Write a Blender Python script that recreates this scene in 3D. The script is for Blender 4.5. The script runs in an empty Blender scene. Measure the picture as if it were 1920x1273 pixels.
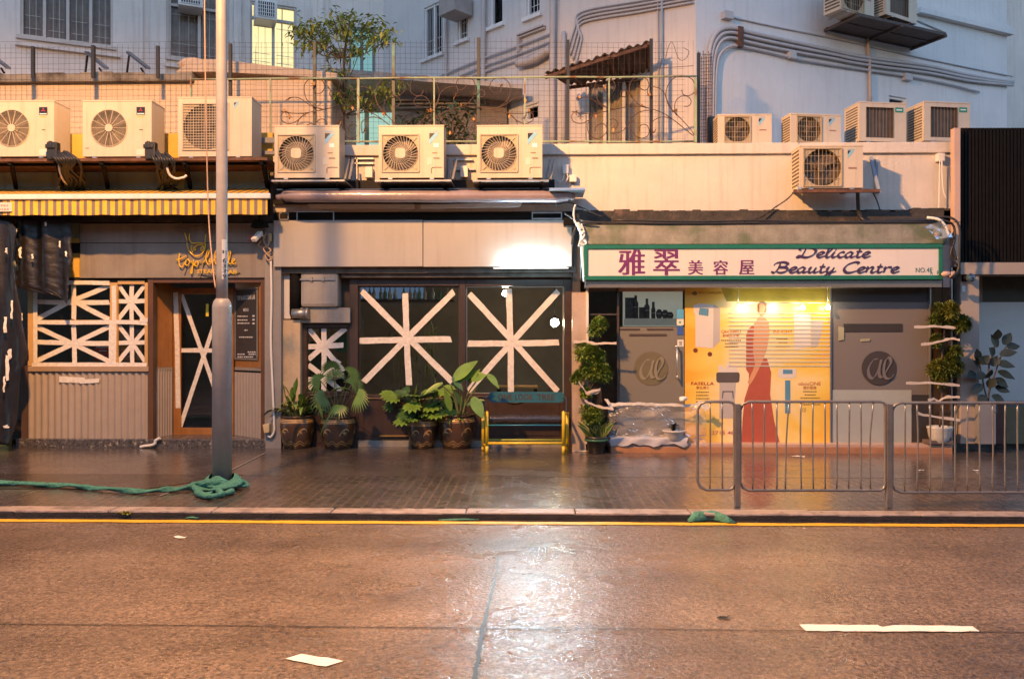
import bpy, bmesh, math, random
from mathutils import Vector, Matrix
R = math.radians
rnd = random.Random(11)
SC = bpy.context.scene
COL = SC.collection

# ---------------------------------------------------------------- camera
F, CX, CY = 1493.0, 960.0, 636.5          # focal length and centre of the photograph, in its pixels
TH = R(1.3); CS, SN = math.cos(TH), math.sin(TH)
PAV = 0.065                                # pavement above the road
CZ = 1.59 + PAV
cam = bpy.data.cameras.new('camera'); co = bpy.data.objects.new('camera', cam); COL.objects.link(co)
cam.sensor_fit = 'HORIZONTAL'; cam.sensor_width = 36; cam.lens = 36 * F / 1920
cam.clip_start = .05; cam.clip_end = 800
co.location = (0, 0, CZ); co.rotation_euler = (R(90), 0, TH)
SC.camera = co

# ---------------------------------------------------------------- sky, sun, exposure
wd = bpy.data.worlds.new("World"); SC.world = wd; wd.use_nodes = True
nt = wd.node_tree; nt.nodes.clear()
sky = nt.nodes.new('ShaderNodeTexSky'); sky.sky_type = 'NISHITA'; sky.sun_disc = False
SUN_EL, SUN_AZ = R(32), R(180)
sky.sun_elevation = SUN_EL; sky.sun_rotation = SUN_AZ; sky.dust_density = 0; sky.ozone_density = 2.5; sky.air_density = 1.0
bg = nt.nodes.new('ShaderNodeBackground'); bg.inputs[1].default_value = 0.135
wo = nt.nodes.new('ShaderNodeOutputWorld')
hs_ = nt.nodes.new('ShaderNodeHueSaturation'); hs_.inputs['Saturation'].default_value = .86      # cloud takes some of the blue
nt.links.new(sky.outputs[0], hs_.inputs['Color']); nt.links.new(hs_.outputs[0], bg.inputs[0]); nt.links.new(bg.outputs[0], wo.inputs[0])
sun = bpy.data.lights.new('dusk_sun', 'SUN'); so = bpy.data.objects.new('dusk_sun', sun); COL.objects.link(so)
sun.energy = 0.04; sun.angle = R(60); sun.color = (.62, .78, 1.0)          # the last light of a rainy dusk, through thick cloud
so.rotation_euler = (R(50), 0, R(-20))
so.location = (0, -30, 40)
SC.view_settings.view_transform = 'Standard'; SC.view_settings.look = 'None'
SC.view_settings.exposure = 0.72; SC.view_settings.gamma = 1.0
SC.render.engine = 'CYCLES'
SC.cycles.use_denoising = True
SC.cycles.max_bounces = 7; SC.cycles.transparent_max_bounces = 16
SC.cycles.caustics_reflective = False; SC.cycles.caustics_refractive = False
SC.cycles.sample_clamp_indirect = 6.0

# ---------------------------------------------------------------- from the photograph's pixels to places
def ray(px, py):
    a, b = (px - CX) / F, (CY - py) / F
    return a * CS - SN, a * SN + CS, b
def W(px, py, Y):                     # the point on the plane y = Y
    x, y, z = ray(px, py); t = Y / y
    return Vector((x * t, Y, CZ + z * t))
def GX(px, Y): return W(px, CY, Y).x
def GZ(py, Y, px=960): return W(px, py, Y).z
def GR(px, py, z=PAV):                # the point on the ground
    x, y, b = ray(px, py); t = (z - CZ) / b
    return Vector((x * t, y * t, z))
def C2W(x, y): return Vector((x * CS - y * SN, x * SN + y * CS))

# ---------------------------------------------------------------- materials
MC = {}
def mat(name, col, rough=.6, var=.12, vs=4., bump=0., bs=60., metal=0., coat=0., streak=0., stcol=None, spec=.5,
        col2=None, c2=.5, emis=0., rvar=0.):
    if name in MC: return MC[name]
    m = bpy.data.materials.new(name); m.use_nodes = True; MC[name] = m
    n, l = m.node_tree.nodes, m.node_tree.links
    b = n['Principled BSDF']
    b.inputs['Roughness'].default_value = rough; b.inputs['Metallic'].default_value = metal
    b.inputs['Coat Weight'].default_value = coat; b.inputs['Coat Roughness'].default_value = .08
    b.inputs['Specular IOR Level'].default_value = spec
    tc = n.new('ShaderNodeTexCoord')
    nz = n.new('ShaderNodeTexNoise'); nz.inputs['Scale'].default_value = vs; nz.inputs['Detail'].default_value = 7
    nz.inputs['Roughness'].default_value = .62
    l.new(tc.outputs['Object'], nz.inputs['Vector'])
    rp = n.new('ShaderNodeValToRGB')
    rp.color_ramp.elements[0].position = .28; rp.color_ramp.elements[1].position = .74
    c = Vector(col[:3])
    rp.color_ramp.elements[0].color = (*[max(0, x * (1 - var)) for x in c], 1)
    rp.color_ramp.elements[1].color = (*[min(1, x * (1 + var)) for x in c], 1)
    l.new(nz.outputs['Fac'], rp.inputs[0]); out = rp.outputs[0]
    if col2 is not None:
        n2 = n.new('ShaderNodeTexNoise'); n2.inputs['Scale'].default_value = vs * .55; n2.inputs['Detail'].default_value = 5
        l.new(tc.outputs['Object'], n2.inputs['Vector'])
        r2 = n.new('ShaderNodeValToRGB'); r2.color_ramp.elements[0].position = c2; r2.color_ramp.elements[1].position = min(1, c2 + .16)
        l.new(n2.outputs['Fac'], r2.inputs[0])
        mx = n.new('ShaderNodeMixRGB'); l.new(r2.outputs[0], mx.inputs[0]); l.new(out, mx.inputs[1]); mx.inputs[2].default_value = (*col2, 1)
        out = mx.outputs[0]
    if streak > 0:
        mp = n.new('ShaderNodeMapping'); mp.inputs['Scale'].default_value = (9, 9, .55); l.new(tc.outputs['Object'], mp.inputs[0])
        n3 = n.new('ShaderNodeTexNoise'); n3.inputs['Scale'].default_value = 1.6; n3.inputs['Detail'].default_value = 6
        l.new(mp.outputs[0], n3.inputs['Vector'])
        r3 = n.new('ShaderNodeValToRGB'); r3.color_ramp.elements[0].position = .52; r3.color_ramp.elements[1].position = .78
        r3.color_ramp.elements[0].color = (0, 0, 0, 1); r3.color_ramp.elements[1].color = (streak, streak, streak, 1)
        l.new(n3.outputs['Fac'], r3.inputs[0])
        mx = n.new('ShaderNodeMixRGB'); l.new(r3.outputs[0], mx.inputs[0]); l.new(out, mx.inputs[1])
        mx.inputs[2].default_value = (*(stcol or (.09, .07, .055)), 1); out = mx.outputs[0]
    l.new(out, b.inputs['Base Color'])
    if emis > 0:
        l.new(out, b.inputs['Emission Color']); b.inputs['Emission Strength'].default_value = emis
    if bump > 0:
        n4 = n.new('ShaderNodeTexNoise'); n4.inputs['Scale'].default_value = bs; n4.inputs['Detail'].default_value = 5
        l.new(tc.outputs['Object'], n4.inputs['Vector'])
        bp = n.new('ShaderNodeBump'); bp.inputs['Strength'].default_value = bump; bp.inputs['Distance'].default_value = .02
        l.new(n4.outputs['Fac'], bp.inputs['Height']); l.new(bp.outputs[0], b.inputs['Normal'])
    if rvar > 0:
        mr = n.new('ShaderNodeMapRange'); mr.inputs['From Min'].default_value = .3; mr.inputs['From Max'].default_value = .7
        mr.inputs['To Min'].default_value = max(.02, rough - rvar); mr.inputs['To Max'].default_value = rough + rvar
        l.new(nz.outputs['Fac'], mr.inputs[0]); l.new(mr.outputs[0], b.inputs['Roughness'])
    return m

def glow(name, col, strength):
    if name in MC: return MC[name]
    m = bpy.data.materials.new(name); m.use_nodes = True; MC[name] = m
    n, l = m.node_tree.nodes, m.node_tree.links
    e = n.new('ShaderNodeEmission'); e.inputs[0].default_value = (*col, 1); e.inputs[1].default_value = strength
    l.new(e.outputs[0], n['Material Output'].inputs[0]); return m

def glass(name, tint=(.85, .88, .86), refl=1.0, rough=.0, haze=0., hazecol=(.5, .5, .5), bump=0.):
    if name in MC: return MC[name]
    m = bpy.data.materials.new(name); m.use_nodes = True; MC[name] = m
    n, l = m.node_tree.nodes, m.node_tree.links; n.remove(n['Principled BSDF'])
    t = n.new('ShaderNodeBsdfTransparent'); t.inputs[0].default_value = (*tint, 1)
    g = n.new('ShaderNodeBsdfGlossy'); g.inputs['Roughness'].default_value = rough; g.inputs[0].default_value = (refl, refl, refl, 1)
    fr = n.new('ShaderNodeFresnel'); fr.inputs[0].default_value = 1.5
    mx = n.new('ShaderNodeMixShader'); l.new(fr.outputs[0], mx.inputs[0])
    base = t.outputs[0]
    if haze > 0:
        d = n.new('ShaderNodeBsdfDiffuse'); d.inputs[0].default_value = (*hazecol, 1)
        m2 = n.new('ShaderNodeMixShader'); m2.inputs[0].default_value = haze
        l.new(t.outputs[0], m2.inputs[1]); l.new(d.outputs[0], m2.inputs[2]); base = m2.outputs[0]
    l.new(base, mx.inputs[1]); l.new(g.outputs[0], mx.inputs[2]); l.new(mx.outputs[0], n['Material Output'].inputs[0])
    if bump > 0:
        nz = n.new('ShaderNodeTexNoise'); nz.inputs['Scale'].default_value = 9; nz.inputs['Detail'].default_value = 6; nz.inputs['Distortion'].default_value = 1.5
        tc = n.new('ShaderNodeTexCoord'); l.new(tc.outputs['Object'], nz.inputs['Vector'])
        bp = n.new('ShaderNodeBump'); bp.inputs['Strength'].default_value = bump; bp.inputs['Distance'].default_value = .12
        l.new(nz.outputs['Fac'], bp.inputs['Height']); l.new(bp.outputs[0], g.inputs['Normal'])
    return m

# ---------------------------------------------------------------- mesh building
def wloc(o):
    v = Vector((0, 0, 0))
    while o is not None: v += o.location; o = o.parent
    return v

class MB:
    def __init__(s): s.v, s.f, s.mi, s.sm, s.m, s.s = [], [], [], [], 0, False
    def face(s, pts):
        k = len(s.v); s.v += [Vector(p) for p in pts]; s.f.append(tuple(range(k, k + len(pts)))); s.mi.append(s.m); s.sm.append(s.s); return s
    def add(s, vs, fs):
        k = len(s.v); s.v += [Vector(p) for p in vs]
        for f in fs: s.f.append(tuple(i + k for i in f)); s.mi.append(s.m); s.sm.append(s.s)
        return s
    def hexa(s, p):                    # 8 corners: bottom ring then top ring
        return s.add(p, [(3, 2, 1, 0), (4, 5, 6, 7), (0, 1, 5, 4), (1, 2, 6, 5), (2, 3, 7, 6), (3, 0, 4, 7)])
    def box(s, x0, x1, y0, y1, z0, z1):
        return s.hexa([(x0, y0, z0), (x1, y0, z0), (x1, y1, z0), (x0, y1, z0), (x0, y0, z1), (x1, y0, z1), (x1, y1, z1), (x0, y1, z1)])
    def pbox(s, x0, y0, x1, y1, Y, d):  # pixel rectangle of the front face at depth Y, d metres deep
        xm = (x0 + x1) / 2
        return s.box(GX(x0, Y), GX(x1, Y), Y, Y + d, GZ(max(y0, y1), Y, xm), GZ(min(y0, y1), Y, xm))
    def bar(s, a, b, w, h=None):
        a, b = Vector(a), Vector(b); h = h or w; d = (b - a).normalized()
        up = Vector((0, 0, 1)) if abs(d.z) < .95 else Vector((0, 1, 0))
        sd = d.cross(up).normalized(); u = sd.cross(d)
        p = []
        for c in (a, b):
            for i, j in ((-1, -1), (1, -1), (1, 1), (-1, 1)): p.append(c + sd * i * w / 2 + u * j * h / 2)
        return s.hexa(p)
    def tube(s, pts, r, n=7, closed=False, cap=True):
        pts = [Vector(p) for p in pts]; N = len(pts); rs = r if isinstance(r, (list, tuple)) else [r] * N
        k = len(s.v); nrm = None
        for i, p in enumerate(pts):
            a = pts[(i - 1) % N] if closed or i > 0 else p; b = pts[(i + 1) % N] if closed or i < N - 1 else p
            d = (b - a)
            d = d.normalized() if d.length > 1e-9 else Vector((0, 0, 1))
            if nrm is None: nrm = d.orthogonal().normalized()
            else:
                nrm = nrm - d * nrm.dot(d); nrm = nrm.normalized() if nrm.length > 1e-6 else d.orthogonal().normalized()
            bi = d.cross(nrm)
            for j in range(n):
                t = 2 * math.pi * j / n; s.v.append(p + (nrm * math.cos(t) + bi * math.sin(t)) * rs[i])
        M = N if closed else N - 1
        for i in range(M):
            for j in range(n):
                a, b = k + i * n, k + ((i + 1) % N) * n
                s.f.append((a + j, a + (j + 1) % n, b + (j + 1) % n, b + j)); s.mi.append(s.m); s.sm.append(n > 4)
        if cap and not closed:
            s.f.append(tuple(k + j for j in range(n - 1, -1, -1))); s.mi.append(s.m); s.sm.append(False)
            e = k + (N - 1) * n; s.f.append(tuple(e + j for j in range(n))); s.mi.append(s.m); s.sm.append(False)
        return s
    def lathe(s, prof, c=(0, 0, 0), n=28, sx=1, sy=1):
        c = Vector(c); k = len(s.v)
        for r, z in prof:
            for j in range(n):
                t = 2 * math.pi * j / n; s.v.append(c + Vector((r * math.cos(t) * sx, r * math.sin(t) * sy, z)))
        for i in range(len(prof) - 1):
            for j in range(n):
                s.f.append((k + i * n + j, k + i * n + (j + 1) % n, k + (i + 1) * n + (j + 1) % n, k + (i + 1) * n + j)); s.mi.append(s.m); s.sm.append(True)
        for i, rev in ((0, True), (len(prof) - 1, False)):
            if prof[i][0] > 1e-4:
                q = [k + i * n + j for j in range(n)]; s.f.append(tuple(q[::-1] if rev else q)); s.mi.append(s.m); s.sm.append(False)
        return s
    def prism(s, poly, y0, y1):        # polygon in x, z, extruded along y
        n = len(poly); A = [Vector((x, y0, z)) for x, z in poly]; B = [Vector((x, y1, z)) for x, z in poly]
        area = sum(poly[i][0] * poly[(i + 1) % n][1] - poly[(i + 1) % n][0] * poly[i][1] for i in range(n))
        fs = [tuple(range(n)), tuple(range(2 * n - 1, n - 1, -1))] + [(i, i + n, (i + 1) % n + n, (i + 1) % n) for i in range(n)]
        if area < 0: fs = [f[::-1] for f in fs]
        return s.add(A + B, fs)
    def pprism(s, pp, Y, d):           # pixel polygon
        return s.prism([(GX(x, Y), GZ(y, Y, x)) for x, y in pp], Y, Y + d)
    def sheet(s, grid):
        k = len(s.v); nr, nc = len(grid), len(grid[0])
        for r in grid: s.v += [Vector(p) for p in r]
        for i in range(nr - 1):
            for j in range(nc - 1):
                s.f.append((k + i * nc + j, k + i * nc + j + 1, k + (i + 1) * nc + j + 1, k + (i + 1) * nc + j)); s.mi.append(s.m); s.sm.append(True)
        return s
    def ball(s, c, r, n=14, m=9, sx=1, sy=1, sz=1):
        prof = [(r * math.sin(math.pi * i / m) * 1.0, -r * math.cos(math.pi * i / m) * sz) for i in range(m + 1)]
        prof[0] = (1e-5, prof[0][1]); prof[-1] = (1e-5, prof[-1][1])
        return s.lathe(prof, c, n, sx, sy)
    def build(s, name, mats, parent=None, local=False, bevel=0., solid=0.):
        me = bpy.data.meshes.new(name)
        off = Vector((0, 0, 0)) if (local or parent is None) else wloc(parent)
        me.from_pydata([tuple(v - off) for v in s.v], [], s.f)
        for m in (mats if isinstance(mats, (list, tuple)) else [mats]): me.materials.append(m)
        me.polygons.foreach_set('material_index', s.mi); me.polygons.foreach_set('use_smooth', s.sm)
        if bevel > 0:
            bm = bmesh.new(); bm.from_mesh(me)
            bmesh.ops.remove_doubles(bm, verts=bm.verts, dist=1e-5)
            es = [e for e in bm.edges if len(e.link_faces) == 2 and e.calc_face_angle(0) > .6]
            bmesh.ops.bevel(bm, geom=es, offset=bevel, segments=2, affect='EDGES', profile=.6)
            bm.to_mesh(me); bm.free()
        me.update()
        o = bpy.data.objects.new(name, me); COL.objects.link(o)
        if parent is not None: o.parent = parent
        if solid > 0:
            md = o.modifiers.new('thickness', 'SOLIDIFY'); md.thickness = solid; md.offset = 0
        return o

def tag(o, label, cat, group=None):
    o['label'] = label; o['category'] = cat
    if group: o['group'] = group
    return o
def thing(name, label, cat, loc=(0, 0, 0), group=None, rz=0.):
    o = bpy.data.objects.new(name, None); o.empty_display_size = .2; COL.objects.link(o)
    o.location = loc; o.rotation_euler = (0, 0, rz); return tag(o, label, cat, group)
def struct(o, kind='structure'): o['kind'] = kind; return o
def dup(root, loc, rz=0., label=None, group=None, scale=1.):
    r = root.copy(); COL.objects.link(r); r.location = loc; r.rotation_euler = (0, 0, rz); r.scale = (scale, scale, scale)
    if label: r['label'] = label
    if group: r['group'] = group
    for ch in list(root.children):
        c = ch.copy(); COL.objects.link(c); c.parent = r
        for g in ch.children:
            d = g.copy(); COL.objects.link(d); d.parent = c
    return r

def crom(pts, seg=6, closed=False):
    pts = [Vector(p) for p in pts]; n = len(pts); out = []
    for i in range(n if closed else n - 1):
        p1, p2 = pts[i], pts[(i + 1) % n]
        p0 = pts[(i - 1) % n] if closed or i > 0 else p1 * 2 - p2
        p3 = pts[(i + 2) % n] if closed or i < n - 2 else p2 * 2 - p1
        for k in range(seg):
            t = k / seg
            out.append(.5 * ((2 * p1) + (p2 - p0) * t + (2 * p0 - 5 * p1 + 4 * p2 - p3) * t * t + (3 * p1 - p0 - 3 * p2 + p3) * t ** 3))
    if not closed: out.append(pts[-1])
    return out
def ptube(mb, pp, Y, r, seg=6, n=7):    # a tube through pixel points at depth Y (or a third item: own depth)
    return mb.tube(crom([W(p[0], p[1], p[2] if len(p) > 2 else Y) for p in pp], seg), r, n)

# ---------------------------------------------------------------- writing
TXC = {}
def text_geo(body, shear=0., offset=0.):
    key = (body, shear, offset)
    if key in TXC: return TXC[key]
    cu = bpy.data.curves.new('lettering', 'FONT'); cu.body = body; cu.size = 1; cu.shear = shear; cu.offset = offset; cu.resolution_u = 3
    ob = bpy.data.objects.new('lettering', cu); COL.objects.link(ob)
    dg = bpy.context.evaluated_depsgraph_get(); dg.update()
    me = bpy.data.meshes.new_from_object(ob.evaluated_get(dg))
    vs = [(v.co.x, v.co.y) for v in me.vertices]; fs = [tuple(p.vertices) for p in me.polygons]
    bpy.data.objects.remove(ob); bpy.data.curves.remove(cu); bpy.data.meshes.remove(me)
    TXC[key] = (vs, fs); return vs, fs
def ptext(mb, body, x0, y0, x1, y1, Y, shear=0., offset=0.):   # fitted into a pixel rectangle on the plane y = Y
    vs, fs = text_geo(body, shear, offset)
    ax, bx = min(v[0] for v in vs), max(v[0] for v in vs); ay, by = min(v[1] for v in vs), max(v[1] for v in vs)
    xm = (x0 + x1) / 2; X0, X1, Z0, Z1 = GX(x0, Y), GX(x1, Y), GZ(y1, Y, xm), GZ(y0, Y, xm)
    return mb.add([(X0 + (v[0] - ax) / (bx - ax) * (X1 - X0), Y, Z0 + (v[1] - ay) / (by - ay) * (Z1 - Z0)) for v in vs], fs)
def ltext(mb, body, cx, z0, z1, y, w=None, offset=0., shear=0.):  # local coordinates, centred on cx
    vs, fs = text_geo(body, shear, offset)
    ax, bx = min(v[0] for v in vs), max(v[0] for v in vs); ay, by = min(v[1] for v in vs), max(v[1] for v in vs)
    k = (z1 - z0) / (by - ay); kx = (w / (bx - ax)) if w else k
    return mb.add([(cx + (v[0] - (ax + bx) / 2) * kx, y, z0 + (v[1] - ay) * k) for v in vs], fs)
def ribbon(mb, pts2, Y, wmin, wmax, nib=R(40), tofn=None):       # pen stroke in x, z
    n = len(pts2); L, Rr = [], []
    for i, p in enumerate(pts2):
        a, b = pts2[max(0, i - 1)], pts2[min(n - 1, i + 1)]
        d = Vector((b[0] - a[0], b[1] - a[1])); d = d.normalized() if d.length > 1e-9 else Vector((1, 0))
        w = wmin + (wmax - wmin) * abs(math.sin(math.atan2(d.y, d.x) - nib)) ** 1.3
        tp = min(1, .55 + 3 * min(i, n - 1 - i) / n); w *= tp
        nx, nz = -d.y, d.x
        yy = Y - .00012 * i; L.append((p[0] + nx * w / 2, yy, p[1] + nz * w / 2)); Rr.append((p[0] - nx * w / 2, yy, p[1] - nz * w / 2))
    for i in range(n - 1): mb.face([Rr[i], Rr[i + 1], L[i + 1], L[i]])
    return mb

# ---------------------------------------------------------------- leaves
def leaf(mb, base, d, L, w, droop=.3, fold=.18, seg=6, power=1.0, tip=.0, stalk=0., nrm=None):
    base = Vector(base); d = Vector(d).normalized()
    up = Vector(nrm) if nrm is not None else Vector((0, 0, 1))
    sd = d.cross(up)
    sd = sd.normalized() if sd.length > 1e-3 else Vector((1, 0, 0))
    un = sd.cross(d).normalized()
    k = len(mb.v); C = []
    for i in range(seg + 1):
        t = i / seg; tt = stalk + (1 - stalk) * t
        c = base + d * L * tt * (1 - .25 * droop * tt) + Vector((0, 0, -droop * L * tt * tt * .8))
        ww = w * (math.sin(math.pi * min(1, max(0, (t * .94 + .06) ** power)))) * .5 if i < seg else 0.002
        mb.v += [c - sd * ww + un * fold * ww, c, c + sd * ww + un * fold * ww]
    for i in range(seg):
        a = k + 3 * i
        for q in ((a, a + 1, a + 4, a + 3), (a + 1, a + 2, a + 5, a + 4)):
            mb.f.append(q); mb.mi.append(mb.m); mb.sm.append(True)
    return mb
# ================================================================ palette
WALL_CREAM = mat('cream_paint', (.62, .555, .485), .75, .08, 2.2, .3, 20, streak=.34, stcol=(.34, .24, .15), col2=(.55, .45, .35), c2=.60)
WALL_GREY = mat('grey_render', (.68, .62, .57), .85, .10, 1.3, .25, 30, streak=.34, stcol=(.24, .2, .18), col2=(.58, .53, .50), c2=.56)
WALL_PINK = mat('pink_beige_render', (.62, .55, .50), .85, .07, 1.1, .2, 28, streak=.34, stcol=(.36, .29, .25))
WALL_BLUE = mat('pale_grey_render', (.66, .66, .66), .85, .06, 1.4, .35, 16, streak=.22, stcol=(.36, .34, .33), col2=(.57, .575, .59), c2=.58)
CONC = mat('concrete', (.30, .28, .25), .75, .22, 3.5, .3, 45, streak=.4, stcol=(.10, .09, .08))
CONC_MOSSY = mat('mossy_concrete', (.27, .26, .22), .6, .3, 5, .6, 80, col2=(.13, .16, .10), c2=.47, streak=.3, stcol=(.05, .05, .04))
MOLD_AND_SHADE = mat('mould_and_shade', (.05, .042, .036), .8, .5, 7, .6, 30, col2=(.14, .09, .07), c2=.58)  # mould on the ledge, and the painted shade under the awning
FASCIA = mat('painted_board', (.40, .375, .345), .5, .05, 2.4, .05, 50, streak=.25, stcol=(.22, .19, .16))
GREYPAINT = mat('grey_paint', (.26, .24, .225), .65, .12, 4, .15, 40, streak=.25, stcol=(.12, .1, .09))
DARK = mat('dark_interior', (.018, .016, .015), .9, .3, 3)
DARKWOOD = mat('dark_wood', (.05, .03, .024), .42, .3, 6, .1, 40, streak=.5, stcol=(.025, .015, .012))
WOOD = mat('varnished_wood', (.34, .145, .04), .38, .2, 5, .08, 50, streak=.5, stcol=(.2, .075, .02))
WOODY = mat('yellow_frame_wood', (.55, .34, .13), .5, .12, 5, .08, 40)
CORR = mat('corrugated_paint', (.36, .295, .24), .45, .08, 5, .04, 50, streak=.15, stcol=(.2, .14, .1))
GRANITE = mat('speckled_granite', (.09, .08, .075), .25, .8, 34, .1, 80, col2=(.45, .38, .3), c2=.57)
WHITE = mat('white_plastic', (.72, .70, .66), .45, .04, 6, streak=.12, stcol=(.4, .33, .26))
WHITEMETAL = mat('white_metal', (.70, .69, .68), .4, .05, 5, streak=.2, stcol=(.35, .28, .2))
TAPE = mat('masking_tape', (.72, .67, .60), .55, .16, 22, .5, 30)
BLACKMETAL = mat('black_metal', (.008, .0075, .0075), .8, .3, 9, spec=.12)
RUSTMETAL = mat('rusty_metal', (.11, .05, .03), .75, .45, 12, .3, 60, col2=(.22, .10, .05), c2=.55)
GALV = mat('galvanised_steel', (.36, .35, .34), .42, .16, 9, .05, 60, metal=.75, streak=.25, stcol=(.2, .17, .14))
CABLE = mat('black_cable', (.02, .02, .022), .5, .2)
PIPEGREY = mat('painted_pipe', (.44, .43, .44), .6, .08, 6)
ALU = mat('aluminium', (.62, .62, .62), .28, .08, 6, metal=.9)
GREENWALL = mat('pale_green_wall', (.29, .34, .28), .8, .15, 2.5, streak=.4, stcol=(.12, .09, .08))
YELLOWWALL = mat('yellow_wall', (.62, .40, .08), .75, .12, 3, .1, 30)
GLASS_DARK = glass('dark_window_glass', (.86, .86, .84), 1.0)
GLASS_CLEAR = glass('clear_window_glass', (.9, .92, .9), .9)

# ================================================================ ground, road, pavement
def wetmat(name, c1, c2, vs, rough, rv, bump, bs, coat, grain=0., brick=None, coatr=.12, cbump=.12, coati=1.33, cmin=.6, tracks=False, cbs=0):
    m = bpy.data.materials.new(name); m.use_nodes = True
    n, l = m.node_tree.nodes, m.node_tree.links; b = n['Principled BSDF']
    tc = n.new('ShaderNodeTexCoord'); co_ = tc.outputs['Object']
    def noise(s, d=6, dist=0.):
        q = n.new('ShaderNodeTexNoise'); q.inputs['Scale'].default_value = s; q.inputs['Detail'].default_value = d; q.inputs['Distortion'].default_value = dist
        q.inputs['Roughness'].default_value = .6; l.new(co_, q.inputs['Vector']); return q.outputs['Fac']
    def ramp(f, a, bb, ca, cb):
        r = n.new('ShaderNodeValToRGB'); r.color_ramp.elements[0].position = a; r.color_ramp.elements[1].position = bb
        r.color_ramp.elements[0].color = (*ca, 1); r.color_ramp.elements[1].color = (*cb, 1); l.new(f, r.inputs[0]); return r.outputs[0]
    def mixc(f, a, bb, mode='MIX'):
        x = n.new('ShaderNodeMixRGB'); x.blend_type = mode
        if isinstance(f, float): x.inputs[0].default_value = f
        else: l.new(f, x.inputs[0])
        l.new(a, x.inputs[1]); l.new(bb, x.inputs[2]); return x.outputs[0]
    big = noise(vs, 8, .4)
    col = ramp(big, .3, .72, c1, c2)
    if tracks:
        mt = n.new('ShaderNodeMapping'); mt.inputs['Scale'].default_value = (.06, 1.3, 1); l.new(co_, mt.inputs[0])
        t1 = n.new('ShaderNodeTexNoise'); t1.inputs['Scale'].default_value = 1.0; t1.inputs['Detail'].default_value = 4; l.new(mt.outputs[0], t1.inputs['Vector'])
        col = mixc(1., col, ramp(t1.outputs['Fac'], .35, .65, (.74, .72, .70), (1.16, 1.14, 1.12)), 'MULTIPLY')
        st = noise(2.6, 5, 1.2); col = mixc(.8, col, ramp(st, .30, .40, (.62, .58, .55), (1, 1, 1)), 'MULTIPLY')
    if grain > 0:
        g = noise(bs * .9, 4, .8); col = mixc(grain, col, ramp(g, .36, .66, (.25, .22, .2), (1.75, 1.7, 1.6)), 'MULTIPLY')
        g2 = noise(bs * 3.2, 2); col = mixc(grain * .7, col, ramp(g2, .38, .64, (.45, .42, .4), (1.5, 1.5, 1.5)), 'MULTIPLY')
    hsum = None
    nb = noise(bs, 4, .6)
    bp = n.new('ShaderNodeBump'); bp.inputs['Strength'].default_value = bump; bp.inputs['Distance'].default_value = .012; l.new(nb, bp.inputs['Height'])
    nb2 = noise(bs * .16, 3); bp2 = n.new('ShaderNodeBump'); bp2.inputs['Strength'].default_value = bump * .5; bp2.inputs['Distance'].default_value = .03; l.new(nb2, bp2.inputs['Height'])
    l.new(bp2.outputs[0], bp.inputs['Normal']); nrm = bp.outputs[0]
    if brick:
        mp = n.new('ShaderNodeMapping'); mp.inputs['Rotation'].default_value = (0, 0, R(90)); l.new(co_, mp.inputs[0])
        bk = n.new('ShaderNodeTexBrick'); bk.inputs['Scale'].default_value = 1; bk.inputs['Brick Width'].default_value = .2; bk.inputs['Row Height'].default_value = .1
        bk.inputs['Mortar Size'].default_value = .008; bk.inputs['Mortar Smooth'].default_value = .35; bk.offset = .5
        bk.inputs['Color1'].default_value = (.75, .72, .7, 1); bk.inputs['Color2'].default_value = (1.25, 1.2, 1.15, 1); bk.inputs['Mortar'].default_value = (*brick, 1)
        l.new(mp.outputs[0], bk.inputs['Vector']); col = mixc(1., col, bk.outputs['Color'], 'MULTIPLY')
        inv = n.new('ShaderNodeMath'); inv.operation = 'SUBTRACT'; inv.inputs[0].default_value = 1; l.new(bk.outputs['Fac'], inv.inputs[1])
        b3 = n.new('ShaderNodeBump'); b3.inputs['Strength'].default_value = .5; b3.inputs['Distance'].default_value = .006; l.new(inv.outputs[0], b3.inputs['Height'])
        l.new(nrm, b3.inputs['Normal']); nrm = b3.outputs[0]
    l.new(col, b.inputs['Base Color']); l.new(nrm, b.inputs['Normal'])
    mr = n.new('ShaderNodeMapRange'); mr.inputs['From Min'].default_value = .34; mr.inputs['From Max'].default_value = .66
    mr.inputs['To Min'].default_value = rough + rv; mr.inputs['To Max'].default_value = max(.03, rough - rv)
    l.new(noise(vs * 1.7, 5, .5), mr.inputs[0]); l.new(mr.outputs[0], b.inputs['Roughness'])
    b.inputs['Coat Weight'].default_value = coat; b.inputs['Coat Roughness'].default_value = coatr; b.inputs['Coat IOR'].default_value = coati
    if coat > 0:
        b4 = n.new('ShaderNodeBump'); b4.inputs['Strength'].default_value = cbump; b4.inputs['Distance'].default_value = .012; l.new(noise(cbs, 3, .5) if cbs else nb, b4.inputs['Height']); l.new(bp2.outputs[0], b4.inputs['Normal'])
        l.new(b4.outputs[0], b.inputs['Coat Normal'])
        cw = n.new('ShaderNodeMapRange'); cw.inputs['From Min'].default_value = .40; cw.inputs['From Max'].default_value = .58; cw.inputs['To Min'].default_value = coat * cmin; cw.inputs['To Max'].default_value = coat
        l.new(noise(bs * 1.15, 3, .9), cw.inputs[0]); l.new(cw.outputs[0], b.inputs['Coat Weight'])
    return m
ROADM = wetmat('wet_road_concrete', (.13, .092, .067), (.275, .21, .162), .9, .30, .10, 1.0, 42, 1.0, .75, coatr=.13, cbump=.34, coati=1.5, cmin=.12, tracks=True)
PAVEM = wetmat('wet_smooth_paving', (.06, .046, .04), (.115, .093, .078), 1.2, .24, .1, .3, 20, .9, .3, cbump=.34, coatr=.2, coati=1.5, cbs=11, cmin=.8)
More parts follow.
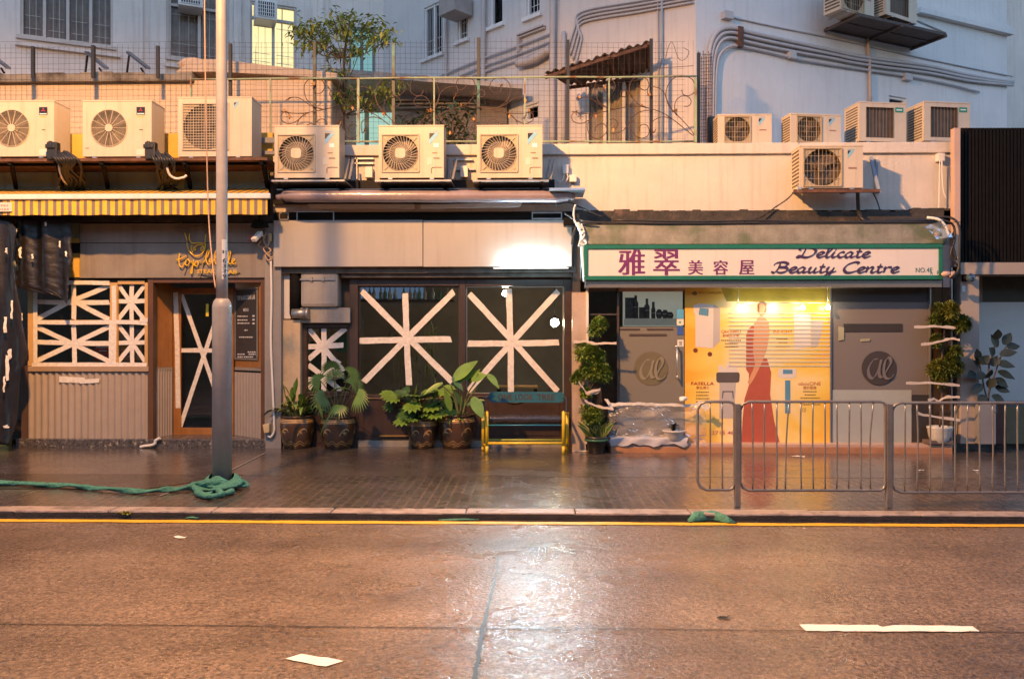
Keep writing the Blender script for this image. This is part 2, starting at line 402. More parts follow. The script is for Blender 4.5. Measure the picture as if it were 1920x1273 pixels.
BRICKM = wetmat('wet_brick_paving', (.036, .028, .025), (.08, .062, .053), 1.6, .26, .10, .35, 36, 1.0, .35, cbump=.42, coatr=.2, coati=1.6, cbs=15, cmin=.75, brick=(3.2, 2.7, 2.2))
KERBM = mat('kerb_granite', (.33, .27, .245), .38, .3, 9, .5, 50, col2=(.16, .13, .12), c2=.55, rvar=.15)
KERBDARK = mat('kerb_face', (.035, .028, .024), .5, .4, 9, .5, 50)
YELLOWP = mat('yellow_road_paint', (.74, .41, .03), .45, .16, 14, .3, 60, col2=(.36, .24, .10), c2=.62)
WHITEP = mat('white_road_paint', (.82, .79, .77), .5, .1, 14, .35, 60, col2=(.42, .36, .31), c2=.64)
JOINT = mat('joint_tar', (.02, .017, .015), .35, .3, 20)

YK0, YK1 = 7.31, 7.50
struct(MB().box(-150, 150, -140, 300, -.5, -.006).build('ground', mat('earth', (.08, .07, .06), .9)))
hq = random.Random(12); hg = MB()            # unseen slope added across the road to darken the window reflections
hg.sheet([[(-60 + i * 2.5, y + hq.uniform(-.5, .5), max(-.1, z + hq.uniform(-.7, .7) * (z > 1))) for i in range(49)] for y, z in ((-8, -.1), (-9, 2.2), (-11, 4.6), (-14, 7.2), (-18, 9), (-30, 10.5))])
struct(hg.build('added_slope', mat('added_slope_green', (.10, .10, .075), .95, .7, 1.5, .5, 6)))
g = MB(); g.box(-60, 60, -7, YK0 - .002, -.3, 0); struct(g.build('road', ROADM))
g = MB(); g.box(-60, 60, YK1 + .001, 9.24, -.2, PAV); struct(g.build('pavement', BRICKM))
g = MB()
g.box(-60, 60, 9.245, 30, -.2, PAV + .002)
a, b_, c_ = GR(430, 884), GR(496, 851), GR(-400, 884)
struct(g.build('footway', PAVEM))
g = MB(); z = PAV + .0045
for x0, x1 in ((-60, -3.4),):            # the smooth patch left of the lamp post
    g.face([(x0, 8.35, z), (-4.1, 8.35, z), (-3.35, 9.3, z), (x0, 9.3, z)])
struct(g.build('footway_patch', wetmat('wet_dark_paving', (.032, .024, .02), (.062, .046, .038), 1.4, .24, .08, .3, 20, .4, .3, cbump=.3)))
g = MB(); p, q = GR(430, 884), GR(497, 850); p.z = q.z = PAV + .007
g.bar(p, q, .02, .004); g.bar(GR(430, 884) + Vector((0, 0, .005)), GR(300, 930) + Vector((0, 0, .005)), .018, .004)
struct(g.build('paving_joint', mat('joint_mortar', (.30, .26, .22), .5)))
# kerb stones: one setting line, each stone a little out of true
x = -22.; k = 0; kr = random.Random(4); gt, gf = MB(), MB()
while x < 22:
    L = kr.uniform(.95, 1.25); dz = kr.uniform(-.004, .005); dy = kr.uniform(-.007, .007)
    gt.box(x + .004, x + L - .004, YK0 + dy, YK1, -.05, PAV + dz); x += L
struct(gt.build('kerb', [KERBM], bevel=.012))
g = MB()
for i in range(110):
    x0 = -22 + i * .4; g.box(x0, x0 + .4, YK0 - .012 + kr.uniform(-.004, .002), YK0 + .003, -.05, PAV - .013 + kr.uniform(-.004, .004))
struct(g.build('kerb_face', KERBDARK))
g = MB(); g.box(-60, 60, 7.225, YK0 - .012, -.05, .0035); struct(g.build('gutter', mat('wet_gutter', (.045, .035, .03), .22, .4, 6, .4, 30, coat=.6)))
g = MB(); lr = random.Random(2); yy = []
for i in range(241):
    yy.append((-24 + i * .2, 7.165 + lr.uniform(-.006, .006), .05 + lr.uniform(-.007, .006)))
g.sheet([[(x, y - w, .006) for x, y, w in yy], [(x, y + w, .006) for x, y, w in yy]])
struct(g.build('yellow_line', YELLOWP))
g = MB(); pts = [(-30 + i * .25, 4.56 + lr.uniform(-.004, .004)) for i in range(241)]
g.sheet([[(x, y - .0045, .005) for x, y in pts], [(x, y + .0045, .005) for x, y in pts]])
q = []
for px, py in ((935, 1042), (930, 1080), (922, 1110), (912, 1150), (905, 1180), (901, 1205), (895, 1240), (889, 1273), (870, 1380)):
    q.append(GR(px, py, 0))
q = crom(q, 8); q = [Vector((p.x + lr.uniform(-.006, .006), p.y, .0055)) for p in q]
ww = [.003 + .006 * min(1, i / 30) + lr.uniform(0, .004) for i in range(len(q))]
g.sheet([[(p.x - w, p.y, .0055) for p, w in zip(q, ww)], [(p.x + w, p.y, .0055) for p, w in zip(q, ww)]])
struct(g.build('road_joint', JOINT))
def dash(pp, name='lane_marking'):
    P = []
    for i in range(len(pp)):
        a, b = GR(*pp[i], 0), GR(*pp[(i + 1) % len(pp)], 0)
        n = max(1, int((b - a).length / .05))
        for k in range(n): P.append(a.lerp(b, k / n) + Vector((lr.uniform(-.004, .004), lr.uniform(-.006, .006), .006)))
    P = [Vector((p.x, p.y, .006)) for p in P]
    g = MB(); g.face(P[::-1] if pp[0][1] < pp[-1][1] else P); o = g.build(name, WHITEP)
    return struct(o)
dash([(1498, 1172), (1644, 1173), (1655, 1177), (1676, 1173), (1822, 1175), (1838, 1185), (1660, 1185), (1512, 1184)])
dash([(535, 1236), (566, 1227), (643, 1240), (612, 1251)])

# ================================================================ the houses behind
class Plane:
    def __init__(s, A, B):
        s.A, s.B = A, B; s.u = (B - A).normalized(); s.n = Vector((s.u.y, -s.u.x))
        if s.n.dot(-A) < 0: s.n = -s.n           # towards the camera
    def hit(s, px, py, off=0.):
        x, y, z = ray(px, py); P0 = s.A + s.n * off
        t = P0.dot(s.n) / (x * s.n.x + y * s.n.y)
        return Vector((x * t, y * t, CZ + z * t))
    def u_of(s, px): h = s.hit(px, CY); return (Vector((h.x, h.y)) - s.A).dot(s.u)
    def P(s, u, z, off=0.): q = s.A + s.u * u + s.n * off; return Vector((q.x, q.y, z))
    def slab(s, mb, u0, u1, z0, z1, o0, o1):
        p = []
        for z in (z0, z1):
            for u, o in ((u0, o1), (u1, o1), (u1, o0), (u0, o0)): p.append(s.P(u, z, o))
        mb.hexa(p); return mb
    def pslab(s, mb, x0, y0, x1, y1, o0, o1):
        xm = (x0 + x1) / 2; return s.slab(mb, s.u_of(x0), s.u_of(x1), s.hit(xm, y1).z, s.hit(xm, y0).z, o0, o1)
K0 = C2W(3.0, 13.0)                                              # the street corner of the pale house
K1 = C2W(3.0 - .911 * 2.37, 13.0 + .411 * 2.37); K2 = C2W(-2.86, 17.74)
K3 = C2W(-9.9, 14.84); K4 = C2W(3.0 + .911 * 7.75, 13.0 + .411 * 7.75)
PB2, PB1, PC, PD = Plane(K0, K4), Plane(K1, K0), Plane(K2, K1), Plane(K3, K2)
HT = 11.5
def wallstrip(parent, pl, L, m, name='wall', holes=(), z0=3.9, z1=HT, th=.22):
    """a wall with openings: holes = (u0, u1, z0, z1)"""
    mb = MB(); us = sorted({0, L, *[h[0] for h in holes], *[h[1] for h in holes]}); zs = sorted({z0, z1, *[h[2] for h in holes], *[h[3] for h in holes]})
    for i in range(len(us) - 1):
        run = None
        for j in range(len(zs) - 1):
            um, zm = (us[i] + us[i + 1]) / 2, (zs[j] + zs[j + 1]) / 2
            solid = not any(h[0] < um < h[1] and h[2] < zm < h[3] for h in holes)
            if solid: run = (run[0], zs[j + 1]) if run else (zs[j], zs[j + 1])
            if (not solid or j == len(zs) - 2) and run: pl.slab(mb, us[i], us[i + 1], run[0], run[1], -th, 0); run = None
    return mb.build(name, m, parent)
CURT = mat('curtain', (.52, .44, .38), .9, .3, 3, streak=.5, stcol=(.12, .1, .09))
FRAMEW = mat('window_frame_paint', (.50, .46, .42), .6, .1, 6)
GLASS_UP = glass('upper_window_glass', (.86, .86, .85), .35)
def window(parent, pl, u0, u1, z0, z1, ncols=2, transom=0., frame=FRAMEW, lit=None, back=CURT, grid=True, sill=True, fw=.045, cd=.17):
    fr = MB()
    cols = [u0 + (u1 - u0) * i / ncols for i in range(ncols + 1)]
    for i, u in enumerate(cols):
        w = fw * (1.2 if 0 < i < ncols else 1); a = u if i == 0 else (u - w if i == ncols else u - w / 2)
        pl.slab(fr, a, a + w, z0, z1, -.12, -.03)
    for z, h in ((z0, fw), (z1 - fw, fw)) + (((z0 + transom, fw * 1.2),) if transom else ()):
        for i in range(ncols): pl.slab(fr, cols[i] + fw, cols[i + 1] - fw * .6, z, z + h, -.118, -.034)
    o = fr.build('window', frame, parent)
    if sill:
        s = MB(); pl.slab(s, u0 - .06, u1 + .06, z0 - .07, z0 - .002, -.02, .07); s.build('sill', frame, o)
    g = MB(); pl.slab(g, u0 + .01, u1 - .01, z0 + .01, z1 - .01, -.09, -.082); g.build('pane', GLASS_UP, o)
    if grid:
        b = MB(); zt = z0 + (transom or (z1 - z0))
        for i in range(ncols):
            a, c = cols[i] + fw * 1.4, cols[i + 1] - fw * 1.4
            for f in (.3, .7): pl.slab(b, a + (c - a) * f - .004, a + (c - a) * f + .004, z0 + fw, zt, -.075, -.063)
            for f in (.13, .3, .86): pl.slab(b, a, c, z0 + (zt - z0) * f - .004, z0 + (zt - z0) * f + .004, -.074, -.064)
        b.build('window_grille', frame, o)
    c = MB()                                             # what hangs behind the glass
    n = 60; ph = rnd.uniform(0, 9)
    c.sheet([[pl.P(u0 + (u1 - u0) * i / n, zz, -cd + .025 * math.sin(i * 1.1 + ph)) for i in range(n + 1)] for zz in (z0 - .1, z1 + .1)])
    c.build('lit_blind' if lit else 'curtain', lit or back, o)
    return o
LIT_WARM = glow('lamp_lit_blind', (1.0, .84, .42), 1.05)
LIT_TEAL = glow('cold_lit_window', (.34, .74, .80), .5)

# --- grey house with metal windows, far left
hs = thing('apartment_house', 'grey rendered house behind the fence with grilled windows, two of them lit yellow', 'building', (*K3, 0))
LD = (K2 - K3).length
def hole(pl, x0, y0, x1, y1):
    xm = (x0 + x1) / 2; return (pl.u_of(x0), pl.u_of(x1), pl.hit(xm, y1).z, pl.hit(xm, y0).z)
HD = [hole(PD, 38, -60, 212, 78), hole(PD, 316, -60, 430, 114), hole(PD, 469, 8, 556, 128), hole(PD, 655, 52, 704, 146)]
wallstrip(hs, PD, LD, WALL_GREY, 'wall', HD)
window(hs, PD, *HD[0], 4); window(hs, PD, *HD[1], 2, transom=1.05)
w_ = window(hs, PD, *HD[2], 2, transom=1.0, lit=LIT_WARM)
cw = MB()
for u0, u1, o_ in ((HD[2][0] + .03, HD[2][0] + .18, 0), (HD[2][0] + .62, HD[2][0] + .82, 1), (HD[2][1] - .30, HD[2][1] - .04, 2)):
    zt = HD[2][3] if o_ == 2 else HD[2][2] + .72
    rows = []
    for i in range(9):
        t = i / 8; z = HD[2][2] + .02 + (zt - HD[2][2]) * t; wd_ = (1 - t ** 2.2 * (.85 if o_ < 2 else .1))
        um = (u0 + u1) / 2; rows.append([PD.P(um + (u - .5) * (u1 - u0) * wd_ * 1.2, z, -.2 + .02 * math.sin(u * 14)) for u in [k / 8 for k in range(9)]])
    cw.sheet(rows)
cw.build('drawn_curtain', CURT, w_)
window(hs, PD, *HD[3], 2, lit=LIT_TEAL, grid=False, sill=False, frame=mat('steel_frame', (.2, .21, .22), .5))
# pilasters and cornice bands give the wall its relief
t_ = MB()
for x0, x1 in ((252, 268), (300, 312), (438, 452), (596, 606)): PD.slab(t_, PD.u_of(x0), PD.u_of(x1), 4, HT, .002, .06)
for x0, x1, y in ((30, 226, 92), (308, 440, 128)): PD.slab(t_, PD.u_of(x0), PD.u_of(x1), PD.hit((x0 + x1) / 2, y).z - .07, PD.hit((x0 + x1) / 2, y).z, .003, .1)
t_.build('wall_trim', WALL_GREY, hs)
m = MB(); m.face([(K3.x - 6, K3.y + 1, HT), (K2.x, K2.y, HT), (K2.x + 2, K2.y + 8, HT), (K3.x - 6, K3.y + 8, HT)]); m.build('roof', CONC, hs)
m = MB(); m.box(K3.x - 6, K3.x + .02, K3.y + .05, K3.y + 6, 3.9, HT); m.build('side_wing', WALL_GREY, hs)
# dim rooms behind the panes
m = MB(); PD.slab(m, -.5, LD, 3.9, HT, -1.2, -1.0); m.build('back_of_rooms', DARK, hs)

# --- pale corner house
ch = thing('corner_house', 'pale corner house with drain pipes and cable runs behind the roof terrace', 'building', (*K0, 0))
LC, LB1, LB2 = (K1 - K2).length, (K0 - K1).length, (K4 - K0).length
HC = [hole(PC, 795, 8, 830, 106), hole(PC, 858, -40, 877, 76), hole(PC, 919, -50, 943, 48), hole(PC, 987, -40, 1013, 30), hole(PC, 985, 196, 1010, 226)]
wallstrip(ch, PC, LC, mat('weathered_render', (.60, .575, .56), .85, .08, 1.3, .25, 28, streak=.22, stcol=(.25, .23, .22)), 'side_wall', HC)
window(ch, PC, *HC[0], 2, frame=WHITEMETAL, transom=1.25); window(ch, PC, *HC[1], 1, frame=WHITEMETAL); window(ch, PC, *HC[2], 1, frame=WHITEMETAL, grid=False); window(ch, PC, *HC[3], 1, frame=WHITEMETAL)
window(ch, PC, *HC[4], 1, frame=WHITEMETAL, grid=False, sill=False)
HB1 = [hole(PB1, 1098, 150, 1205, 300)]
wallstrip(ch, PB1, LB1, WALL_PINK, 'corner_wall', HB1)
d_ = window(ch, PB1, *HB1[0], 3, frame=mat('cream_frame', (.62, .54, .44), .6, .08), grid=False, sill=False, cd=.135, back=mat('cream_curtain', (.66, .55, .42), .9, .12, 3, streak=.3, stcol=(.36, .28, .2)))
HB2 = [hole(PB2, 1667, 182, 1700, 300)]
wallstrip(ch, PB2, LB2, WALL_BLUE, 'street_wall', HB2)
window(ch, PB2, *HB2[0], 1, frame=WHITEMETAL, lit=glow('dim_lit_blind', (.9, .74, .42), .3), grid=False, sill=False, transom=.75)
m = MB(); PB2.slab(m, LB2 + .02, LB2 + 3, 3.9, HT, -1.2, -.6); m.build('set_back_wall', WALL_GREY, ch)
m = MB(); E = K4 + PB2.n * -6; m.face([(K0.x, K0.y, HT), (K4.x, K4.y, HT), (E.x, E.y, HT), (K2.x + 1, K2.y + 7, HT), (K2.x, K2.y, HT), (K1.x, K1.y, HT)]); m.build('roof', CONC, ch)
m = MB(); PB1.slab(m, 0, LB1 - .7, 3.9, HT, -1.0, -.9); PC.slab(m, 0, LC - .6, 3.9, HT, -1.0, -.9); PB2.slab(m, .8, LB2, 3.9, HT, -1.0, -.9); m.build('back_of_rooms', DARK, ch)
# cornice mouldings above
m = MB(); u0 = PB2.u_of(1716); zc = PB2.hit(1860, 62).z
PB2.slab(m, u0, LB2 + .05, zc, zc + .10, .002, .12); PB2.slab(m, u0, LB2 + .05, zc + .102, zc + .2, .002, .06); m.build('cornice', WALL_BLUE, ch)
# cable runs and pipes on the street wall
def wpipe(pl, pts, r, off, m, name, parent, seg=5):
    mb = MB(); P = []
    for p in pts: P.append(pl.hit(p[0], p[1], off))
    mb.tube(crom(P, seg), r, 7); return mb.build(name, m, parent)
for k, dy in enumerate((0, 9, 19, 30)):
    wpipe(PB2, [(1327 + k * 4.5, 262), (1328 + k * 4.6, 160), (1329 + k * 5, 110 + dy * .35), (1336 + k * 4.5, 75 + dy * .75), (1352 + k * 3, 56 + dy * .95), (1375, 53 + dy), (1392, 58 + dy), (1440, 69 + dy), (1500, 82 + dy * .93), (1560, 95 + dy * .8),
                (1600, 104 + dy * .75), (1660, 113 + dy * .75), (1740, 124 + dy * .7), (1820, 142 + dy * .55), (1899, 155 + dy * .3)] if k < 3 else
          [(1341, 262), (1342, 160), (1345, 120), (1352, 100), (1368, 88), (1392, 88), (1440, 98), (1500, 112), (1600, 128), (1700, 143), (1780, 158), (1836, 173)],
          (.035, .03, .028, .022)[k], .05, PIPEGREY, 'conduit', ch)
wpipe(PB2, [(1367, 32), (1450, 50), (1560, 72), (1700, 103), (1800, 124), (1899, 144)], .014, .02, PIPEGREY, 'cable', ch)
wpipe(PB2, [(1626, 60), (1630, 120), (1632, 194)], .03, .05, mat('rust_stained_pipe', (.48, .37, .31), .6, .12, 5), 'drain_pipe', ch)
for a in ((1352, 25, 1368, 39), (1474, 100, 1486, 113), (1690, 141, 1703, 153)):
    m = MB(); PB2.pslab(m, *a, .002, .10); m.build('junction_box', PIPEGREY, ch)
m = MB(); PB2.pslab(m, 1378, 54, 1387, 92, .04, .1); m.build('pipe_clamp', RUSTMETAL, ch)
# pipes on the side wall
PV = mat('old_pipe', (.46, .42, .40), .65, .12, 4)
wpipe(PC, [(1037, -60), (1036, 100), (1036, 275)], .055, .1, PV, 'drain_pipe', ch)
wpipe(PC, [(907, -60), (906, 80), (905, 275)], .05, .09, PV, 'drain_pipe', ch)
wpipe(PC, [(838, -40), (836, 60), (836, 275)], .03, .06, PV, 'drain_pipe', ch)
for a_, b__ in ((60, 172), (75, 190), (86, 203)):
    wpipe(PC, [(1040, a_), (960, a_ + .338 * 80 + 4), (880, a_ + .338 * 160 + 6), (760, b__)], .022, .06, PIPEGREY, 'conduit', ch)
wpipe(PC, [(1033, 92), (1000, 112), (970, 120)], .08, .12, PV, 'soil_pipe', ch)
for k in range(4):
    wpipe(PB1, [(1064 + k * 5, 95 + k * 9), (1078 + k * 4, 50 + k * 8), (1092, 22 + k * 7), (1200, 2 + k * 7), (1300, -16 + k * 7)], .018, .04, PIPEGREY, 'conduit', ch)
wpipe(PB1, [(1241, -60), (1241, 120), (1241, 275)], .022, .04, mat('blue_grey_pipe', (.30, .36, .42), .6), 'drain_pipe', ch)
wpipe(PB1, [(1233, -60), (1234, 120), (1234, 275)], .012, .03, PV, 'cable', ch)
wpipe(PB1, [(1057, 60), (1056, 275)], .04, .06, PV, 'drain_pipe', ch)
m = MB(); PC.pslab(m, 859, 6, 889, 38, .05, .5); m.build('window_unit', mat('old_box', (.34, .30, .28), .7, .2, 5), ch)
m = MB()
for y in (58, 62): PC.pslab(m, 976, y, 1024, y + 3, .003, .07 + .04 * (y == 58))
PC.pslab(m, 974, 66, 978, 100, .003, .08); m.build('wall_trim', PV, ch)

# --- window air conditioners of the grey house
def win_ac(px0, py0, px1, py1, off, label):
    P_ = PD.hit((px0 + px1) / 2, py1, off); w = abs(PD.u_of(px1) - PD.u_of(px0)) * .93; h = GZ(py0, P_.y, px0) - P_.z
    t = thing('window_air_conditioner', label, 'air conditioner', P_, 'window air conditioners', math.atan2(PD.u.y, PD.u.x))
    m = MB(); m.box(-w / 2, w / 2, 0, .5, 0, h); m.build('casing', WHITEMETAL, t, True, .012)
    m = MB(); m.box(-w / 2 + .05, w / 2 - .05, -.006, .004, .05, h - .05); m.build('coil', DARK, t, True)
    m = MB()
    for i in range(9): x = -w / 2 + .05 + (w - .1) * i / 8; m.box(x - .008, x + .008, -.016, -.007, .05, h - .05)
    for i in range(5): z = .05 + (h - .1) * i / 4; m.box(-w / 2 + .05, w / 2 - .05, -.022, -.0165, z - .006, z + .006)
    m.build('grille', WHITEMETAL, t, True)
win_ac(478, 0, 521, 36, .38, 'boxy window air conditioner jutting out above the yellow lit window')
win_ac(333, -22, 382, 12, .38, 'boxy window air conditioner at the top edge, left of the lamp post')
# ================================================================ the low row of shops: shell and roof terrace
ZT = GZ(272, 11.65)
row = thing('shop_row', 'low cream painted shop block with a roof terrace and parapet behind the air conditioners', 'building', (0, 11.65, PAV))
m = MB(); m.box(-11, 10.5, 11.82, 19, ZT - .14, ZT - .05); m.build('roof', CONC, row)
m = MB(); m.pbox(512, 289, 1786, 396, 11.65, .17); m.build('wall', WALL_CREAM, row, bevel=.006)
m = MB(); m.box(GX(640, 11.61), GX(1786, 11.61), 11.60, 11.82, GZ(289, 11.6, 1300) + .002, ZT); m.build('coping', WALL_CREAM, row, bevel=.012)
m = MB(); m.pbox(0 - 420, 252, 511, 304, 11.74, .08); m.build('yellow_wall', YELLOWWALL, row)
m = MB(); m.pbox(-420, 304.5, 500, 420, 11.74, .09); m.build('green_wall', GREENWALL, row)
for x0, x1 in ((108, 156), (298, 346)):
    m = MB(); m.pbox(x0, 304.8, x1, 362, 11.72, .018); m.build('yellow_wall', YELLOWWALL, row)
m = MB()
for z0, z1 in ((258, 268), (283, 290), (316, 322), (334, 340)): m.pbox(486, z0, 516, z1, 11.62, .05)
m.build('wall_slats', mat('grey_slat', (.22, .22, .25), .6), row)
# mouldy ledge under the parapet
m = MB(); hr = random.Random(3)
for i in range(48):
    x0, x1 = 1078 + i * 14.75, 1078 + (i + 1) * 14.75; t = 395 + hr.uniform(-2.5, 2.0) - (4 if i > 42 else 0)
    m.pbox(x0, t, x1, 421, 11.5, .149)
m.build('ledge', MOLD_AND_SHADE, row)
# interior shells (dark rooms behind the shop windows)
m = MB()
m.box(-11, 10.5, 15.0, 15.1, PAV, 4.3); m.box(-11, 10.5, 11.84, 15, ZT - .24, ZT - .145)
for px in (512, 1085, 1790): x = GX(px, 11.8); m.box(x - .06, x + .06, 11.85, 15, PAV, 4.2)
m.build('inner_wall', mat('dim_room_paint', (.26, .21, .17), .8, .2, 2), row)
m = MB(); m.box(-11, 10.5, 11.98, 15, PAV, PAV + .06); m.build('inner_floor', mat('room_floor', (.06, .045, .035), .5, .2, 3), row)

# ---------------------------------------------------------------- steak shop (left)
YL = 11.65
st = thing('steak_shop', 'steak shop front with taped windows, corrugated base and recessed wooden door', 'shop', (GX(270, YL), YL, PAV))
m = MB(); m.pbox(150, 419, 512, 455, 11.60, .12); m.pbox(150, 456, 512, 521, 11.597, .12)
m.build('fascia', mat('raw_concrete_panel', (.245, .215, .185), .7, .16, 3, .15, 60, streak=.5, stcol=(.15, .10, .085)), st, bevel=.004)
m = MB(); m.pbox(-420, 405, 512, 418, 11.62, .1); m.build('lintel', MOLD_AND_SHADE, st)  # near-black strip paints in the band of shade under the awning
m = MB(); m.pbox(30, 419, 149, 455, 11.66, .1); m.pbox(-200, 419, 29, 530, 11.7, .08); m.build('grey_green_wall', GREENWALL, st)
m = MB(); m.pbox(128, 475, 149, 520, 11.66, .06); m.pbox(128, 447, 149, 455.5, 11.64, .06); m.build('yellow_patch', YELLOWWALL, st)
m = MB(); m.pbox(128, 456, 149, 474, 11.68, .06); m.pbox(128, 521, 276, 529, 11.66, .1); m.build('dark_gap', DARK, st)
m = MB(); m.pbox(-60, 445, 16, 842, 11.72, .08); m.build('yellow_pier', YELLOWWALL, st)
m = MB(); m.pbox(-900, 404, -61, 842, 11.70, .1); m.build('side_wall', GREYPAINT, st)
m = MB(); m.pbox(496, 419, 527, 841, 11.56, .28); m.build('pilaster', GREYPAINT, st, bevel=.006)
# the wide taped window
wf = MB()
for x0, x1 in ((52, 65), (206, 220), (271, 277)): wf.pbox(x0, 530, x1, 686, YL, .09)
for y0, y1 in ((526, 533), (600, 608), (680, 687)): wf.pbox(65.3, y0, 205.7, y1, YL + .004, .08); wf.pbox(220.3, y0, 270.7, y1, YL + .004, .08)
wo = wf.build('window', WOODY, st, bevel=.003)
m = MB(); m.pbox(66, 534, 205, 599.5, YL + .05, .006); m.pbox(66, 609, 205, 679, YL + .05, .006); m.pbox(221, 534, 270, 599.5, YL + .05, .006); m.pbox(221, 609, 270, 679, YL + .05, .006)
m.build('pane', GLASS_DARK, wo)
def tape(mb, a, b, Y, w=10, seed=0, th=.0015):
    """a strip of tape between two pixels, w pixels wide, its ends torn a little unevenly"""
    q = random.Random(seed * 7 + int(a[0] * 3 + a[1])); d = Vector((b[0] - a[0], b[1] - a[1])); L = d.length; d /= L; nn = Vector((-d.y, d.x)) * w / 2
    top, bot = [], []; N = max(2, int(L / 14))
    bow = q.uniform(-1.1, 1.1)
    for i in range(N + 1):
        t = i / N; c = Vector(a) + d * L * t + nn.normalized() * bow * math.sin(math.pi * t); e = q.uniform(-w * .16, w * .16) if i in (0, N) else 0
        j1, j2 = q.uniform(-.7, .4), q.uniform(-.4, .7)
        p, r = c + nn + d * e + nn * j1 * .12, c - nn - d * e + nn * j2 * .12
        top.append(W(p.x, p.y, Y) + Vector((0, q.uniform(-.0006, .0006), 0))); bot.append(W(r.x, r.y, Y))
    return mb.sheet([bot, top])
def star(parent, Y, strips, w, name='tape_cross', seed=0):
    mb = MB()
    for i, (a, b) in enumerate(strips): tape(mb, a, b, Y - .0012 * i, w, seed + i)
    return mb.build(name, TAPE, parent)
yt = YL + .046
star(wo, yt, [((66, 600), (136, 563)), ((136, 563), (205, 535)), ((138, 534), (138, 599)), ((70, 566), (205, 567)), ((136, 563), (205, 599))], 9)
star(wo, yt, [((66, 612), (206, 678)), ((66, 678), (206, 612)), ((138, 609), (140, 680)), ((66, 641), (206, 644))], 9, seed=20)
star(wo, yt, [((222, 534), (270, 598)), ((222, 598), (272, 534)), ((247, 534), (247, 600)), ((222, 565), (274, 564))], 8, seed=40)
star(wo, yt, [((222, 610), (272, 678)), ((222, 678), (274, 616)), ((247, 608), (248, 680)), ((222, 643), (275, 642))], 8, seed=60)
star(wo, YL - .003, [((66, 604), (205, 604)), ((213, 536), (213, 682)), ((205, 604), (275, 606)), ((60, 684), (275, 684)), ((208, 600), (208, 684)), ((66, 536), (66, 684)), ((128, 530), (205, 531)), ((262, 600), (277, 600))], 8, seed=80)
m = MB(); m.pbox(177, 640, 205, 676, YL + .07, .003); m.build('red_poster', mat('red_print', (.45, .03, .025), .5, .05), wo)
m = MB(); m.pbox(180, 645, 202, 647, YL + .068, .001); m.pbox(180, 650, 202, 652, YL + .068, .001); m.pbox(186, 657, 200, 658.5, YL + .068, .001); m.build('poster_line', WHITE, wo)
m = MB(); m.pbox(225, 617, 265, 640, YL + .072, .003); m.build('grey_leaflet', mat('leaflet_print', (.35, .25, .2), .6, .4, 30), wo)
m = MB(); m.pbox(226, 645, 266, 676, YL + .072, .003); m.build('food_leaflet', mat('food_print', (.55, .25, .08), .6, .5, 25, col2=(.7, .6, .45), c2=.5), wo)
m = MB(); m.pbox(52, 687, 278, 696.5, YL - .04, .14); m.build('sill', mat('sill_paint', (.36, .25, .16), .55, .1), st, bevel=.004)
def corrugated(mb, x0, x1, y0, y1, Y0, Y1, n, amp):
    a, b = Vector((GX(x0, Y0), Y0, 0)), Vector((GX(x1, Y1), Y1, 0)); u = (b - a).normalized(); nn = Vector((u.y, -u.x, 0))
    g0, g1 = [], []; N = n * 8
    za0, za1, zb0, zb1 = GZ(y1, Y0, x0), GZ(y0, Y0, x0), GZ(y1, Y1, x1) if Y0 == Y1 else GZ(y1, Y0, x0), GZ(y0, Y1, x1) if Y0 == Y1 else GZ(y0, Y0, x0)
    for i in range(N + 1):
        t = i / N; ph = (i % 8) / 8
        o = amp * (math.sin(math.pi * min(1, ph / .7)) ** .6 if ph < .7 else 0)
        p = a.lerp(b, t) + nn * o; g0.append((p.x, p.y, za0)); g1.append((p.x, p.y, za1))
    mb.sheet([g0, g1])
m = MB(); corrugated(m, 53, 277, 697, 823, YL + .012, YL + .012, 18, .026)
o = m.build('corrugated_panel', CORR, st); m = MB()
m.pbox(50, 697, 277, 823, YL + .016, .03); m.build('panel_backing', CORR, o)
m = MB(); tape(m, (111, 711), (160, 713), YL - .02, 11, 5); tape(m, (150, 715), (186, 713), YL - .022, 8, 6); m.build('tape_patch', TAPE, o)
m = MB(); m.pbox(40, 686, 52, 842, YL - .01, .12); m.build('window_post', mat('brown_post', (.09, .05, .03), .5, .2), st)
m = MB(); m.pbox(30, 823.5, 497, 842, 11.55, .75); m.build('step', GRANITE, st, bevel=.008)
# recess: splayed side walls, door, menu wall
YD = 12.15; zb, zt_ = PAV + .12, GZ(533, YL, 390)
def side(mb, xa, Ya, xb, Yb, z0, z1, th=.05):
    a, b = Vector((GX(xa, Ya), Ya, 0)), Vector((GX(xb, Yb), Yb, 0)); u = (b - a).normalized(); nn = Vector((u.y, -u.x, 0))
    p = [a, b, b - nn * th, a - nn * th]; mb.hexa([(q.x, q.y, z0) for q in p] + [(q.x, q.y, z1) for q in p])
zr = GZ(690, YL, 300)
m = MB(); side(m, 279, YL + .03, 324, YD, zr, zt_ + .06); m.build('entrance_wall', WOOD, st)
m = MB(); side(m, 441, YD, 489, YL + .03, zr, zt_ + .06); m.build('entrance_wall', WOOD, st)
m = MB(); corrugated(m, 281, 324, 692, 829, YL + .04, YD, 9, .016); m.build('corrugated_panel', CORR, st)
m = MB(); corrugated(m, 440, 490, 697, 829, YD, YL + .04, 9, .016); m.build('corrugated_panel', CORR, st)
m = MB(); side(m, 281, YL + .035, 324, YD - .02, zr - .045, zr - .001, .07); side(m, 440, YD - .02, 490, YL + .035, zr - .045, zr - .001, .07); m.build('entrance_sill', mat('sill_grey', (.30, .25, .2), .5), st)
m = MB(); m.pbox(277, 523, 287, 838, YL - .02, .1); m.pbox(489, 523, 496, 838, YL - .02, .1); m.pbox(287.2, 521, 488.8, 530, YL - .016, .1); m.build('entrance_frame', mat('dark_frame_wood', (.11, .05, .022), .45, .2), st)
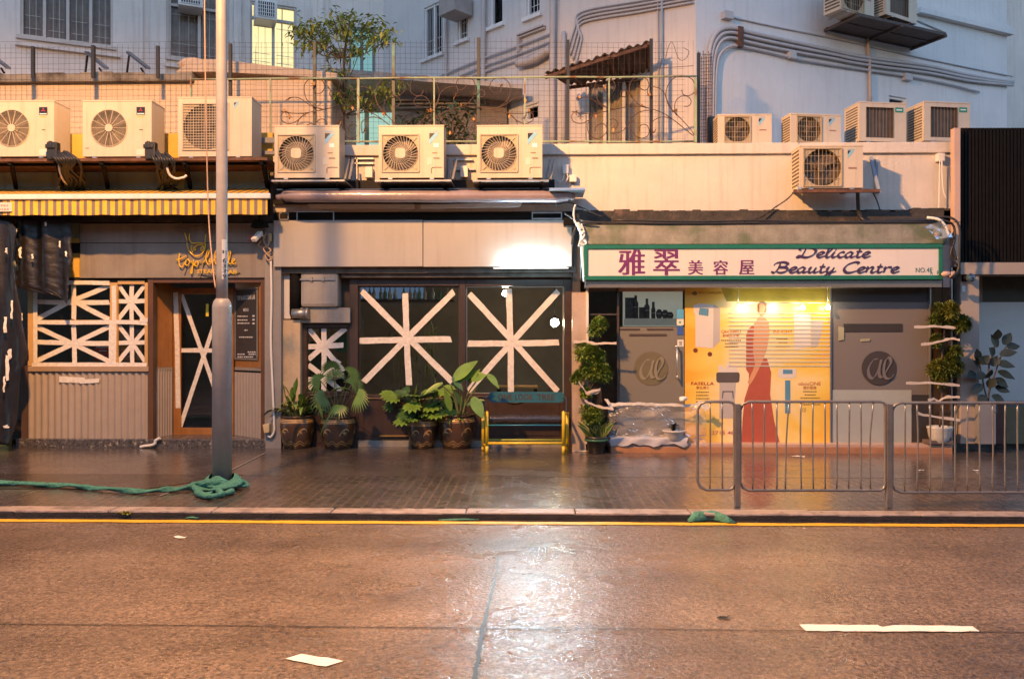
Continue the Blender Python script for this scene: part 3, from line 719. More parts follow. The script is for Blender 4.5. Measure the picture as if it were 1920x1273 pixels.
m = MB(); m.box(GX(287, YL + .1), GX(489, YL + .1), YL + .09, YD + .1, zt_ + .061, zt_ + .12); m.build('recess_ceiling', DARKWOOD, st)
df = MB(); df.pbox(325, 540, 339, 815, YD, .06); df.pbox(424, 540, 438, 815, YD, .06); df.pbox(339.3, 540, 423.7, 552, YD + .003, .05); df.pbox(339.3, 802, 423.7, 815, YD + .003, .05)
do = df.build('door', WOOD, st, bevel=.004)
m = MB(); m.pbox(339, 552, 424, 802, YD + .03, .008); m.build('pane', GLASS_DARK, do)
star(do, YD + .026, [((340, 552), (424, 790)), ((338, 800), (420, 556)), ((339, 657), (424, 658))], 8, seed=100)
star(do, YD - .003, [((329, 548), (334, 765))], 9, 'tape_strip', 110)
m = MB(); m.tube([W(428, 690, YD - .06), W(428, 640, YD - .06)], .012, 8); m.bar(W(428, 642, YD - .06), W(428, 642, YD), .014); m.bar(W(428, 688, YD - .06), W(428, 688, YD), .014); m.build('handle', BLACKMETAL, do)
m = MB(); m.pbox(386, 570, 391, 593, YD - .02, .006); m.build('yellow_sign', mat('yellow_print', (.75, .55, .03), .5), do)
# menu board on the right splay
mb_ = thing('menu_board', 'black framed menu board with small white lettering beside the wooden door', 'menu board', W(465, 672, 11.85))
am, bm_ = Vector((GX(441, YD), YD)), Vector((GX(489, YL + .03), YL + .03)); pm = Plane(am, bm_)
def mslab(mb, x0, y0, x1, y1, o0, o1): pm.pslab(mb, x0, y0, x1, y1, o0, o1)
m = MB(); mslab(m, 442, 541, 485, 674, .002, .014); m.build('board', mat('chalk_black', (.045, .038, .034), .5, .2), mb_)
m = MB(); mslab(m, 442, 541, 485, 543, .0145, .022); mslab(m, 442, 672, 485, 674, .0145, .022); mslab(m, 442, 543.5, 443.6, 671.5, .0145, .022); mslab(m, 483.4, 543.5, 485, 671.5, .0145, .022); m.build('frame', GREYPAINT, mb_)
def mtext(mb, body, x0, y0, x1, y1, o=.0165):
    vs, fs = text_geo(body, 0, .01); ax, bx = min(v[0] for v in vs), max(v[0] for v in vs); ay, by = min(v[1] for v in vs), max(v[1] for v in vs)
    u0, u1 = pm.u_of(x0), pm.u_of(x1); z0, z1 = pm.hit((x0 + x1) / 2, y1).z, pm.hit((x0 + x1) / 2, y0).z
    mb.add([pm.P(u0 + (v[0] - ax) / (bx - ax) * (u1 - u0), z0 + (v[1] - ay) / (by - ay) * (z1 - z0), o) for v in vs], fs)
m = MB(); mtext(m, 'TOP BLADE STEAK LAB', 446, 554, 480, 562); mtext(m, 'MENU', 458, 578, 468, 584)
q = random.Random(8)
for y, x0, x1 in ((592, 447, 466), (599, 447, 466), (605, 447, 470), (618, 460, 466), (631, 450, 476), (659, 466, 481), (663, 447, 461), (663, 468, 481), (668, 447, 457), (668, 459, 476)):
    x = x0
    while x < x1: w = q.uniform(1.5, 4); mslab(m, x, y, min(x1, x + w), y + 2.2, .0147, .0155); x += w + 1
for y in (591, 598, 605): mslab(m, 475, y, 479, y + 3, .0147, .0155)
m.build('lettering', WHITE, mb_)

# ---------------------------------------------------------------- bistro (middle)
YM = 11.80
bs = thing('bistro', 'brown framed bistro front with two big windows crossed with white tape', 'shop', (GX(800, YM), YM, PAV))
m = MB(); m.pbox(513, 413, 792.3, 500, 11.5, .14); m.pbox(793.7, 413, 1072, 500, 11.5, .14); m.build('fascia', FASCIA, bs, bevel=.004)
m = MB(); m.pbox(515, 501, 1080, 512, 11.60, .2); m.pbox(640, 512.3, 1072, 520, 11.66, .3); m.build('lintel', mat('stained_lintel', (.13, .11, .095), .8, .4, 5, .4, 30, col2=(.05, .04, .035), c2=.52), bs)
m = MB(); m.pbox(515, 382, 1082, 414, 11.66, .2); m.pbox(512, 338, 1040, 382, 11.58, .065); m.build('black_recess', DARK, bs)
m = MB(); m.pbox(527, 600, 563, 842, 11.66, .2); m.build('plaster_pier', mat('peeling_plaster', (.52, .40, .26), .85, .18, 3, .4, 22, col2=(.26, .27, .24), c2=.56, streak=.3, stcol=(.3, .2, .12)), bs)
m = MB(); m.pbox(515, 512.5, 662, 604, 11.9, .1); m.build('vent_recess', mat('sooty_paint', (.11, .09, .075), .8, .3), bs)
m = MB(); m.pbox(562, 577, 656, 605, 11.68, .2); m.build('beam', CONC, bs)
fr = MB()
for x0, x1 in ((563, 575), (655, 671), (862, 873), (1058, 1073)): fr.pbox(x0, 606 if x0 < 600 else 521, x1, 838, YM - .03, .12)
fr.pbox(575.3, 606, 654.7, 614, YM - .026, .11); fr.pbox(671.3, 521, 861.7, 536, YM - .026, .11); fr.pbox(873.3, 521, 1057.7, 536, YM - .026, .11)
fr.build('frame', DARKWOOD, bs, bevel=.005)
def mpanel(x0, x1, y0, y1, arch):
    m = MB(); m.pbox(x0, y0, x1, y1, YM - .01, .08); o = m.build('wood_panel', DARKWOOD, bs, bevel=.004)
    m = MB(); ptube(m, [(x0 + 4, y0 + 6), (x0 + (x1 - x0) * .3, y0 + 7), ((x0 + x1) / 2, y0 + arch), (x0 + (x1 - x0) * .7, y0 + 7), (x1 - 4, y0 + 6)], YM - .012, .016)
    for x in (x0 + 10, x1 - 10): m.bar(W(x, y0 + 14, YM - .011), W(x, y1 - 8, YM - .011), .016)
    m.bar(W(x0 + 10, y1 - 9, YM - .011), W(x1 - 10, y1 - 9, YM - .011), .018); m.build('moulding', DARKWOOD, o)
mpanel(575.3, 654.7, 735, 838, 10); mpanel(671.3, 861.7, 741, 824, 10); mpanel(873.3, 1057.7, 738, 824, 18)
m = MB(); m.pbox(671, 826, 1058, 841, YM - .02, .1); m.build('threshold', CONC, bs)
m = MB(); m.bar(W(712, 817, YM - .035), W(765, 817, YM - .035), .02); m.build('brass_strip', mat('brass', (.55, .32, .1), .35, .1, metal=.6), bs)
def bwin(x0, y0, x1, y1, mtl, edge):
    m = MB(); m.pbox(x0, y0, x1, y1, YM + .03, .008); o = m.build('window', mtl, bs)
    m = MB()
    for a in ((x0, y0, x1, y0 + 2), (x0, y1 - 2, x1, y1), (x0, y0 + 2.2, x0 + 2, y1 - 2.2), (x1 - 2, y0 + 2.2, x1, y1 - 2.2)): m.pbox(*a, YM + .014, .012)
    m.build('frame', edge, o); return o
w1 = bwin(672, 537, 861, 741, GLASS_DARK, DARKWOOD); w2 = bwin(874, 537, 1057, 738, GLASS_DARK, mat('steel_edge', (.42, .40, .35), .35, .1, metal=.6)); w3 = bwin(576, 614, 654, 735, GLASS_CLEAR, DARKWOOD)
ys = YM + .024
star(w1, ys, [((678, 546), (848, 716)), ((682, 716), (851, 547)), ((760, 550), (767, 722)), ((673, 639), (846, 636))], 11.5, seed=130)
star(w2, ys, [((880, 551), (1046, 734)), ((878, 733), (1047, 546)), ((954, 542), (958, 736)), ((877, 644), (1048, 642))], 11.5, seed=150)
star(w3, ys, [((578, 616), (644, 696)), ((578, 674), (648, 616)), ((607, 611), (607, 735)), ((577, 650), (644, 647)), ((578, 684), (640, 733)), ((578, 728), (636, 676)), ((577, 712), (645, 704))], 10, seed=170)
# what stands inside the bistro
BT = mat('table_slats', (.42, .24, .10), .5, .2, 7, streak=.4, stcol=(.28, .15, .06))
ta = thing('slatted_table', 'slatted wooden table inside the bistro window behind the bench', 'table', W(970, 800, 12.6))
m = MB(); zz = GZ(727, 12.6)
for i in range(7): m.box(GX(932, 12.6), GX(1008, 12.6), 12.35 + i * .085, 12.35 + i * .085 + .07, zz, zz + .03)
m.build('tabletop', BT, ta)
for x in (936, 1004):
    for y in (12.4, 12.88): m = MB(); m.box(GX(x, 12.6) - .025, GX(x, 12.6) + .025, y - .025, y + .025, PAV + .06, zz); m.build('leg', DARKWOOD, ta)
sh = thing('bottle_shelf', 'lit back shelf with pale bottles seen through the left bistro window', 'shelf', W(740, 560, 14.6))
m = MB(); m.pbox(676, 562, 850, 566, 14.6, .25); m.pbox(676, 532, 850, 535, 14.6, .25); m.build('board', DARKWOOD, sh)
m = MB(); m.pbox(676, 538, 794, 560, 14.84, .01); m.build('back_light', glow('cool_shelf_light', (.30, .48, .85), .2), sh)
for i, x in enumerate((684, 693, 701, 714, 722, 731, 741, 757, 769, 778, 786, 797, 812, 826, 840)):
    m = MB(); c = W(x, 562, 14.7); m.lathe([(.035, 0), (.036, .12), (.013, .17), (.012, .22)], c, 10); tag(m.build('bottle', mat(('pale_bottle', 'green_bottle', 'clear_bottle')[i % 3], ((.4, .45, .5), (.12, .25, .15), (.5, .5, .45))[i % 3], .2), None),
        'small bottle in the row on the lit back shelf of the bistro', 'bottle', 'bottles on the bistro shelf')
gb = thing('bottle_crate', 'green plastic bottle crate with a blue bottle in the narrow taped window', 'crate', W(612, 735, 12.25))
m = MB(); m.pbox(580, 690, 650, 733, 12.2, .3); m.build('box', DARK, gb)
m = MB(); m.pbox(582, 640, 620, 689, 12.3, .05); m.pbox(630, 622, 650, 660, 12.32, .05); m.build('green_sheet', mat('green_plastic', (.02, .22, .13), .4, .3, 5), gb)
m = MB(); m.tube([W(600, 612, 12.2), W(606, 640, 12.2)], .03, 8); m.build('blue_bottle', mat('blue_plastic', (.04, .10, .42), .3), gb)
# bamboo inside the left window
ib = thing('indoor_bamboo', 'yellow-green bamboo standing inside the left bistro window', 'plant', W(775, 800, 12.3)); q = random.Random(77)
S_, F_ = MB(), MB()
for k in range(11):
    x = 738 + k * 8 + q.uniform(-3, 3); Yk = 12.3 + q.uniform(-.2, .3); S_.tube([W(x, 800, Yk), W(x + q.uniform(-5, 5), 600 + q.uniform(-20, 40), Yk)], .008, 5)
    for j in range(16):
        c = W(x + q.uniform(-6, 6), q.uniform(600, 730), Yk); leaf(F_, c, (q.uniform(-1, 1), q.uniform(-1, 1), q.uniform(-.9, .3)), q.uniform(.08, .16), .022, .4, .2, 3)
S_.build('stem', mat('bamboo_stem', (.22, .20, .05), .5, .2), ib); F_.build('foliage', mat('bamboo_leaf', (.12, .15, .035), .5, .3), ib)
# bulbs inside
def bulb(px, py, Y, r, power, col, label, name):
    t = thing(name, label, 'lamp', W(px, py, Y))
    m = MB(); m.ball(W(px, py, Y), r, 16, 10); m.build('globe', glow('bulb_' + name, col, 150), t)
    m = MB(); p = W(px, py, Y); m.tube([p + Vector((0, .0, r * .9)), p + Vector((0, .02, r * 1.6))], r * .35, 8); m.tube([p + Vector((0, .02, r * 1.5)), (p.x, Y + .02, 4.2)], .006, 5); m.build('fitting', BLACKMETAL, t)
    L = bpy.data.lights.new(name, 'POINT'); L.energy = power; L.color = col; L.shadow_soft_size = r * 1.05
    lo = bpy.data.objects.new(name + '_light', L); COL.objects.link(lo); lo.location = (0, 0, 0); lo.parent = t
bulb(1040, 605, 12.15, .062, 26, (1.0, .86, .58), 'round glowing globe lamp at the right edge of the bistro window', 'globe_lamp')
bulb(948, 550, 12.3, .05, 22, (1.0, .90, .66), 'bright pendant bulb near the top of the right bistro window', 'pendant_lamp')
# duct and pipes under the fascia, left
dt = thing('kitchen_duct', 'grey metal duct box with pipe elbow under the bistro fascia', 'duct', W(590, 600, 11.6))
m = MB(); m.pbox(563, 506, 634, 576, 11.62, .26); m.build('box', mat('duct_paint', (.34, .31, .27), .45, .12, 5, metal=.2, streak=.3, stcol=(.18, .14, .1)), dt, bevel=.05)
m = MB(); m.bar(W(563, 524, 11.61), W(628, 524, 11.61), .025); m.bar(W(584, 520, 11.6), W(584, 527, 11.6), .03); m.bar(W(606, 520, 11.6), W(606, 527, 11.6), .03); m.build('clamp', GALV, dt)
m = MB(); m.tube([W(554, 504, 11.7), W(554, 590, 11.7)], .085, 12); m.build('flue', BLACKMETAL, dt)
m = MB(); m.pbox(526, 505, 545, 598, 11.7, .12); m.build('side_panel', WHITEMETAL, dt, bevel=.01)
m = MB(); m.tube([W(548, 588, 11.62), W(578, 588, 11.62)], .07, 14); m.tube([W(574, 588, 11.62), W(579, 588, 11.62)], .085, 14); m.build('elbow', GALV, dt)
# dark gap between the shops
m = MB(); m.pbox(1073.5, 400, 1088, 842, 11.62, .2); m.build('dark_pier', mat('dark_tile', (.05, .042, .04), .4, .3, 5, streak=.3), bs)
bf = [MB(), MB(), MB()]
for a in ((523, 399, 541, 400.6), (523, 411, 541, 412.6), (523, 400, 524.6, 412), (539.4, 400, 541, 412), (556, 396.5, 626, 398), (556, 398, 557.5, 413), (624.5, 398, 626, 413), (997, 397.5, 1054, 400), (997, 409, 1054, 411.5), (997, 400, 999, 409), (1052, 400, 1054, 409)):
    k_ = 0 if a[0] < 545 else (1 if a[0] < 630 else 2); bf[k_].pbox(*a, 11.48, .02)
for b_ in bf: b_.build('bracket_frame', GALV, bs)
for pts, lb in ((((576, 383), (582, 391), (776, 391), (776, 383)), 'left'), (((789, 384), (789, 391), (974, 388), (979, 380)), 'right')):
    m = MB(); m.pprism(pts, 11.42, .03); tag(m.build('white_board', WHITE), 'long white board tucked under the rolled awning, ' + ('nearest the steak shop' if lb == 'left' else 'nearest the beauty salon'), 'board', 'white boards under the rolled awning')
# LED wash light fixed under the right end of the fascia
ld = thing('sign_light', 'white LED light bar washing the right end of the bistro fascia', 'lamp', W(995, 502, 11.45))
m = MB(); m.pbox(925, 501.2, 1066, 504, 11.42, .06); m.pbox(940, 491, 1060, 501, 11.436, .05); m.build('housing', WHITEMETAL, ld)
m = MB()
for x in (940, 1050): m.bar(W(x, 503, 11.45), W(x, 503, 11.5), .012)
m.build('arm', GALV, ld)
m = MB(); m.pbox(940, 491, 1060, 500.8, 11.43, .004); m.build('lens', glow('led_white', (.56, .85, 1.0), 290), ld)
L = bpy.data.lights.new('led_wash', 'AREA'); L.shape = 'RECTANGLE'; L.size = 1.05; L.size_y = .02; L.energy = 1.9; L.color = (.55, .88, 1.0)
lo = bpy.data.objects.new('led_wash', L); COL.objects.link(lo); p = W(995, 501, 11.24) - ld.location; lo.location = p; lo.parent = ld; lo.rotation_euler = (R(118), 0, 0)

# ---------------------------------------------------------------- beauty salon (right)
YB = 11.42
bc = thing('beauty_salon', 'beauty salon front with frosted windows under a green framed sign', 'shop', (GX(1430, YB), YB, PAV))
m = MB(); m.pbox(1089, 421, 1776, 458, 11.16, .40); m.build('canopy', CONC_MOSSY, bc, bevel=.012)
m = MB(); m.pbox(1098, 526, 1766, 539, 11.16, .32); m.build('soffit_trim', mat('polished_trim', (.55, .52, .48), .2, .08, metal=.8), bc, bevel=.004)
m = MB(); m.pbox(1089, 459, 1768, 524, 11.24, .3); m.build('sign_backing', DARK, bc)
PIER = mat('marble_pier', (.46, .36, .30), .45, .2, 3, .1, 30, col2=(.30, .23, .19), c2=.56, streak=.3, stcol=(.2, .15, .12))
m = MB(); m.pbox(1073, 548, 1098.5, 848, YB, .18); m.build('pier', PIER, bc)
m = MB(); m.pbox(1099, 528, 1103.5, 832, YB - .03, .05); m.build('white_edge', WHITEMETAL, bc)
m = MB(); m.pbox(1746, 540, 1766, 832, YB + .02, .12); m.pbox(1767, 540, 1784, 835, YB + .03, .12); m.build('mirror_pier', mat('brown_mirror', (.16, .10, .06), .08, .3, 3, metal=.7), bc)
m = MB(); m.pbox(1744, 540, 1746, 832, YB - .01, .04); m.pbox(1784, 500, 1786, 835, YB - .01, .04); m.build('steel_edge', ALU, bc)
m = MB(); m.pbox(1768, 460, 1784, 539, YB + .02, .1); m.pbox(1770, 395, 1786, 460, 11.5, .1); m.build('pink_pier', mat('pink_paint', (.46, .34, .30), .7, .1), bc)
m = MB(); m.pbox(1145, 838, 1786, 851, 11.22, .9); m.build('step', mat('orange_tile', (.42, .20, .10), .3, .18, 6, .05, 60, coat=.3), bc, bevel=.006)
m = MB(); m.pbox(1145, 832.5, 1786, 837.6, 11.24, .5); m.build('step_edge', mat('pink_tile', (.5, .34, .26), .35, .1), bc, bevel=.004)
# left bay
fm = MB()
fm.pbox(1103.8, 540, 1156, 546, YB + .02, .08); fm.pbox(1157, 540, 1161, 832, YB, .06); fm.pbox(1103.8, 588, 1157, 591, YB + .03, .04)
fm.build('frame', mat('bronze_frame', (.12, .09, .075), .35, .2, metal=.5), bc)
m = MB(); m.pbox(1161, 536, 1283, 546, YB, .08); m.build('transom', mat('peach_paint', (.52, .30, .2), .6, .15, 5), bc)
m = MB(); m.pbox(1104, 540, 1156.8, 756, YB + .05, .008); m.pbox(1104, 758, 1156.8, 832, YB + .05, .008); m.build('window', GLASS_DARK, bc)
FROST = glass('frosted_film', (.34, .33, .30), .55, .12, .6, (.34, .31, .26))
m = MB(); m.pbox(1161.5, 613, 1283, 832, YB + .02, .008); dr = m.build('door', FROST, bc)
m = MB(); m.pbox(1161.5, 547, 1283, 612.5, YB + .02, .008); m.build('pane', GLASS_CLEAR, dr)
m = MB(); m.tube([W(1269, 648, YB - .06), W(1270, 712, YB - .06)], .011, 8); m.ball(W(1268, 650, YB - .06), .02); m.ball(W(1269, 707, YB - .06), .018)
for y in (650, 707): m.bar(W(1269, y, YB - .06), W(1269, y, YB + .02), .014)
m.build('handle', ALU, dr)
m = MB(); m.pbox(1160, 616, 1200, 619, YB + .012, .004); m.pbox(1180, 626, 1250, 630, YB + .012, .004); m.pbox(1213, 616, 1262, 619, YB + .012, .004); m.build('film_band', mat('dark_film', (.085, .06, .05), .3), dr)
lc = mat('logo_taupe', (.15, .125, .07), .45, .1); ld_ = mat('logo_dark', (.055, .045, .042), .4, .1)
def logo(parent, cx, cy, r, Y, disc, ink):
    m = MB(); m.prism([(GX(cx, Y) + r * math.cos(t) * .0078, GZ(cy, Y, cx) + r * math.sin(t) * .0078) for t in [2 * math.pi * i / 40 for i in range(40)]], Y, Y + .004)
    o = m.build('emblem', disc, parent)
    m = MB()
    A = [(-.05, .55), (-.35, .45), (-.62, -.05), (-.55, -.5), (-.3, -.55), (-.02, -.05), (.12, .5), (.0, -.1), (.02, -.45), (.2, -.5), (.45, -.1), (.68, .35), (.55, .62), (.35, .4), (.25, -.1), (.35, -.55), (.62, -.6), (.85, -.35)]
    P = [(p.x, p.z) for p in crom([(GX(cx, Y) + x * r * .0078, 0, GZ(cy, Y, cx) + z * r * .0078) for x, z in A], 8)]
    ribbon(m, P, Y - .002, .012, .05); m.build('emblem_letter', ink, o)
logo(dr, 1221, 691, 31, YB + .014, lc, mat('logo_pale', (.24, .21, .14), .45))
# black and white product picture
pp = thing('product_picture', 'black and white picture of cosmetic bottles and jars in the salon window', 'picture', W(1224, 612, YB + .06))
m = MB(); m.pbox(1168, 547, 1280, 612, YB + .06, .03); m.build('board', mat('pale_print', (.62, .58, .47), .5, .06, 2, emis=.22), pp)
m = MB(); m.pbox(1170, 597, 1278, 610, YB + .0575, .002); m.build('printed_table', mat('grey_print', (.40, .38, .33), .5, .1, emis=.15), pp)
INK = mat('dark_print', (.05, .045, .045), .5, .4, 14)
yk = YB + .055
for x0, y0, x1, y1, nk in ((1172, 558, 1190, 597, 0), (1187, 560, 1197, 597, 1), (1198, 576, 1210, 597, 0), (1208, 566, 1218, 597, 1), (1221, 572, 1229, 597, 1), (1230, 580, 1242, 597, 2), (1241, 581, 1253, 597, 2), (1250, 585, 1263, 597, 2), (1174, 585, 1186, 597, 2)):
    m = MB(); xm = (x0 + x1) / 2
    if nk == 1: m.pprism([(x0, y1), (x0, y0 + 8), (xm - 2.5, y0 + 4), (xm - 2.5, y0 - 6), (xm + 2.5, y0 - 6), (xm + 2.5, y0 + 4), (x1, y0 + 8), (x1, y1)], yk, .002)
    elif nk == 2: m.pprism([(x0 + 2, y1), (x0, y1 - 5), (x0, y0 + 5), (x0 + 3, y0), (x1 - 3, y0), (x1, y0 + 5), (x1, y1 - 5), (x1 - 2, y1)], yk - .001, .003)
    else: m.pbox(x0, y0, x1, y1, yk, .002)
    m.build('printed_bottle', INK, pp); 
m = MB()
for x, y in ((1190, 575), (1213, 581), (1225, 586), (1235, 587), (1246, 588), (1256, 590)): m.pbox(x - 3, y, x + 4, y + 1.6, yk - .003, .001)
m.build('printed_shine', mat('mid_print', (.3, .28, .26), .5), pp)
def sticker(px0, py0, px1, py1, m_, label, extra=None):
    t = MB(); t.pbox(px0, py0, px1, py1, YB + .014, .003); o = t.build('sticker', m_); tag(o, label, 'sticker', 'stickers on the salon door')
    if extra: extra(o)
    return o
SKYB = mat('sky_blue_print', (.10, .36, .58), .5); DBLUE = mat('deep_blue_print', (.04, .10, .36), .5); PAPER = mat('paper', (.72, .68, .58), .6)
sticker(1269, 580, 1282, 597, SKYB, 'light blue payment sticker, topmost of those on the salon door')
def dots(o):
    m = MB(); m.ball(W(1275, 604, YB + .013), .016, 10, 6, sy=.1); m.build('green_mark', mat('green_print', (.03, .35, .2), .5), o)
sticker(1269, 598, 1282, 610, PAPER, 'white sticker with a green mark on the salon door', dots)
sticker(1270, 612, 1281, 628, DBLUE, 'deep blue sticker below the white one on the salon door')
def ink(o):
    m = MB(); ptext(m, '营', 1273, 640, 1279, 648, YB + .013); m.build('lettering', INK, o)
sticker(1270, 637, 1282, 650, PAPER, 'cream notice with a small dark character above the door handle', ink)
# right bay
FROST2 = glass('frosted_film_dark', (.22, .20, .20), .5, .15, .65, (.29, .26, .25))
m = MB(); m.pbox(1559, 540, 1744, 832, YB + .05, .008); rb = m.build('window', FROST2, bc)
m = MB(); m.pbox(1560, 731, 1709, 831, YB + .042, .004); m.build('white_panel', mat('greenish_panel', (.36, .38, .35), .4, .06), rb)
for a in ((1559, 540, 1744, 566), (1582, 607, 1692, 622), (1710, 740, 1744, 830)):
    m = MB(); m.pbox(*a, YB + .04, .006); m.build('dark_film', mat('dark_film2', (.045, .04, .04), .3), rb)
for a in (((1577, 613), (1577, 638), YB + .035, 11, 3), ((1613, 638), (1631, 637), YB + .036, 5, 4)):
    m = MB(); tape(m, *a); m.build('paper_scrap', mat('olive_paper', (.32, .30, .2), .6), rb)
logo(rb, 1648, 690, 31, YB + .036, ld_, mat('logo_grey', (.17, .15, .145), .4))
m = MB(); m.pbox(1556.5, 536, 1559, 832, YB + .02, .03); m.build('mullion', ALU, bc)

# the sign
sg = thing('salon_sign', 'long white sign board in a green frame with purple lettering', 'sign', W(1430, 524, 11.1))
YS = 11.10; GRN = mat('green_frame_paint', (.015, .15, .10), .35, .15, 8, streak=.15)
m = MB(); m.pbox(1095, 458.5, 1768, 466, YS, .13); m.pbox(1095, 517, 1768, 524.5, YS, .13); m.pbox(1095, 466.2, 1102, 516.8, YS, .13); m.pbox(1761, 466.2, 1768, 516.8, YS, .13); m.build('frame', GRN, sg, bevel=.004)
m = MB(); m.pbox(1102.2, 466.2, 1760.8, 516.8, YS + .02, .05); m.build('panel', mat('white_acrylic', (.68, .635, .60), .3, .03, 2, streak=.18, stcol=(.55, .38, .28)), sg)
PURP = mat('purple_letters', (.16, .03, .13), .4); INDIGO = mat('indigo_letters', (.055, .03, .085), .4); SIGNG = mat('green_letters', (.03, .13, .09), .4)
yl = YS + .016
def bold(mb, body, x0, y0, x1, y1, Y, px):   # a heavier weight: three passes of the same letter
    for k, f in enumerate((-.5, 0, .5)): ptext(mb, body, x0 + px * f + px * .3, y0, x1 + px * f - px * .3, y1, Y - .0005 * k)
m = MB(); bold(m, '雅', 1159, 468, 1209, 516, yl, 2.4); bold(m, '翠', 1225, 468, 1274, 516, yl, 2.4)
for c, x in (('美', 1290), ('容', 1337), ('屋', 1386)): bold(m, c, x, 488, x + 28, 515, yl, 1.3)
m.build('lettering', PURP, sg)
GL = {'e': (([(0, .42), (.36, .52), (.52, .82), (.34, 1.0), (.1, .74), (.1, .28), (.3, .02), (.66, .32)],), .62),
      'l': (([(0, .2), (.2, .7), (.45, 1.6), (.36, 1.95), (.2, 1.6), (.15, .4), (.26, .02), (.52, .3)],), .5),
      'i': (([(0, .4), (.2, .95), (.13, .3), (.24, .02), (.5, .3)], [(.24, 1.42), (.3, 1.36)]), .48),
      'c': (([(.52, .78), (.38, 1.0), (.13, .75), (.1, .3), (.3, .02), (.64, .32)],), .6),
      'a': (([(.55, .85), (.34, 1.0), (.08, .6), (.1, .15), (.26, .02), (.5, .5), (.58, 1.0)], [(.58, 1.0), (.5, .3), (.6, .02), (.85, .3)]), .82),
      't': (([(.24, 1.65), (.15, .4), (.28, .02), (.54, .3)], [(0, 1.05), (.45, 1.1)]), .52),
      'u': (([(0, .6), (.16, 1), (.1, .25), (.26, .02), (.5, .5), (.57, 1.0)], [(.57, 1.0), (.5, .25), (.62, .02), (.86, .3)]), .82),
      'y': (([(0, .6), (.16, 1), (.12, .3), (.27, .05), (.5, .5), (.6, 1.0)], [(.6, 1.0), (.5, 0), (.3, -.62), (.08, -.55), (.2, -.25), (.82, .3)]), .8),
      'n': (([(0, .7), (.13, 1), (.1, 0)], [(.11, .4), (.36, .97), (.52, .9), (.48, .25), (.6, .02), (.86, .3)]), .82),
      'r': (([(0, .7), (.13, 1.0), (.1, 0)], [(.11, .5), (.3, .95), (.52, .98), (.5, .75)]), .6),
      'D': (([(.42, 1.75), (.36, .9), (.2, .12), (-.1, .08), (.05, .28), (.6, .02), (1.05, .4), (1.22, 1.1), (.98, 1.7), (.4, 1.92), (-.08, 1.6), (0, 1.3)],), 1.38),
      'B': (([(.42, 1.75), (.36, .8), (.16, .05), (-.12, .15)], [(-.05, 1.3), (.1, 1.75), (.62, 1.92), (.98, 1.6), (.78, 1.12), (.42, 1.0), (.92, .92), (1.04, .4), (.68, .02), (.3, .12)]), 1.2),
      'C': (([(1.0, 1.45), (1.08, 1.8), (.76, 1.92), (.3, 1.5), (.1, .8), (.25, .15), (.62, .02), (1.12, .4)],), 1.12)}
def script(mb, word, x0, x1, ybase, xh, Y):
    tot = sum(GL[c][1] for c in word); k = (x1 - x0) / tot; x = x0
    for c in word:
        for stroke in GL[c][0]:
            P = [(x + (sx * k) + sy * xh * .30, ybase - sy * xh) for sx, sy in stroke]
            P = crom([(a, 0, b) for a, b in P], 7); P = [(W(p.x, p.z, Y).x, W(p.x, p.z, Y).z) for p in P]
            ribbon(mb, P, Y, .014, .046, R(38))
        x += GL[c][1] * k
m = MB(); script(m, 'Delicate', 1496, 1630, 483, 10.2, yl); script(m, 'Beauty', 1448, 1566, 511.5, 10.2, yl); script(m, 'Centre', 1578, 1684, 511.5, 10.2, yl); m.build('script_lettering', INDIGO, sg)
m = MB(); ptext(m, 'NO.4F', 1717, 502, 1748, 511, yl); m.build('shop_number', SIGNG, sg)
m = MB(); ptext(m, 'A', 1744, 508, 1749, 515, yl); ptext(m, 'F', 1757, 508, 1760, 515, yl); m.build('small_lettering', SIGNG, sg)

# the big yellow poster
YP = YB + .03
ps = thing('yellow_poster', 'tall yellow beauty poster with white machines and a woman in a red gown', 'poster', W(1420, 831, YP))
pmat = bpy.data.materials.new('yellow_poster_print'); pmat.use_nodes = True
n, l = pmat.node_tree.nodes, pmat.node_tree.links; b = n['Principled BSDF']; b.inputs['Roughness'].default_value = .35
tc = n.new('ShaderNodeTexCoord'); mp = n.new('ShaderNodeMapping'); mp.inputs['Scale'].default_value = (.5, 1, .85); l.new(tc.outputs['Object'], mp.inputs[0])
nz = n.new('ShaderNodeTexNoise'); nz.inputs['Scale'].default_value = 1.5; nz.inputs['Detail'].default_value = 3; nz.inputs['Distortion'].default_value = 1.1; l.new(mp.outputs[0], nz.inputs['Vector'])
sx_ = n.new('ShaderNodeSeparateXYZ'); l.new(tc.outputs['Object'], sx_.inputs[0])
ab = n.new('ShaderNodeMath'); ab.operation = 'ABSOLUTE'; l.new(sx_.outputs[0], ab.inputs[0])
mr = n.new('ShaderNodeMapRange'); mr.inputs['From Min'].default_value = .05; mr.inputs['From Max'].default_value = 1.06; mr.inputs['To Min'].default_value = -.2; mr.inputs['To Max'].default_value = .22; l.new(ab.outputs[0], mr.inputs[0])
ad = n.new('ShaderNodeMath'); ad.operation = 'ADD'; l.new(nz.outputs['Fac'], ad.inputs[0]); l.new(mr.outputs[0], ad.inputs[1])
rp = n.new('ShaderNodeValToRGB'); e = rp.color_ramp.elements; e[0].position = .3; e[0].color = (.84, .68, .40, 1); e[1].position = .75; e[1].color = (.82, .41, .04, 1)
q_ = rp.color_ramp.elements.new(.52); q_.color = (.84, .57, .11, 1); l.new(ad.outputs[0], rp.inputs[0]); l.new(rp.outputs[0], b.inputs['Base Color'])
m = MB(); m.pbox(1284, 540, 1556, 831, YP, .004); m.build('print', pmat, ps)
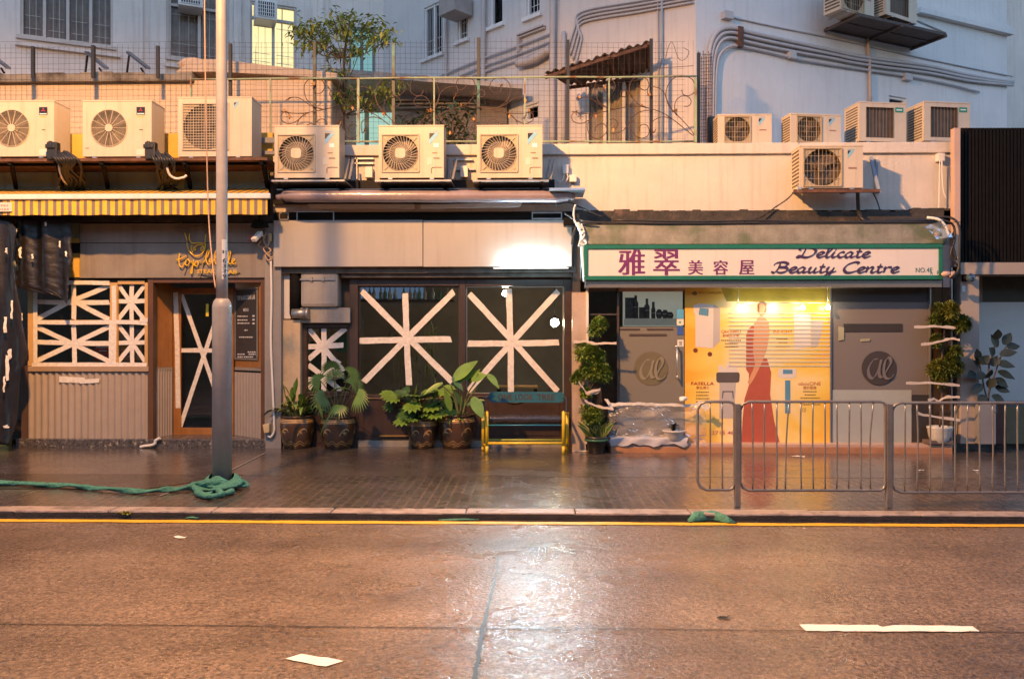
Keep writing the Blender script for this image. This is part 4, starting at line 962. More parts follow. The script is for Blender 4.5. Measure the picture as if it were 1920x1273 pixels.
OLIVE = mat('olive_print', (.38, .31, .05), .4, .2, 2); m = MB(); m.pprism([(1352, 540), (1556, 540), (1556, 565), (1420, 566), (1362, 565)], YP - .0008, .0006); m.build('olive_band', OLIVE, ps)
PW = mat('white_print', (.66, .60, .54), .4, .04); PG = mat('grey_machine_print', (.46, .42, .40), .4, .05); PD_ = mat('dark_machine_print', (.10, .085, .08), .4)
PR = mat('red_gown_print', (.42, .10, .06), .4, .12, 3); PS = mat('skin_print', (.62, .30, .16), .4, .05); PT = mat('brown_print', (.18, .05, .02), .4); PBL = mat('blue_print', (.10, .26, .40), .4); PSM = mat('olive_text_print', (.25, .18, .06), .4)
y1, y2, y3 = YP - .0018, YP - .0030, YP - .0042
def pol(name, m_, pts, Y, d=.0010): g = MB(); g.pprism(pts, Y, d); return g.build(name, m_, ps)
pol('printed_machine', PW, [(1304, 572), (1310, 569), (1338, 571), (1337, 653), (1304, 650)], y1)
pol('printed_machine', PG, [(1338, 571), (1350, 578), (1350, 640), (1337, 653)], y1)
pol('printed_machine', PW, [(1300, 573), (1304, 572), (1304, 590), (1301, 587)], y1)
pol('printed_screen', PBL, [(1312, 577), (1329, 579), (1328, 593), (1310, 590)], y2)
for cx, cy in ((1304, 657), (1331, 664)): pol('printed_wheel', PT, [(cx + 4.5 * math.cos(t), cy + 4.5 * math.sin(t)) for t in [i * .6283 for i in range(10)]], y2)
pol('printed_machine', PD_, [(1343, 700), (1346, 698), (1385, 698), (1387, 702), (1386, 715), (1383, 717), (1346, 717), (1343, 714)], y2)
pol('printed_machine', PW, [(1347, 698), (1347, 685), (1353, 684), (1360, 692), (1363, 680), (1369, 680), (1371, 690), (1380, 685), (1384, 698)], y1)
pol('printed_machine', PG, [(1349, 717.5), (1380, 717.5), (1376, 784), (1349, 784)], y1)
pol('printed_machine', PD_, [(1355, 733), (1375, 733), (1375.5, 747), (1374, 747), (1373, 735), (1357, 735), (1355, 747), (1353.5, 747)], y2)
pol('printed_machine', PW, [(1460, 691), (1493, 691), (1493, 705), (1488, 709), (1465, 709), (1459, 705)], y1)
pol('printed_screen', PBL, [(1468, 693), (1486, 693), (1486, 701), (1468, 701)], y2)
pol('printed_machine', PBL, [(1472, 713), (1482, 713), (1482, 775), (1472, 775)], y1)
pol('printed_machine', PW, [(1488, 590), (1520, 590), (1520, 650), (1490, 655)], y1); pol('printed_machine', PG, [(1521, 600), (1545, 600), (1540, 625), (1533, 650), (1521, 652)], y1)
# the printed woman
pol('printed_hair', mat('auburn_print', (.26, .11, .05), .4), [(1420, 572), (1424, 566), (1432, 565), (1438, 570), (1438, 582), (1434, 590), (1424, 590), (1420, 584)], y1)
pol('printed_skin', PS, [(1424, 570), (1431, 569), (1435, 575), (1433, 585), (1431, 592), (1441, 602), (1443, 622), (1439, 650), (1432, 672), (1420, 698), (1410, 716), (1405, 722), (1402, 716), (1409, 700), (1416, 684), (1412, 660), (1414, 606), (1424, 592)], y2)
pol('printed_gown', PR, [(1399, 628), (1403, 617), (1417, 605), (1421, 612), (1424, 640), (1424, 672), (1432, 672), (1438, 672), (1446, 698), (1444, 740), (1452, 791), (1462, 829), (1390, 829), (1392, 790), (1396, 748), (1404, 723), (1404, 700), (1399, 693)], y1 + .0004)
def prow(mb, y, x0, x1, h=2.2, seed=1):
    q = random.Random(seed + int(y)); x = x0
    while x < x1 - 1: w = q.uniform(1.6, 3.2); mb.pbox(x, y, min(x1, x + w), y + h, y2, .0006); x += w + .9
PRED = mat('red_brown_print', (.40, .06, .025), .4)
def ptx(name, m_, *its):
    g = MB()
    for it in its: ptext(g, it[0], *it[1:5], y2, 0, it[5] if len(it) > 5 else 0.)
    g.build(name, m_, ps)
ptx('red_lettering', PRED, ('QH HIFU', 1352, 619, 1389, 626), ('緊緻科王者', 1355, 627, 1386, 632)); ptx('red_lettering', PRED, ('FASELLA', 1296, 716, 1339, 722, .02), ('養生博士', 1305, 724, 1330, 729.5))
ptx('red_lettering', PRED, ('obosONE', 1497, 716, 1539, 722.5), ('提升緊緻', 1506, 724, 1531, 730)); ptx('red_lettering', PRED, ('INLIGHT', 1450, 619, 1486, 625))
PGB = mat('grey_brown_print', (.2, .13, .07), .4); ptx('grey_lettering', PGB, ('SKY | GALLERY', 1310, 547, 1357, 552))
g = MB(); g.pprism([(1298, 549), (1302.5, 545.5), (1307, 548), (1307, 552), (1302.5, 554), (1298, 552)], y2, .0006); g.build('emblem', PGB, ps)
for rows_ in (((637, 1352, 1390), (643, 1359, 1384), (649, 1359, 1384)), ((734, 1305, 1330), (740, 1305, 1330), (746, 1305, 1330), (752, 1305, 1326)), ((733, 1506, 1531), (739, 1509, 1529), (745, 1501, 1537), (757, 1504, 1538)), ((634, 1456, 1477), (641, 1460, 1476), (648, 1454, 1482), (655, 1458, 1480))):
    g = MB()
    for r_ in rows_: prow(g, *r_)
    g.build('small_print', PSM, ps)
ptx('small_lettering', PSM, ('CE', 1504, 765, 1511, 772))
ptx('phone_number', mat('pinkish_print', (.45, .13, .16), .4), ('2715 48', 1334, 808, 1377, 815, .01))
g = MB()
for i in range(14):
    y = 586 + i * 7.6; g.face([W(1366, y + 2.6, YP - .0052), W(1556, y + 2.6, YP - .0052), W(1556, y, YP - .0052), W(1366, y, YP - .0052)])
g.build('slat_glow_stripes', glass('slat_glow', (1, 1, 1), 0, .3, .42, (1.0, .95, .82)), ps)  # pale stripes over the print paint in the glow through blind slats
# three small spotlights on a rail in front of the poster
tl = thing('spotlight_rail', 'slim rail with bright little spotlights over the yellow poster', 'lamp', W(1470, 576, YB - .08))
m = MB(); m.tube([W(1380, 568, YB - .05), W(1556, 568, YB - .05)], .006, 6)
for x in (1384, 1552): m.tube([W(x, 568, YB - .05), W(x, 538, YB - .05)], .005, 6)
m.build('rail', ALU, tl)
for x in (1397, 1452, 1505, 1552):
    m = MB(); p = W(x, 577, YB - .07); m.ball(p, .032, 12, 8); o = m.build('spotlight', glow('spot_bulb', (1, .88, .60), 26), tl)
    m = MB(); m.tube([W(x, 568, YB - .05), p + Vector((0, 0, .03))], .016, 8); m.build('socket', WHITEMETAL, o)
    L = bpy.data.lights.new('spot_glow', 'POINT'); L.energy = 1.9; L.color = (1, .84, .55); L.shadow_soft_size = .03
    lo = bpy.data.objects.new('spot_glow', L); COL.objects.link(lo); lo.location = p + Vector((0, -.045, 0)) - tl.location; lo.parent = tl

# ---------------------------------------------------------------- neighbour on the far right
YN = 11.45
nb = thing('neighbour_shop', 'dim shop front with a black slatted screen above a pale shutter', 'shop', (GX(1870, YN), YN, PAV))
m = MB(); m.pbox(1789, 240, 1801, 416, 11.34, .1); m.pbox(1789.5, 416.5, 1801, 500, 11.36, .1); m.build('pier', mat('beige_pink_paint', (.52, .36, .28), .7, .08, 3), nb, bevel=.006)
m = MB(); m.pbox(1801.5, 492, 2250, 514, 11.36, .3); m.pbox(1801.5, 514.5, 1836, 707, 11.40, .8); m.build('wall', mat('warm_grey_paint', (.34, .29, .25), .7, .08, 3), nb)
m = MB(); m.pbox(1801, 707, 1836, 832, 11.33, .6); m.build('plinth', mat('beige_plinth', (.36, .29, .24), .6, .08), nb, bevel=.008)
m = MB(); m.pbox(1826, 514.5, 2250, 566, 12.05, .05); m.build('transom', mat('olive_glass', (.055, .05, .035), .25, .2), nb)
m = MB(); m.pbox(1826, 566.5, 2250, 752, 12.04, .06); m.build('shutter', mat('pale_shutter', (.50, .52, .49), .6, .05), nb)
m = MB(); m.pbox(1836.5, 519.3, 1842, 566, 12.0, .03); m.pbox(1836.5, 514.6, 2250, 519, 12.0, .03); m.build('frame', mat('brown_frame', (.2, .15, .1), .5), nb)
m = MB(); m.pbox(1826, 752.5, 2250, 838, 12.0, .1); m.build('base_panel', mat('grey_base', (.12, .11, .11), .6), nb)
m = MB(); m.pbox(1887, 762, 1990, 832, 11.9, .07); m.build('meter_box', mat('dark_olive_box', (.16, .13, .07), .5, .2), nb)
m = MB(); m.pbox(1801.5, 244, 2250, 490, 11.56, .05); m.build('screen_back', DARK, nb)
m = MB(); x = 1803
while x < 2240: m.pbox(x, 240, x + 4.4, 491, 11.44, .05); x += 6.6
m.build('slat_screen', BLACKMETAL, nb)
m = MB()
for y in (240, 262, 290, 400): m.pbox(1801.5, y, 2250, y + 7, 11.5, .03)
m.build('screen_rail', BLACKMETAL, nb)
m = MB(); m.pbox(1804, 536, 1810, 547, 11.39, .008); m.build('switch_plate', mat('pale_blue_plastic', (.5, .6, .66), .4), nb)
# ================================================================ air conditioners
ACW = mat('ac_casing', (.54, .465, .36), .45, .07, 3, streak=.42, stcol=(.36, .26, .16))
ACD = mat('ac_dark', (.095, .07, .05), .6, .3, 8)
ACG = mat('ac_grille', (.44, .38, .29), .45, .08, 6)
ACF = mat('ac_fan', (.12, .09, .066), .5, .2)
ACB = mat('ac_beige_grille', (.40, .32, .20), .5, .1, 6)
LBK = mat('label_black', (.015, .013, .015), .4); LRED = mat('label_red', (.5, .04, .02), .4); LYEL = mat('label_yellow', (.75, .45, .03), .4)
LBLUE = mat('label_blue', (.22, .50, .72), .4); LGRN = mat('label_green', (.01, .22, .14), .4); LWHITE = mat('label_white', (.74, .76, .78), .4)

def ac(kind, w, h, d, label, loc, rz=0.):
    t = thing('air_conditioner', label, 'air conditioner', loc, 'outdoor air conditioner units', rz)
    y = -d / 2
    if kind == 'radial': fx, fz, r, sq = -w / 2 + w * .385, h * .52, h * .335, False
    elif kind == 'big': fx, fz, r, sq = -w / 2 + w * .375, h * .51, h * .39, True
    elif kind == 'spiral': fx, fz, r, sq = -w / 2 + w * .335, h * .48, h * .345, True
    elif kind == 'small': fx, fz, r, sq = -w / 2 + w * .36, h * .50, h * .45, True
    else: fx, fz, r, sq = -w / 2 + w * .385, h * .50, h * .40, True
    # casing: a box whose front has a round (or square) opening
    m = MB(); N = 40; hr_ = r * 1.02
    X0, X1, Z0, Z1 = fx - r * 1.06, fx + r * 1.06, fz - r * 1.06, fz + r * 1.06
    if kind == 'coil': X0, X1, Z0, Z1 = -w / 2 + w * .14, -w / 2 + w * .72, h * .1, h * .9
    X0 = max(X0, -w / 2 + .012); Z0 = max(Z0, .012); Z1 = min(Z1, h - .012)
    xs, zs = [-w / 2, X0, X1, w / 2], [0, Z0, Z1, h]
    for i in range(3):
        for j in range(3):
            if (i, j) == (1, 1): continue
            m.face([(xs[i], y, zs[j]), (xs[i + 1], y, zs[j]), (xs[i + 1], y, zs[j + 1]), (xs[i], y, zs[j + 1])])
    B = [(-w / 2, y, 0), (w / 2, y, 0), (w / 2, -y, 0), (-w / 2, -y, 0)]; T = [(a, b_, h) for a, b_, _ in B]
    m.face(B[::-1]); m.face(T); m.face([B[1], B[2], T[2], T[1]]); m.face([B[2], B[3], T[3], T[2]]); m.face([B[3], B[0], T[0], T[3]])
    if kind != 'coil':                       # ring between the square opening and the circle
        ring, sqr = [], []
        for k in range(N):
            a = 2 * math.pi * (k + .5) / N; c, s_ = math.cos(a), math.sin(a); ring.append((fx + r * c, y + (.004 if sq else 0), fz + r * s_))
            q = min((X1 - fx) / c if c > 1e-6 else ((X0 - fx) / c if c < -1e-6 else 1e9), (Z1 - fz) / s_ if s_ > 1e-6 else ((Z0 - fz) / s_ if s_ < -1e-6 else 1e9))
            sqr.append((fx + q * c, y, fz + q * s_))
        if sq: m.m = 1
        for k in range(N):
            k2 = (k + 1) % N
            m.face([sqr[k], sqr[k2], ring[k2], ring[k]])
        for cx_, cz_ in ((X0, Z0), (X1, Z0), (X1, Z1), (X0, Z1)):
            best = sorted(range(N), key=lambda k: (sqr[k][0] - cx_) ** 2 + (sqr[k][2] - cz_) ** 2)[:2]
            m.face([(cx_, y, cz_), sqr[best[0]], sqr[best[1]]])
        m.m = 2
        for k in range(N):
            k2 = (k + 1) % N; p, q = ring[k], ring[k2]
            m.face([p, q, (q[0], y + .11, q[2]), (p[0], y + .11, p[2])])
        m.face([(p[0], y + .11, p[2]) for p in ring])
    else:
        m.m = 2; e = y + .05
        m.face([(X0, e, Z0), (X1, e, Z0), (X1, e, Z1), (X0, e, Z1)])
        for a, b_ in (((X0, Z0), (X1, Z0)), ((X1, Z0), (X1, Z1)), ((X1, Z1), (X0, Z1)), ((X0, Z1), (X0, Z0))):
            m.face([(a[0], y, a[1]), (b_[0], y, b_[1]), (b_[0], e, b_[1]), (a[0], e, a[1])])
    m.build('casing', [ACW, ACB if sq else ACW, ACD], t, True, bevel=0.)
    m = MB(); m.box(-w / 2 - .006, w / 2 + .006, y - .006, -y + .006, h + .0005, h + .022); m.build('lid', ACW, t, True, bevel=.006)
    if kind != 'coil':                       # fan
        m = MB()
        for k in range(3):
            a0 = k * 2.094 + .4; rows = []
            for i in range(7):
                rr = r * (.22 + .72 * i / 6); rows.append([(fx + rr * math.cos(a0 + s_ * .95), y + .05 + s_ * .04, fz + rr * math.sin(a0 + s_ * .95)) for s_ in (0, .33, .66, 1)])
            m.sheet(rows)
        m.lathe([(r * .2, 0), (r * .2, .03)], (0, 0, 0), 14)
        for v in m.v[-28:]: v.x, v.y, v.z = fx + v.x, y + .05 + v.z, fz + v.y
        m.build('fan', ACF if kind in ('radial', 'spiral') else mat('ac_fan_brown', (.10, .074, .053), .6), t, True)
    g = MB(); yg = y - .006
    if kind == 'radial':
        for k in range(14):
            a = 2 * math.pi * k / 14; g.bar((fx + r * .2 * math.cos(a), yg, fz + r * .2 * math.sin(a)), (fx + r * math.cos(a), yg, fz + r * math.sin(a)), .007, .006)
        for k in range(16):
            rr = r * (.28 + .72 * k / 15); g.tube([(fx + rr * math.cos(2 * math.pi * i / 36), yg, fz + rr * math.sin(2 * math.pi * i / 36)) for i in range(36)], .0018 if k < 15 else .007, 4, True)
    elif kind in ('big', 'small'):
        s_ = r * 1.02; n_ = 17 if kind == 'big' else 10
        for k in range(n_ + 1):
            q = -s_ + 2 * s_ * k / n_; th = .0045 if kind == 'big' else .003
            if kind == 'big' or k % 1 == 0:
                g.bar((fx + q, yg, fz - s_), (fx + q, yg, fz + s_), th if k % 4 else .007)
            if kind == 'big' or k % 2 == 0: g.bar((fx - s_, yg - .004, fz + q), (fx + s_, yg - .004, fz + q), .007 if kind == 'big' else .004)
        for (a, b_, c_, e_) in ((-s_, -s_, s_, -s_), (s_, -s_, s_, s_), (s_, s_, -s_, s_), (-s_, s_, -s_, -s_)): g.bar((fx + a, yg - .002, fz + b_), (fx + c_, yg - .002, fz + e_), .016)
    elif kind == 'spiral':
        for k in range(32):
            a = 2 * math.pi * k / 32
            g.tube([(fx + rr * math.cos(a + q), yg, fz + rr * math.sin(a + q)) for rr, q in ((r * .3, 0), (r * .5, .30), (r * .75, .50), (r * 1.0, .60))], .0042, 4, cap=False)
        for rr in (.62, 1.0): g.tube([(fx + r * rr * math.cos(2 * math.pi * i / 36), yg - .002, fz + r * rr * math.sin(2 * math.pi * i / 36)) for i in range(36)], .003, 4, True)
        s_ = r * 1.06
        for (a, b_, c_, e_) in ((-s_, -s_, s_, -s_), (s_, -s_, s_, s_), (s_, s_, -s_, s_), (-s_, s_, -s_, -s_)): g.bar((fx + a, yg, fz + b_), (fx + c_, yg, fz + e_), .016)
        for a in (.785, 2.356, 3.927, 5.498):
            for o_ in (-.03, 0, .03): g.bar((fx + r * 1.05 * math.cos(a + o_), yg, fz + r * 1.05 * math.sin(a + o_)), (fx + r * 1.28 * math.cos(a + o_ * .6), yg, fz + r * 1.28 * math.sin(a + o_ * .6)), .006)
    else:
        n_ = 8
        for k in range(n_ + 1): x = X0 + (X1 - X0) * k / n_; g.bar((x, yg, Z0), (x, yg, Z1), .0045)
    go = g.build('fan_grille', ACB if kind == 'small' else (mat('brown_bars', (.17, .125, .09), .5) if kind == 'coil' else ACG), t, True)
    if kind in ('radial', 'spiral'):
        m = MB(); hr2 = r * (.21 if kind == 'radial' else .31)
        if kind == 'radial': pr = [(hr2 * math.cos(2 * math.pi * i / 20), hr2 * math.sin(2 * math.pi * i / 20)) for i in range(20)]
        else: pr = [(hr2 * .92 * math.copysign(abs(math.cos(a)) ** .55, math.cos(a)), hr2 * .92 * math.copysign(abs(math.sin(a)) ** .55, math.sin(a))) for a in [2 * math.pi * i / 24 for i in range(24)]]
        m.prism([(fx + a, fz + b_) for a, b_ in pr], yg - .012, yg + .004); m.build('hub', ACW, go, True)
    # labels and small fittings
    lx = w * .345
    if kind == 'radial':
        m = MB(); m.box(lx - .06, lx + .06, y - .004, y - .001, h * .755, h * .90); o = m.build('label_plate', LBK, t, True)
        m = MB(); zc = h * .845; s3 = .017
        for a in (90, 210, 330):
            ca, sa = math.cos(R(a)), math.sin(R(a)); px_, pz_ = -sa, ca
            m.prism([(lx, zc), (lx + s3 * ca + .5 * s3 * px_, zc + s3 * sa + .5 * s3 * pz_), (lx + 2 * s3 * ca, zc + 2 * s3 * sa), (lx + s3 * ca - .5 * s3 * px_, zc + s3 * sa - .5 * s3 * pz_)], y - .0056, y - .0043)
        m.build('emblem', LRED, o, True)
        m = MB(); m.box(lx - .05, lx + .05, y - .0055, y - .0042, h * .765, h * .785); m.build('label_line', LWHITE, o, True)
        m = MB(); m.box(lx - .05, lx + .05, y - .003, y - .001, h * .718, h * .732); m.build('yellow_label', LYEL, t, True)
        m = MB(); m.box(lx - .02, lx + .03, y - .003, y - .001, h * .478, h * .49); m.box(-w / 2 + .04, -w / 2 + .09, y - .003, y - .001, h * .148, h * .158); m.build('slot', LBK, t, True)
        m = MB(); m.box(lx - .06, lx + .05, y - .003, y - .001, h * .02, h * .13); m.build('rating_label', mat('faded_label', (.55, .55, .5), .5), t, True)
    if kind in ('spiral', 'small', 'big'):
        k = {'spiral': 1.0, 'small': .62, 'big': .5}[kind]; zt = {'spiral': h * .93, 'small': h * .95, 'big': h * .95}[kind]
        x0 = lx - .06 if kind == 'spiral' else (w * .26 if kind == 'small' else w * .26)
        m = MB(); ltext(m, 'DAIKIN', x0 + .075 * k, zt - .032 * k, zt, y - .003, .15 * k, .012)
        m.build('lettering', LBLUE, t, True)
        z1 = zt - .042 * k
        m = MB(); m.prism([(x0, z1), (x0 + .075 * k, z1), (x0, z1 - .085 * k)], y - .0035, y - .001); m.build('emblem', LBK, t, True)
        m = MB(); m.prism([(x0 + .08 * k, z1), (x0 + .14 * k, z1), (x0, z1 - .165 * k), (x0, z1 - .09 * k)], y - .0035, y - .001); m.build('emblem', LBLUE, t, True)
    if kind == 'spiral':
        m = MB(); ltext(m, 'R410A', lx + .045, h * .365, h * .395, y - .003, .085, .03); m.build('lettering', LBK, t, True)
        m = MB(); m.box(lx - .02, lx + .05, y - .003, y - .001, h * .475, h * .495); m.build('slot', mat('slot_brown', (.25, .17, .1), .5), t, True)
        m = MB(); m.box(lx - .0, lx + .07, y - .003, y - .001, h * .59, h * .67); m.build('round_label', LWHITE, t, True)
        m = MB(); m.box(lx - .09, lx - .02, y - .003, y - .001, h * .25, h * .40); m.build('pale_label', mat('pale_label', (.58, .55, .46), .5), t, True)
        m = MB(); m.tube(crom([(lx - .03, y - .003, .06), (lx - .03, y - .003, h * .17), (lx + .0, y - .003, h * .2), (w / 2 - .02, y - .003, h * .2)], 5), .004, 5); m.build('valve_cover', ACD, t, True)
    if kind == 'small':
        m = MB(); m.box(w * .27, w * .40, y - .003, y - .001, h * .46, h * .50); m.build('label_line', mat('label_brown', (.3, .16, .12), .4), t, True)
    if kind == 'coil':
        m = MB(); m.box(w * .26, w * .43, y - .004, y - .001, h * .78, h * .91); o = m.build('label_plate', LGRN, t, True)
        m = MB(); m.box(w * .285, w * .405, y - .0055, y - .0042, h * .83, h * .86); m.build('label_line', LWHITE, o, True)
        m = MB()
        for k in range(12): z = h * .1 + h * .8 * k / 11; m.box(-w / 2 - .004, -w / 2 - .001, y + .05, -y - .05, z, z + h * .03)
        m.build('side_grille', ACD, t, True)
    if kind in ('small', 'big'):
        m = MB()
        for k in range(10): z = h * .08 + h * .82 * k / 9; m.box(-w / 2 - .004, -w / 2 - .001, y + .02, -y - .03, z, z + h * .045)
        m.build('side_grille', ACD, t, True)
    for s_ in (-1, 1):
        m = MB(); m.box(s_ * w * .32 - .03, s_ * w * .32 + .03, y - .02, -y + .02, -.025, 0); m.build('foot', GALV, t, True)
    return t
def put(o, px, pyb, Yf, d, rz=0., label=None):
    p = W(px, pyb, Yf); p = Vector((p.x, Yf + d / 2, p.z + .025)); return p
YA = 11.05
Dk = .40
sw = lambda px0, px1, Y: GX(px1, Y) - GX(px0, Y)
sh_ = lambda y0, y1, Y: GZ(y0, Y) - GZ(y1, Y)
w_, h_ = sw(155, 284, YA), sh_(190, 297, YA) - .025
A1 = ac('radial', w_, h_, Dk, 'beige air conditioner with a round grille and black label, cut by the left picture edge', put(None, 37, 297, YA, Dk))
A2 = dup(A1, put(None, 219.5, 297, YA, Dk), 0, 'beige air conditioner with a round spoked grille and black label, right beside the square-grilled one')
ac('big', sw(334, 472, YA), sh_(184, 297, YA) - .025, Dk, 'beige air conditioner with a square wire grille, partly hidden by the lamp post', put(None, 403, 297, YA, Dk))
w_, h_ = sw(515, 636, YA), sh_(236, 336, YA) - .03
B1 = ac('spiral', w_, h_, .33, 'spiral-grilled air conditioner nearest the lamp post, half in the shadow of the post', put(None, 575.5, 337, YA, .33))
dup(B1, put(None, 771, 337, YA, .33), 0, 'middle one of the three spiral-grilled air conditioners above the bistro')
dup(B1, put(None, 955.5, 337, YA, .33), 0, 'spiral-grilled air conditioner next to the bare cream parapet')
YR_ = 11.66
c1 = ac('small', sw(1346, 1447, YR_), sh_(219, 271, YR_) - .0, .28, 'low beige air conditioner on the parapet, nearest the vertical pipe bundle', put(None, 1396.5, 272.6, YR_, .28))
dup(c1, put(None, 1527, 272.6, YR_, .28), R(9), 'low beige air conditioner on the parapet, directly above the wall-hung one')
d1 = ac('coil', .74, .56, .42, 'taller beige unit with dark ribbed front and green label, before the small white window', put(None, 1652, 269, 11.9, .42), R(8))
dup(d1, put(None, 1772, 268.5, 11.9, .42), R(9), 'taller beige unit with dark ribbed front and green label, nearest the black slatted screen')
ac('small', sw(1499, 1618, 11.14), sh_(277, 356, 11.14) - .02, .34, 'air conditioner hung on brackets against the cream parapet wall, throwing a shadow', put(None, 1558.5, 356, 11.14, .34))
# two on the street wall of the pale house, on one bracket
ang = math.atan2(PB2.u.y, PB2.u.x)
for px, py, kind, lb in ((1594, 38, 'small', 'air conditioner with a round fan, high on the bracket of the pale corner house'), (1676, 47, 'coil', 'air conditioner with a dark ribbed front, high on the bracket of the pale house')):
    p = PB2.hit(px, py, .58); ac(kind, .88, .62, .34, lb, p + Vector((0, .05, .06)), ang + R(6))
br = thing('wall_bracket', 'dark steel bracket frame carrying two air conditioners high on the pale wall', 'bracket', PB2.hit(1640, 60, .02))
m = MB(); ua, ub = PB2.u_of(1545), PB2.u_of(1700); zb_ = PB2.hit(1630, 42, .58).z
for o_ in (.05, .4, .72):
    m.bar(PB2.P(ua, zb_, o_), PB2.P(ub + .1, zb_, o_), .05)
for u in (ua, (ua + ub) / 2, ub + .08): m.bar(PB2.P(u, zb_ - .03, .02), PB2.P(u, zb_ - .03, .76), .05)
PB2.slab(m, ua, ub + .1, zb_ - .012, zb_ + .012, .05, .72)
m.build('shelf', mat('dark_bracket_steel', (.07, .055, .05), .7, .3, 9), br)
for u in (ua, ub + .08):
    m = MB(); m.bar(PB2.P(u, zb_ + .55, .02), PB2.P(u, zb_ + .02, .74), .035); m.build('strut', GALV, br)
# shelf and brackets carrying the left three
ls = thing('rusty_shelf', 'long rusty shelf on black brackets carrying the three left air conditioners', 'shelf', (GX(250, 11.3), 11.7, GZ(303, 11.3)))
m = MB(); m.pbox(-420, 297.5, 501, 303, 10.98, .74); m.build('board', RUSTMETAL, ls)
for x in (18, 105, 190, 345, 490):
    m = MB(); m.bar(W(x, 306, 11.0), W(x, 306, 11.72), .05); m.bar(W(x + 4, 309, 11.05), W(x + 12, 352, 11.7), .055); m.build('strut', BLACKMETAL, ls)
m = MB(); m.pbox(-420, 303.3, 498, 311, 11.1, .05); m.build('rail', BLACKMETAL, ls)
# trays under the middle three
for x0, x1, lb in ((509, 646, 'metal tray under the spiral-grilled air conditioner nearest the lamp post'), (703, 846, 'metal tray under the middle spiral-grilled air conditioner'), (886, 1029, 'metal tray under the spiral-grilled air conditioner by the bare parapet')):
    t = thing('drip_tray', lb, 'bracket', W((x0 + x1) / 2, 344, 11.3), 'trays under the air conditioners')
    m = MB(); m.pbox(x0, 337.5, x1, 340.5, 11.0, .55); m.build('tray', GALV, t)
    for x in (x0 + 14, x1 - 14):
        m = MB(); m.bar(W(x, 343, 11.02), W(x, 343, 11.6), .04); m.bar(W(x, 346, 11.06), W(x, 356, 11.6), .035); m.build('arm', BLACKMETAL, t)
    for x in (x0 + 138, x0 + 146):
        m = MB(); m.bar(W(x + 7, 300, 11.4), W(x, 337, 11.2), .028); m.build('brace', GALV, t)
t = thing('unit_bracket', 'blue grey steel bracket under the air conditioner hung on the cream wall', 'bracket', W(1560, 360, 11.6))
for x in (1486, 1641):
    m = MB(); m.bar(W(x + (4 if x < 1500 else -8), 296, 11.62), W(x + (14 if x < 1500 else 6), 357, 11.12), .04); m.bar(W(x + 2, 300, 11.63), W(x + 2, 362, 11.63), .035); m.bar(W(x + 8, 358, 11.12), W(x + 4, 360, 11.63), .04); m.build('strut', mat('blue_grey_steel', (.22, .26, .32), .5, .2), t)
m = MB(); m.bar(W(1488, 359, 11.14), W(1649, 358, 11.14), .045); m.bar(W(1488, 359, 11.4), W(1649, 358, 11.4), .045); m.build('rail', RUSTMETAL, t)
# switch boxes and cables round the units
def sbox(px0, py0, px1, py1, Y, d, label, m_=WHITE, cab=None):
    t = MB(); t.pbox(px0, py0, px1, py1, Y, d); o = t.build('switch_box', m_, None, bevel=.006); tag(o, label, 'switch box', 'switch boxes by the air conditioners')
    for c in cab or []:
        k = MB(); ptube(k, c, Y - .01, .008); k.build('cable', WHITE, o)
    return o
sbox(684, 313, 698, 333, 11.55, .08, 'small switch box between the post-side and middle spiral-grilled units')
sbox(863, 311, 877, 332, 11.55, .08, 'small switch box left of the spiral-grilled unit by the bare parapet')
sbox(1055, 309, 1066, 325, 11.57, .08, 'upper switch box on the parapet with a looped white cable', WHITE, [[(1058, 325), (1056, 335), (1050, 341), (1043, 336)], [(1063, 325), (1065, 334), (1060, 341)]])
sbox(1068, 328, 1081, 341, 11.57, .08, 'lower switch box on the parapet above the rolled awning')
sbox(1759, 287, 1772, 302, 11.55, .09, 'switch box with a drooping cable near the black slatted screen', WHITE, [[(1766, 302), (1767, 340), (1770, 362), (1774, 372)], [(1762, 302), (1761, 360), (1760, 395), (1756, 408)]])
for xs_, ys_, lb in (((656, 668), ((652, 700, 296), (664, 700, 305)), 'thin steel pipe rack behind the post-side spiral-grilled unit'), ((840, 852), ((848, 886, 298), (856, 890, 316)), 'thin steel pipe rack behind the middle spiral-grilled unit')):
    m = MB()
    for x in xs_: m.pbox(x, 296, x + 2, 336, 11.6, .04)
    for x0, x1, y in ys_: m.pbox(x0, y, x1, y + 3, 11.6, .04)
    tag(m.build('pipe_rack', GALV), lb, 'rack')
# cables
def cable(name, label, runs, Y, r, m_=CABLE, cat='cable'):
    t = MB()
    for c in runs: ptube(t, c, Y, r)
    return tag(t.build(name, m_), label, cat)
q = random.Random(5); runs = []
for k in range(9):
    x = 92 + k * 4; runs.append([(x, 287 + q.uniform(-4, 4), 10.97), (x + 14 + k, 300, 10.93), (x + 20 + q.uniform(-10, 10), 318, 11.1), (x + 26 + q.uniform(-12, 12), 340, 11.35), (x + 22 + q.uniform(-8, 18), 357, 11.6)])
cable('pipe_bundle', 'bundle of black refrigerant pipes hanging between the two round-grilled units', runs, 11.2, .022)
runs = []
for k in range(8):
    x = 282 + k * 4; runs.append([(x, 288 + q.uniform(-6, 6), 10.97), (x + 8 + k, 302, 10.92), (x + 14 + q.uniform(-10, 10), 322, 11.1), (x + 18 + q.uniform(-12, 14), 342, 11.35), (x + 14 + q.uniform(-8, 18), 357, 11.6)])
cable('pipe_bundle', 'bundle of black refrigerant pipes hanging beside the square-grilled unit', runs, 11.2, .022)
cable('white_conduit', 'bent white conduit sagging below the square-grilled unit', [[(302, 300, 11.0), (312, 312, 11.0), (318, 328, 11.05), (330, 335, 11.1), (344, 333, 11.1), (350, 329, 11.1)]], 11.1, .017, WHITE, 'conduit')
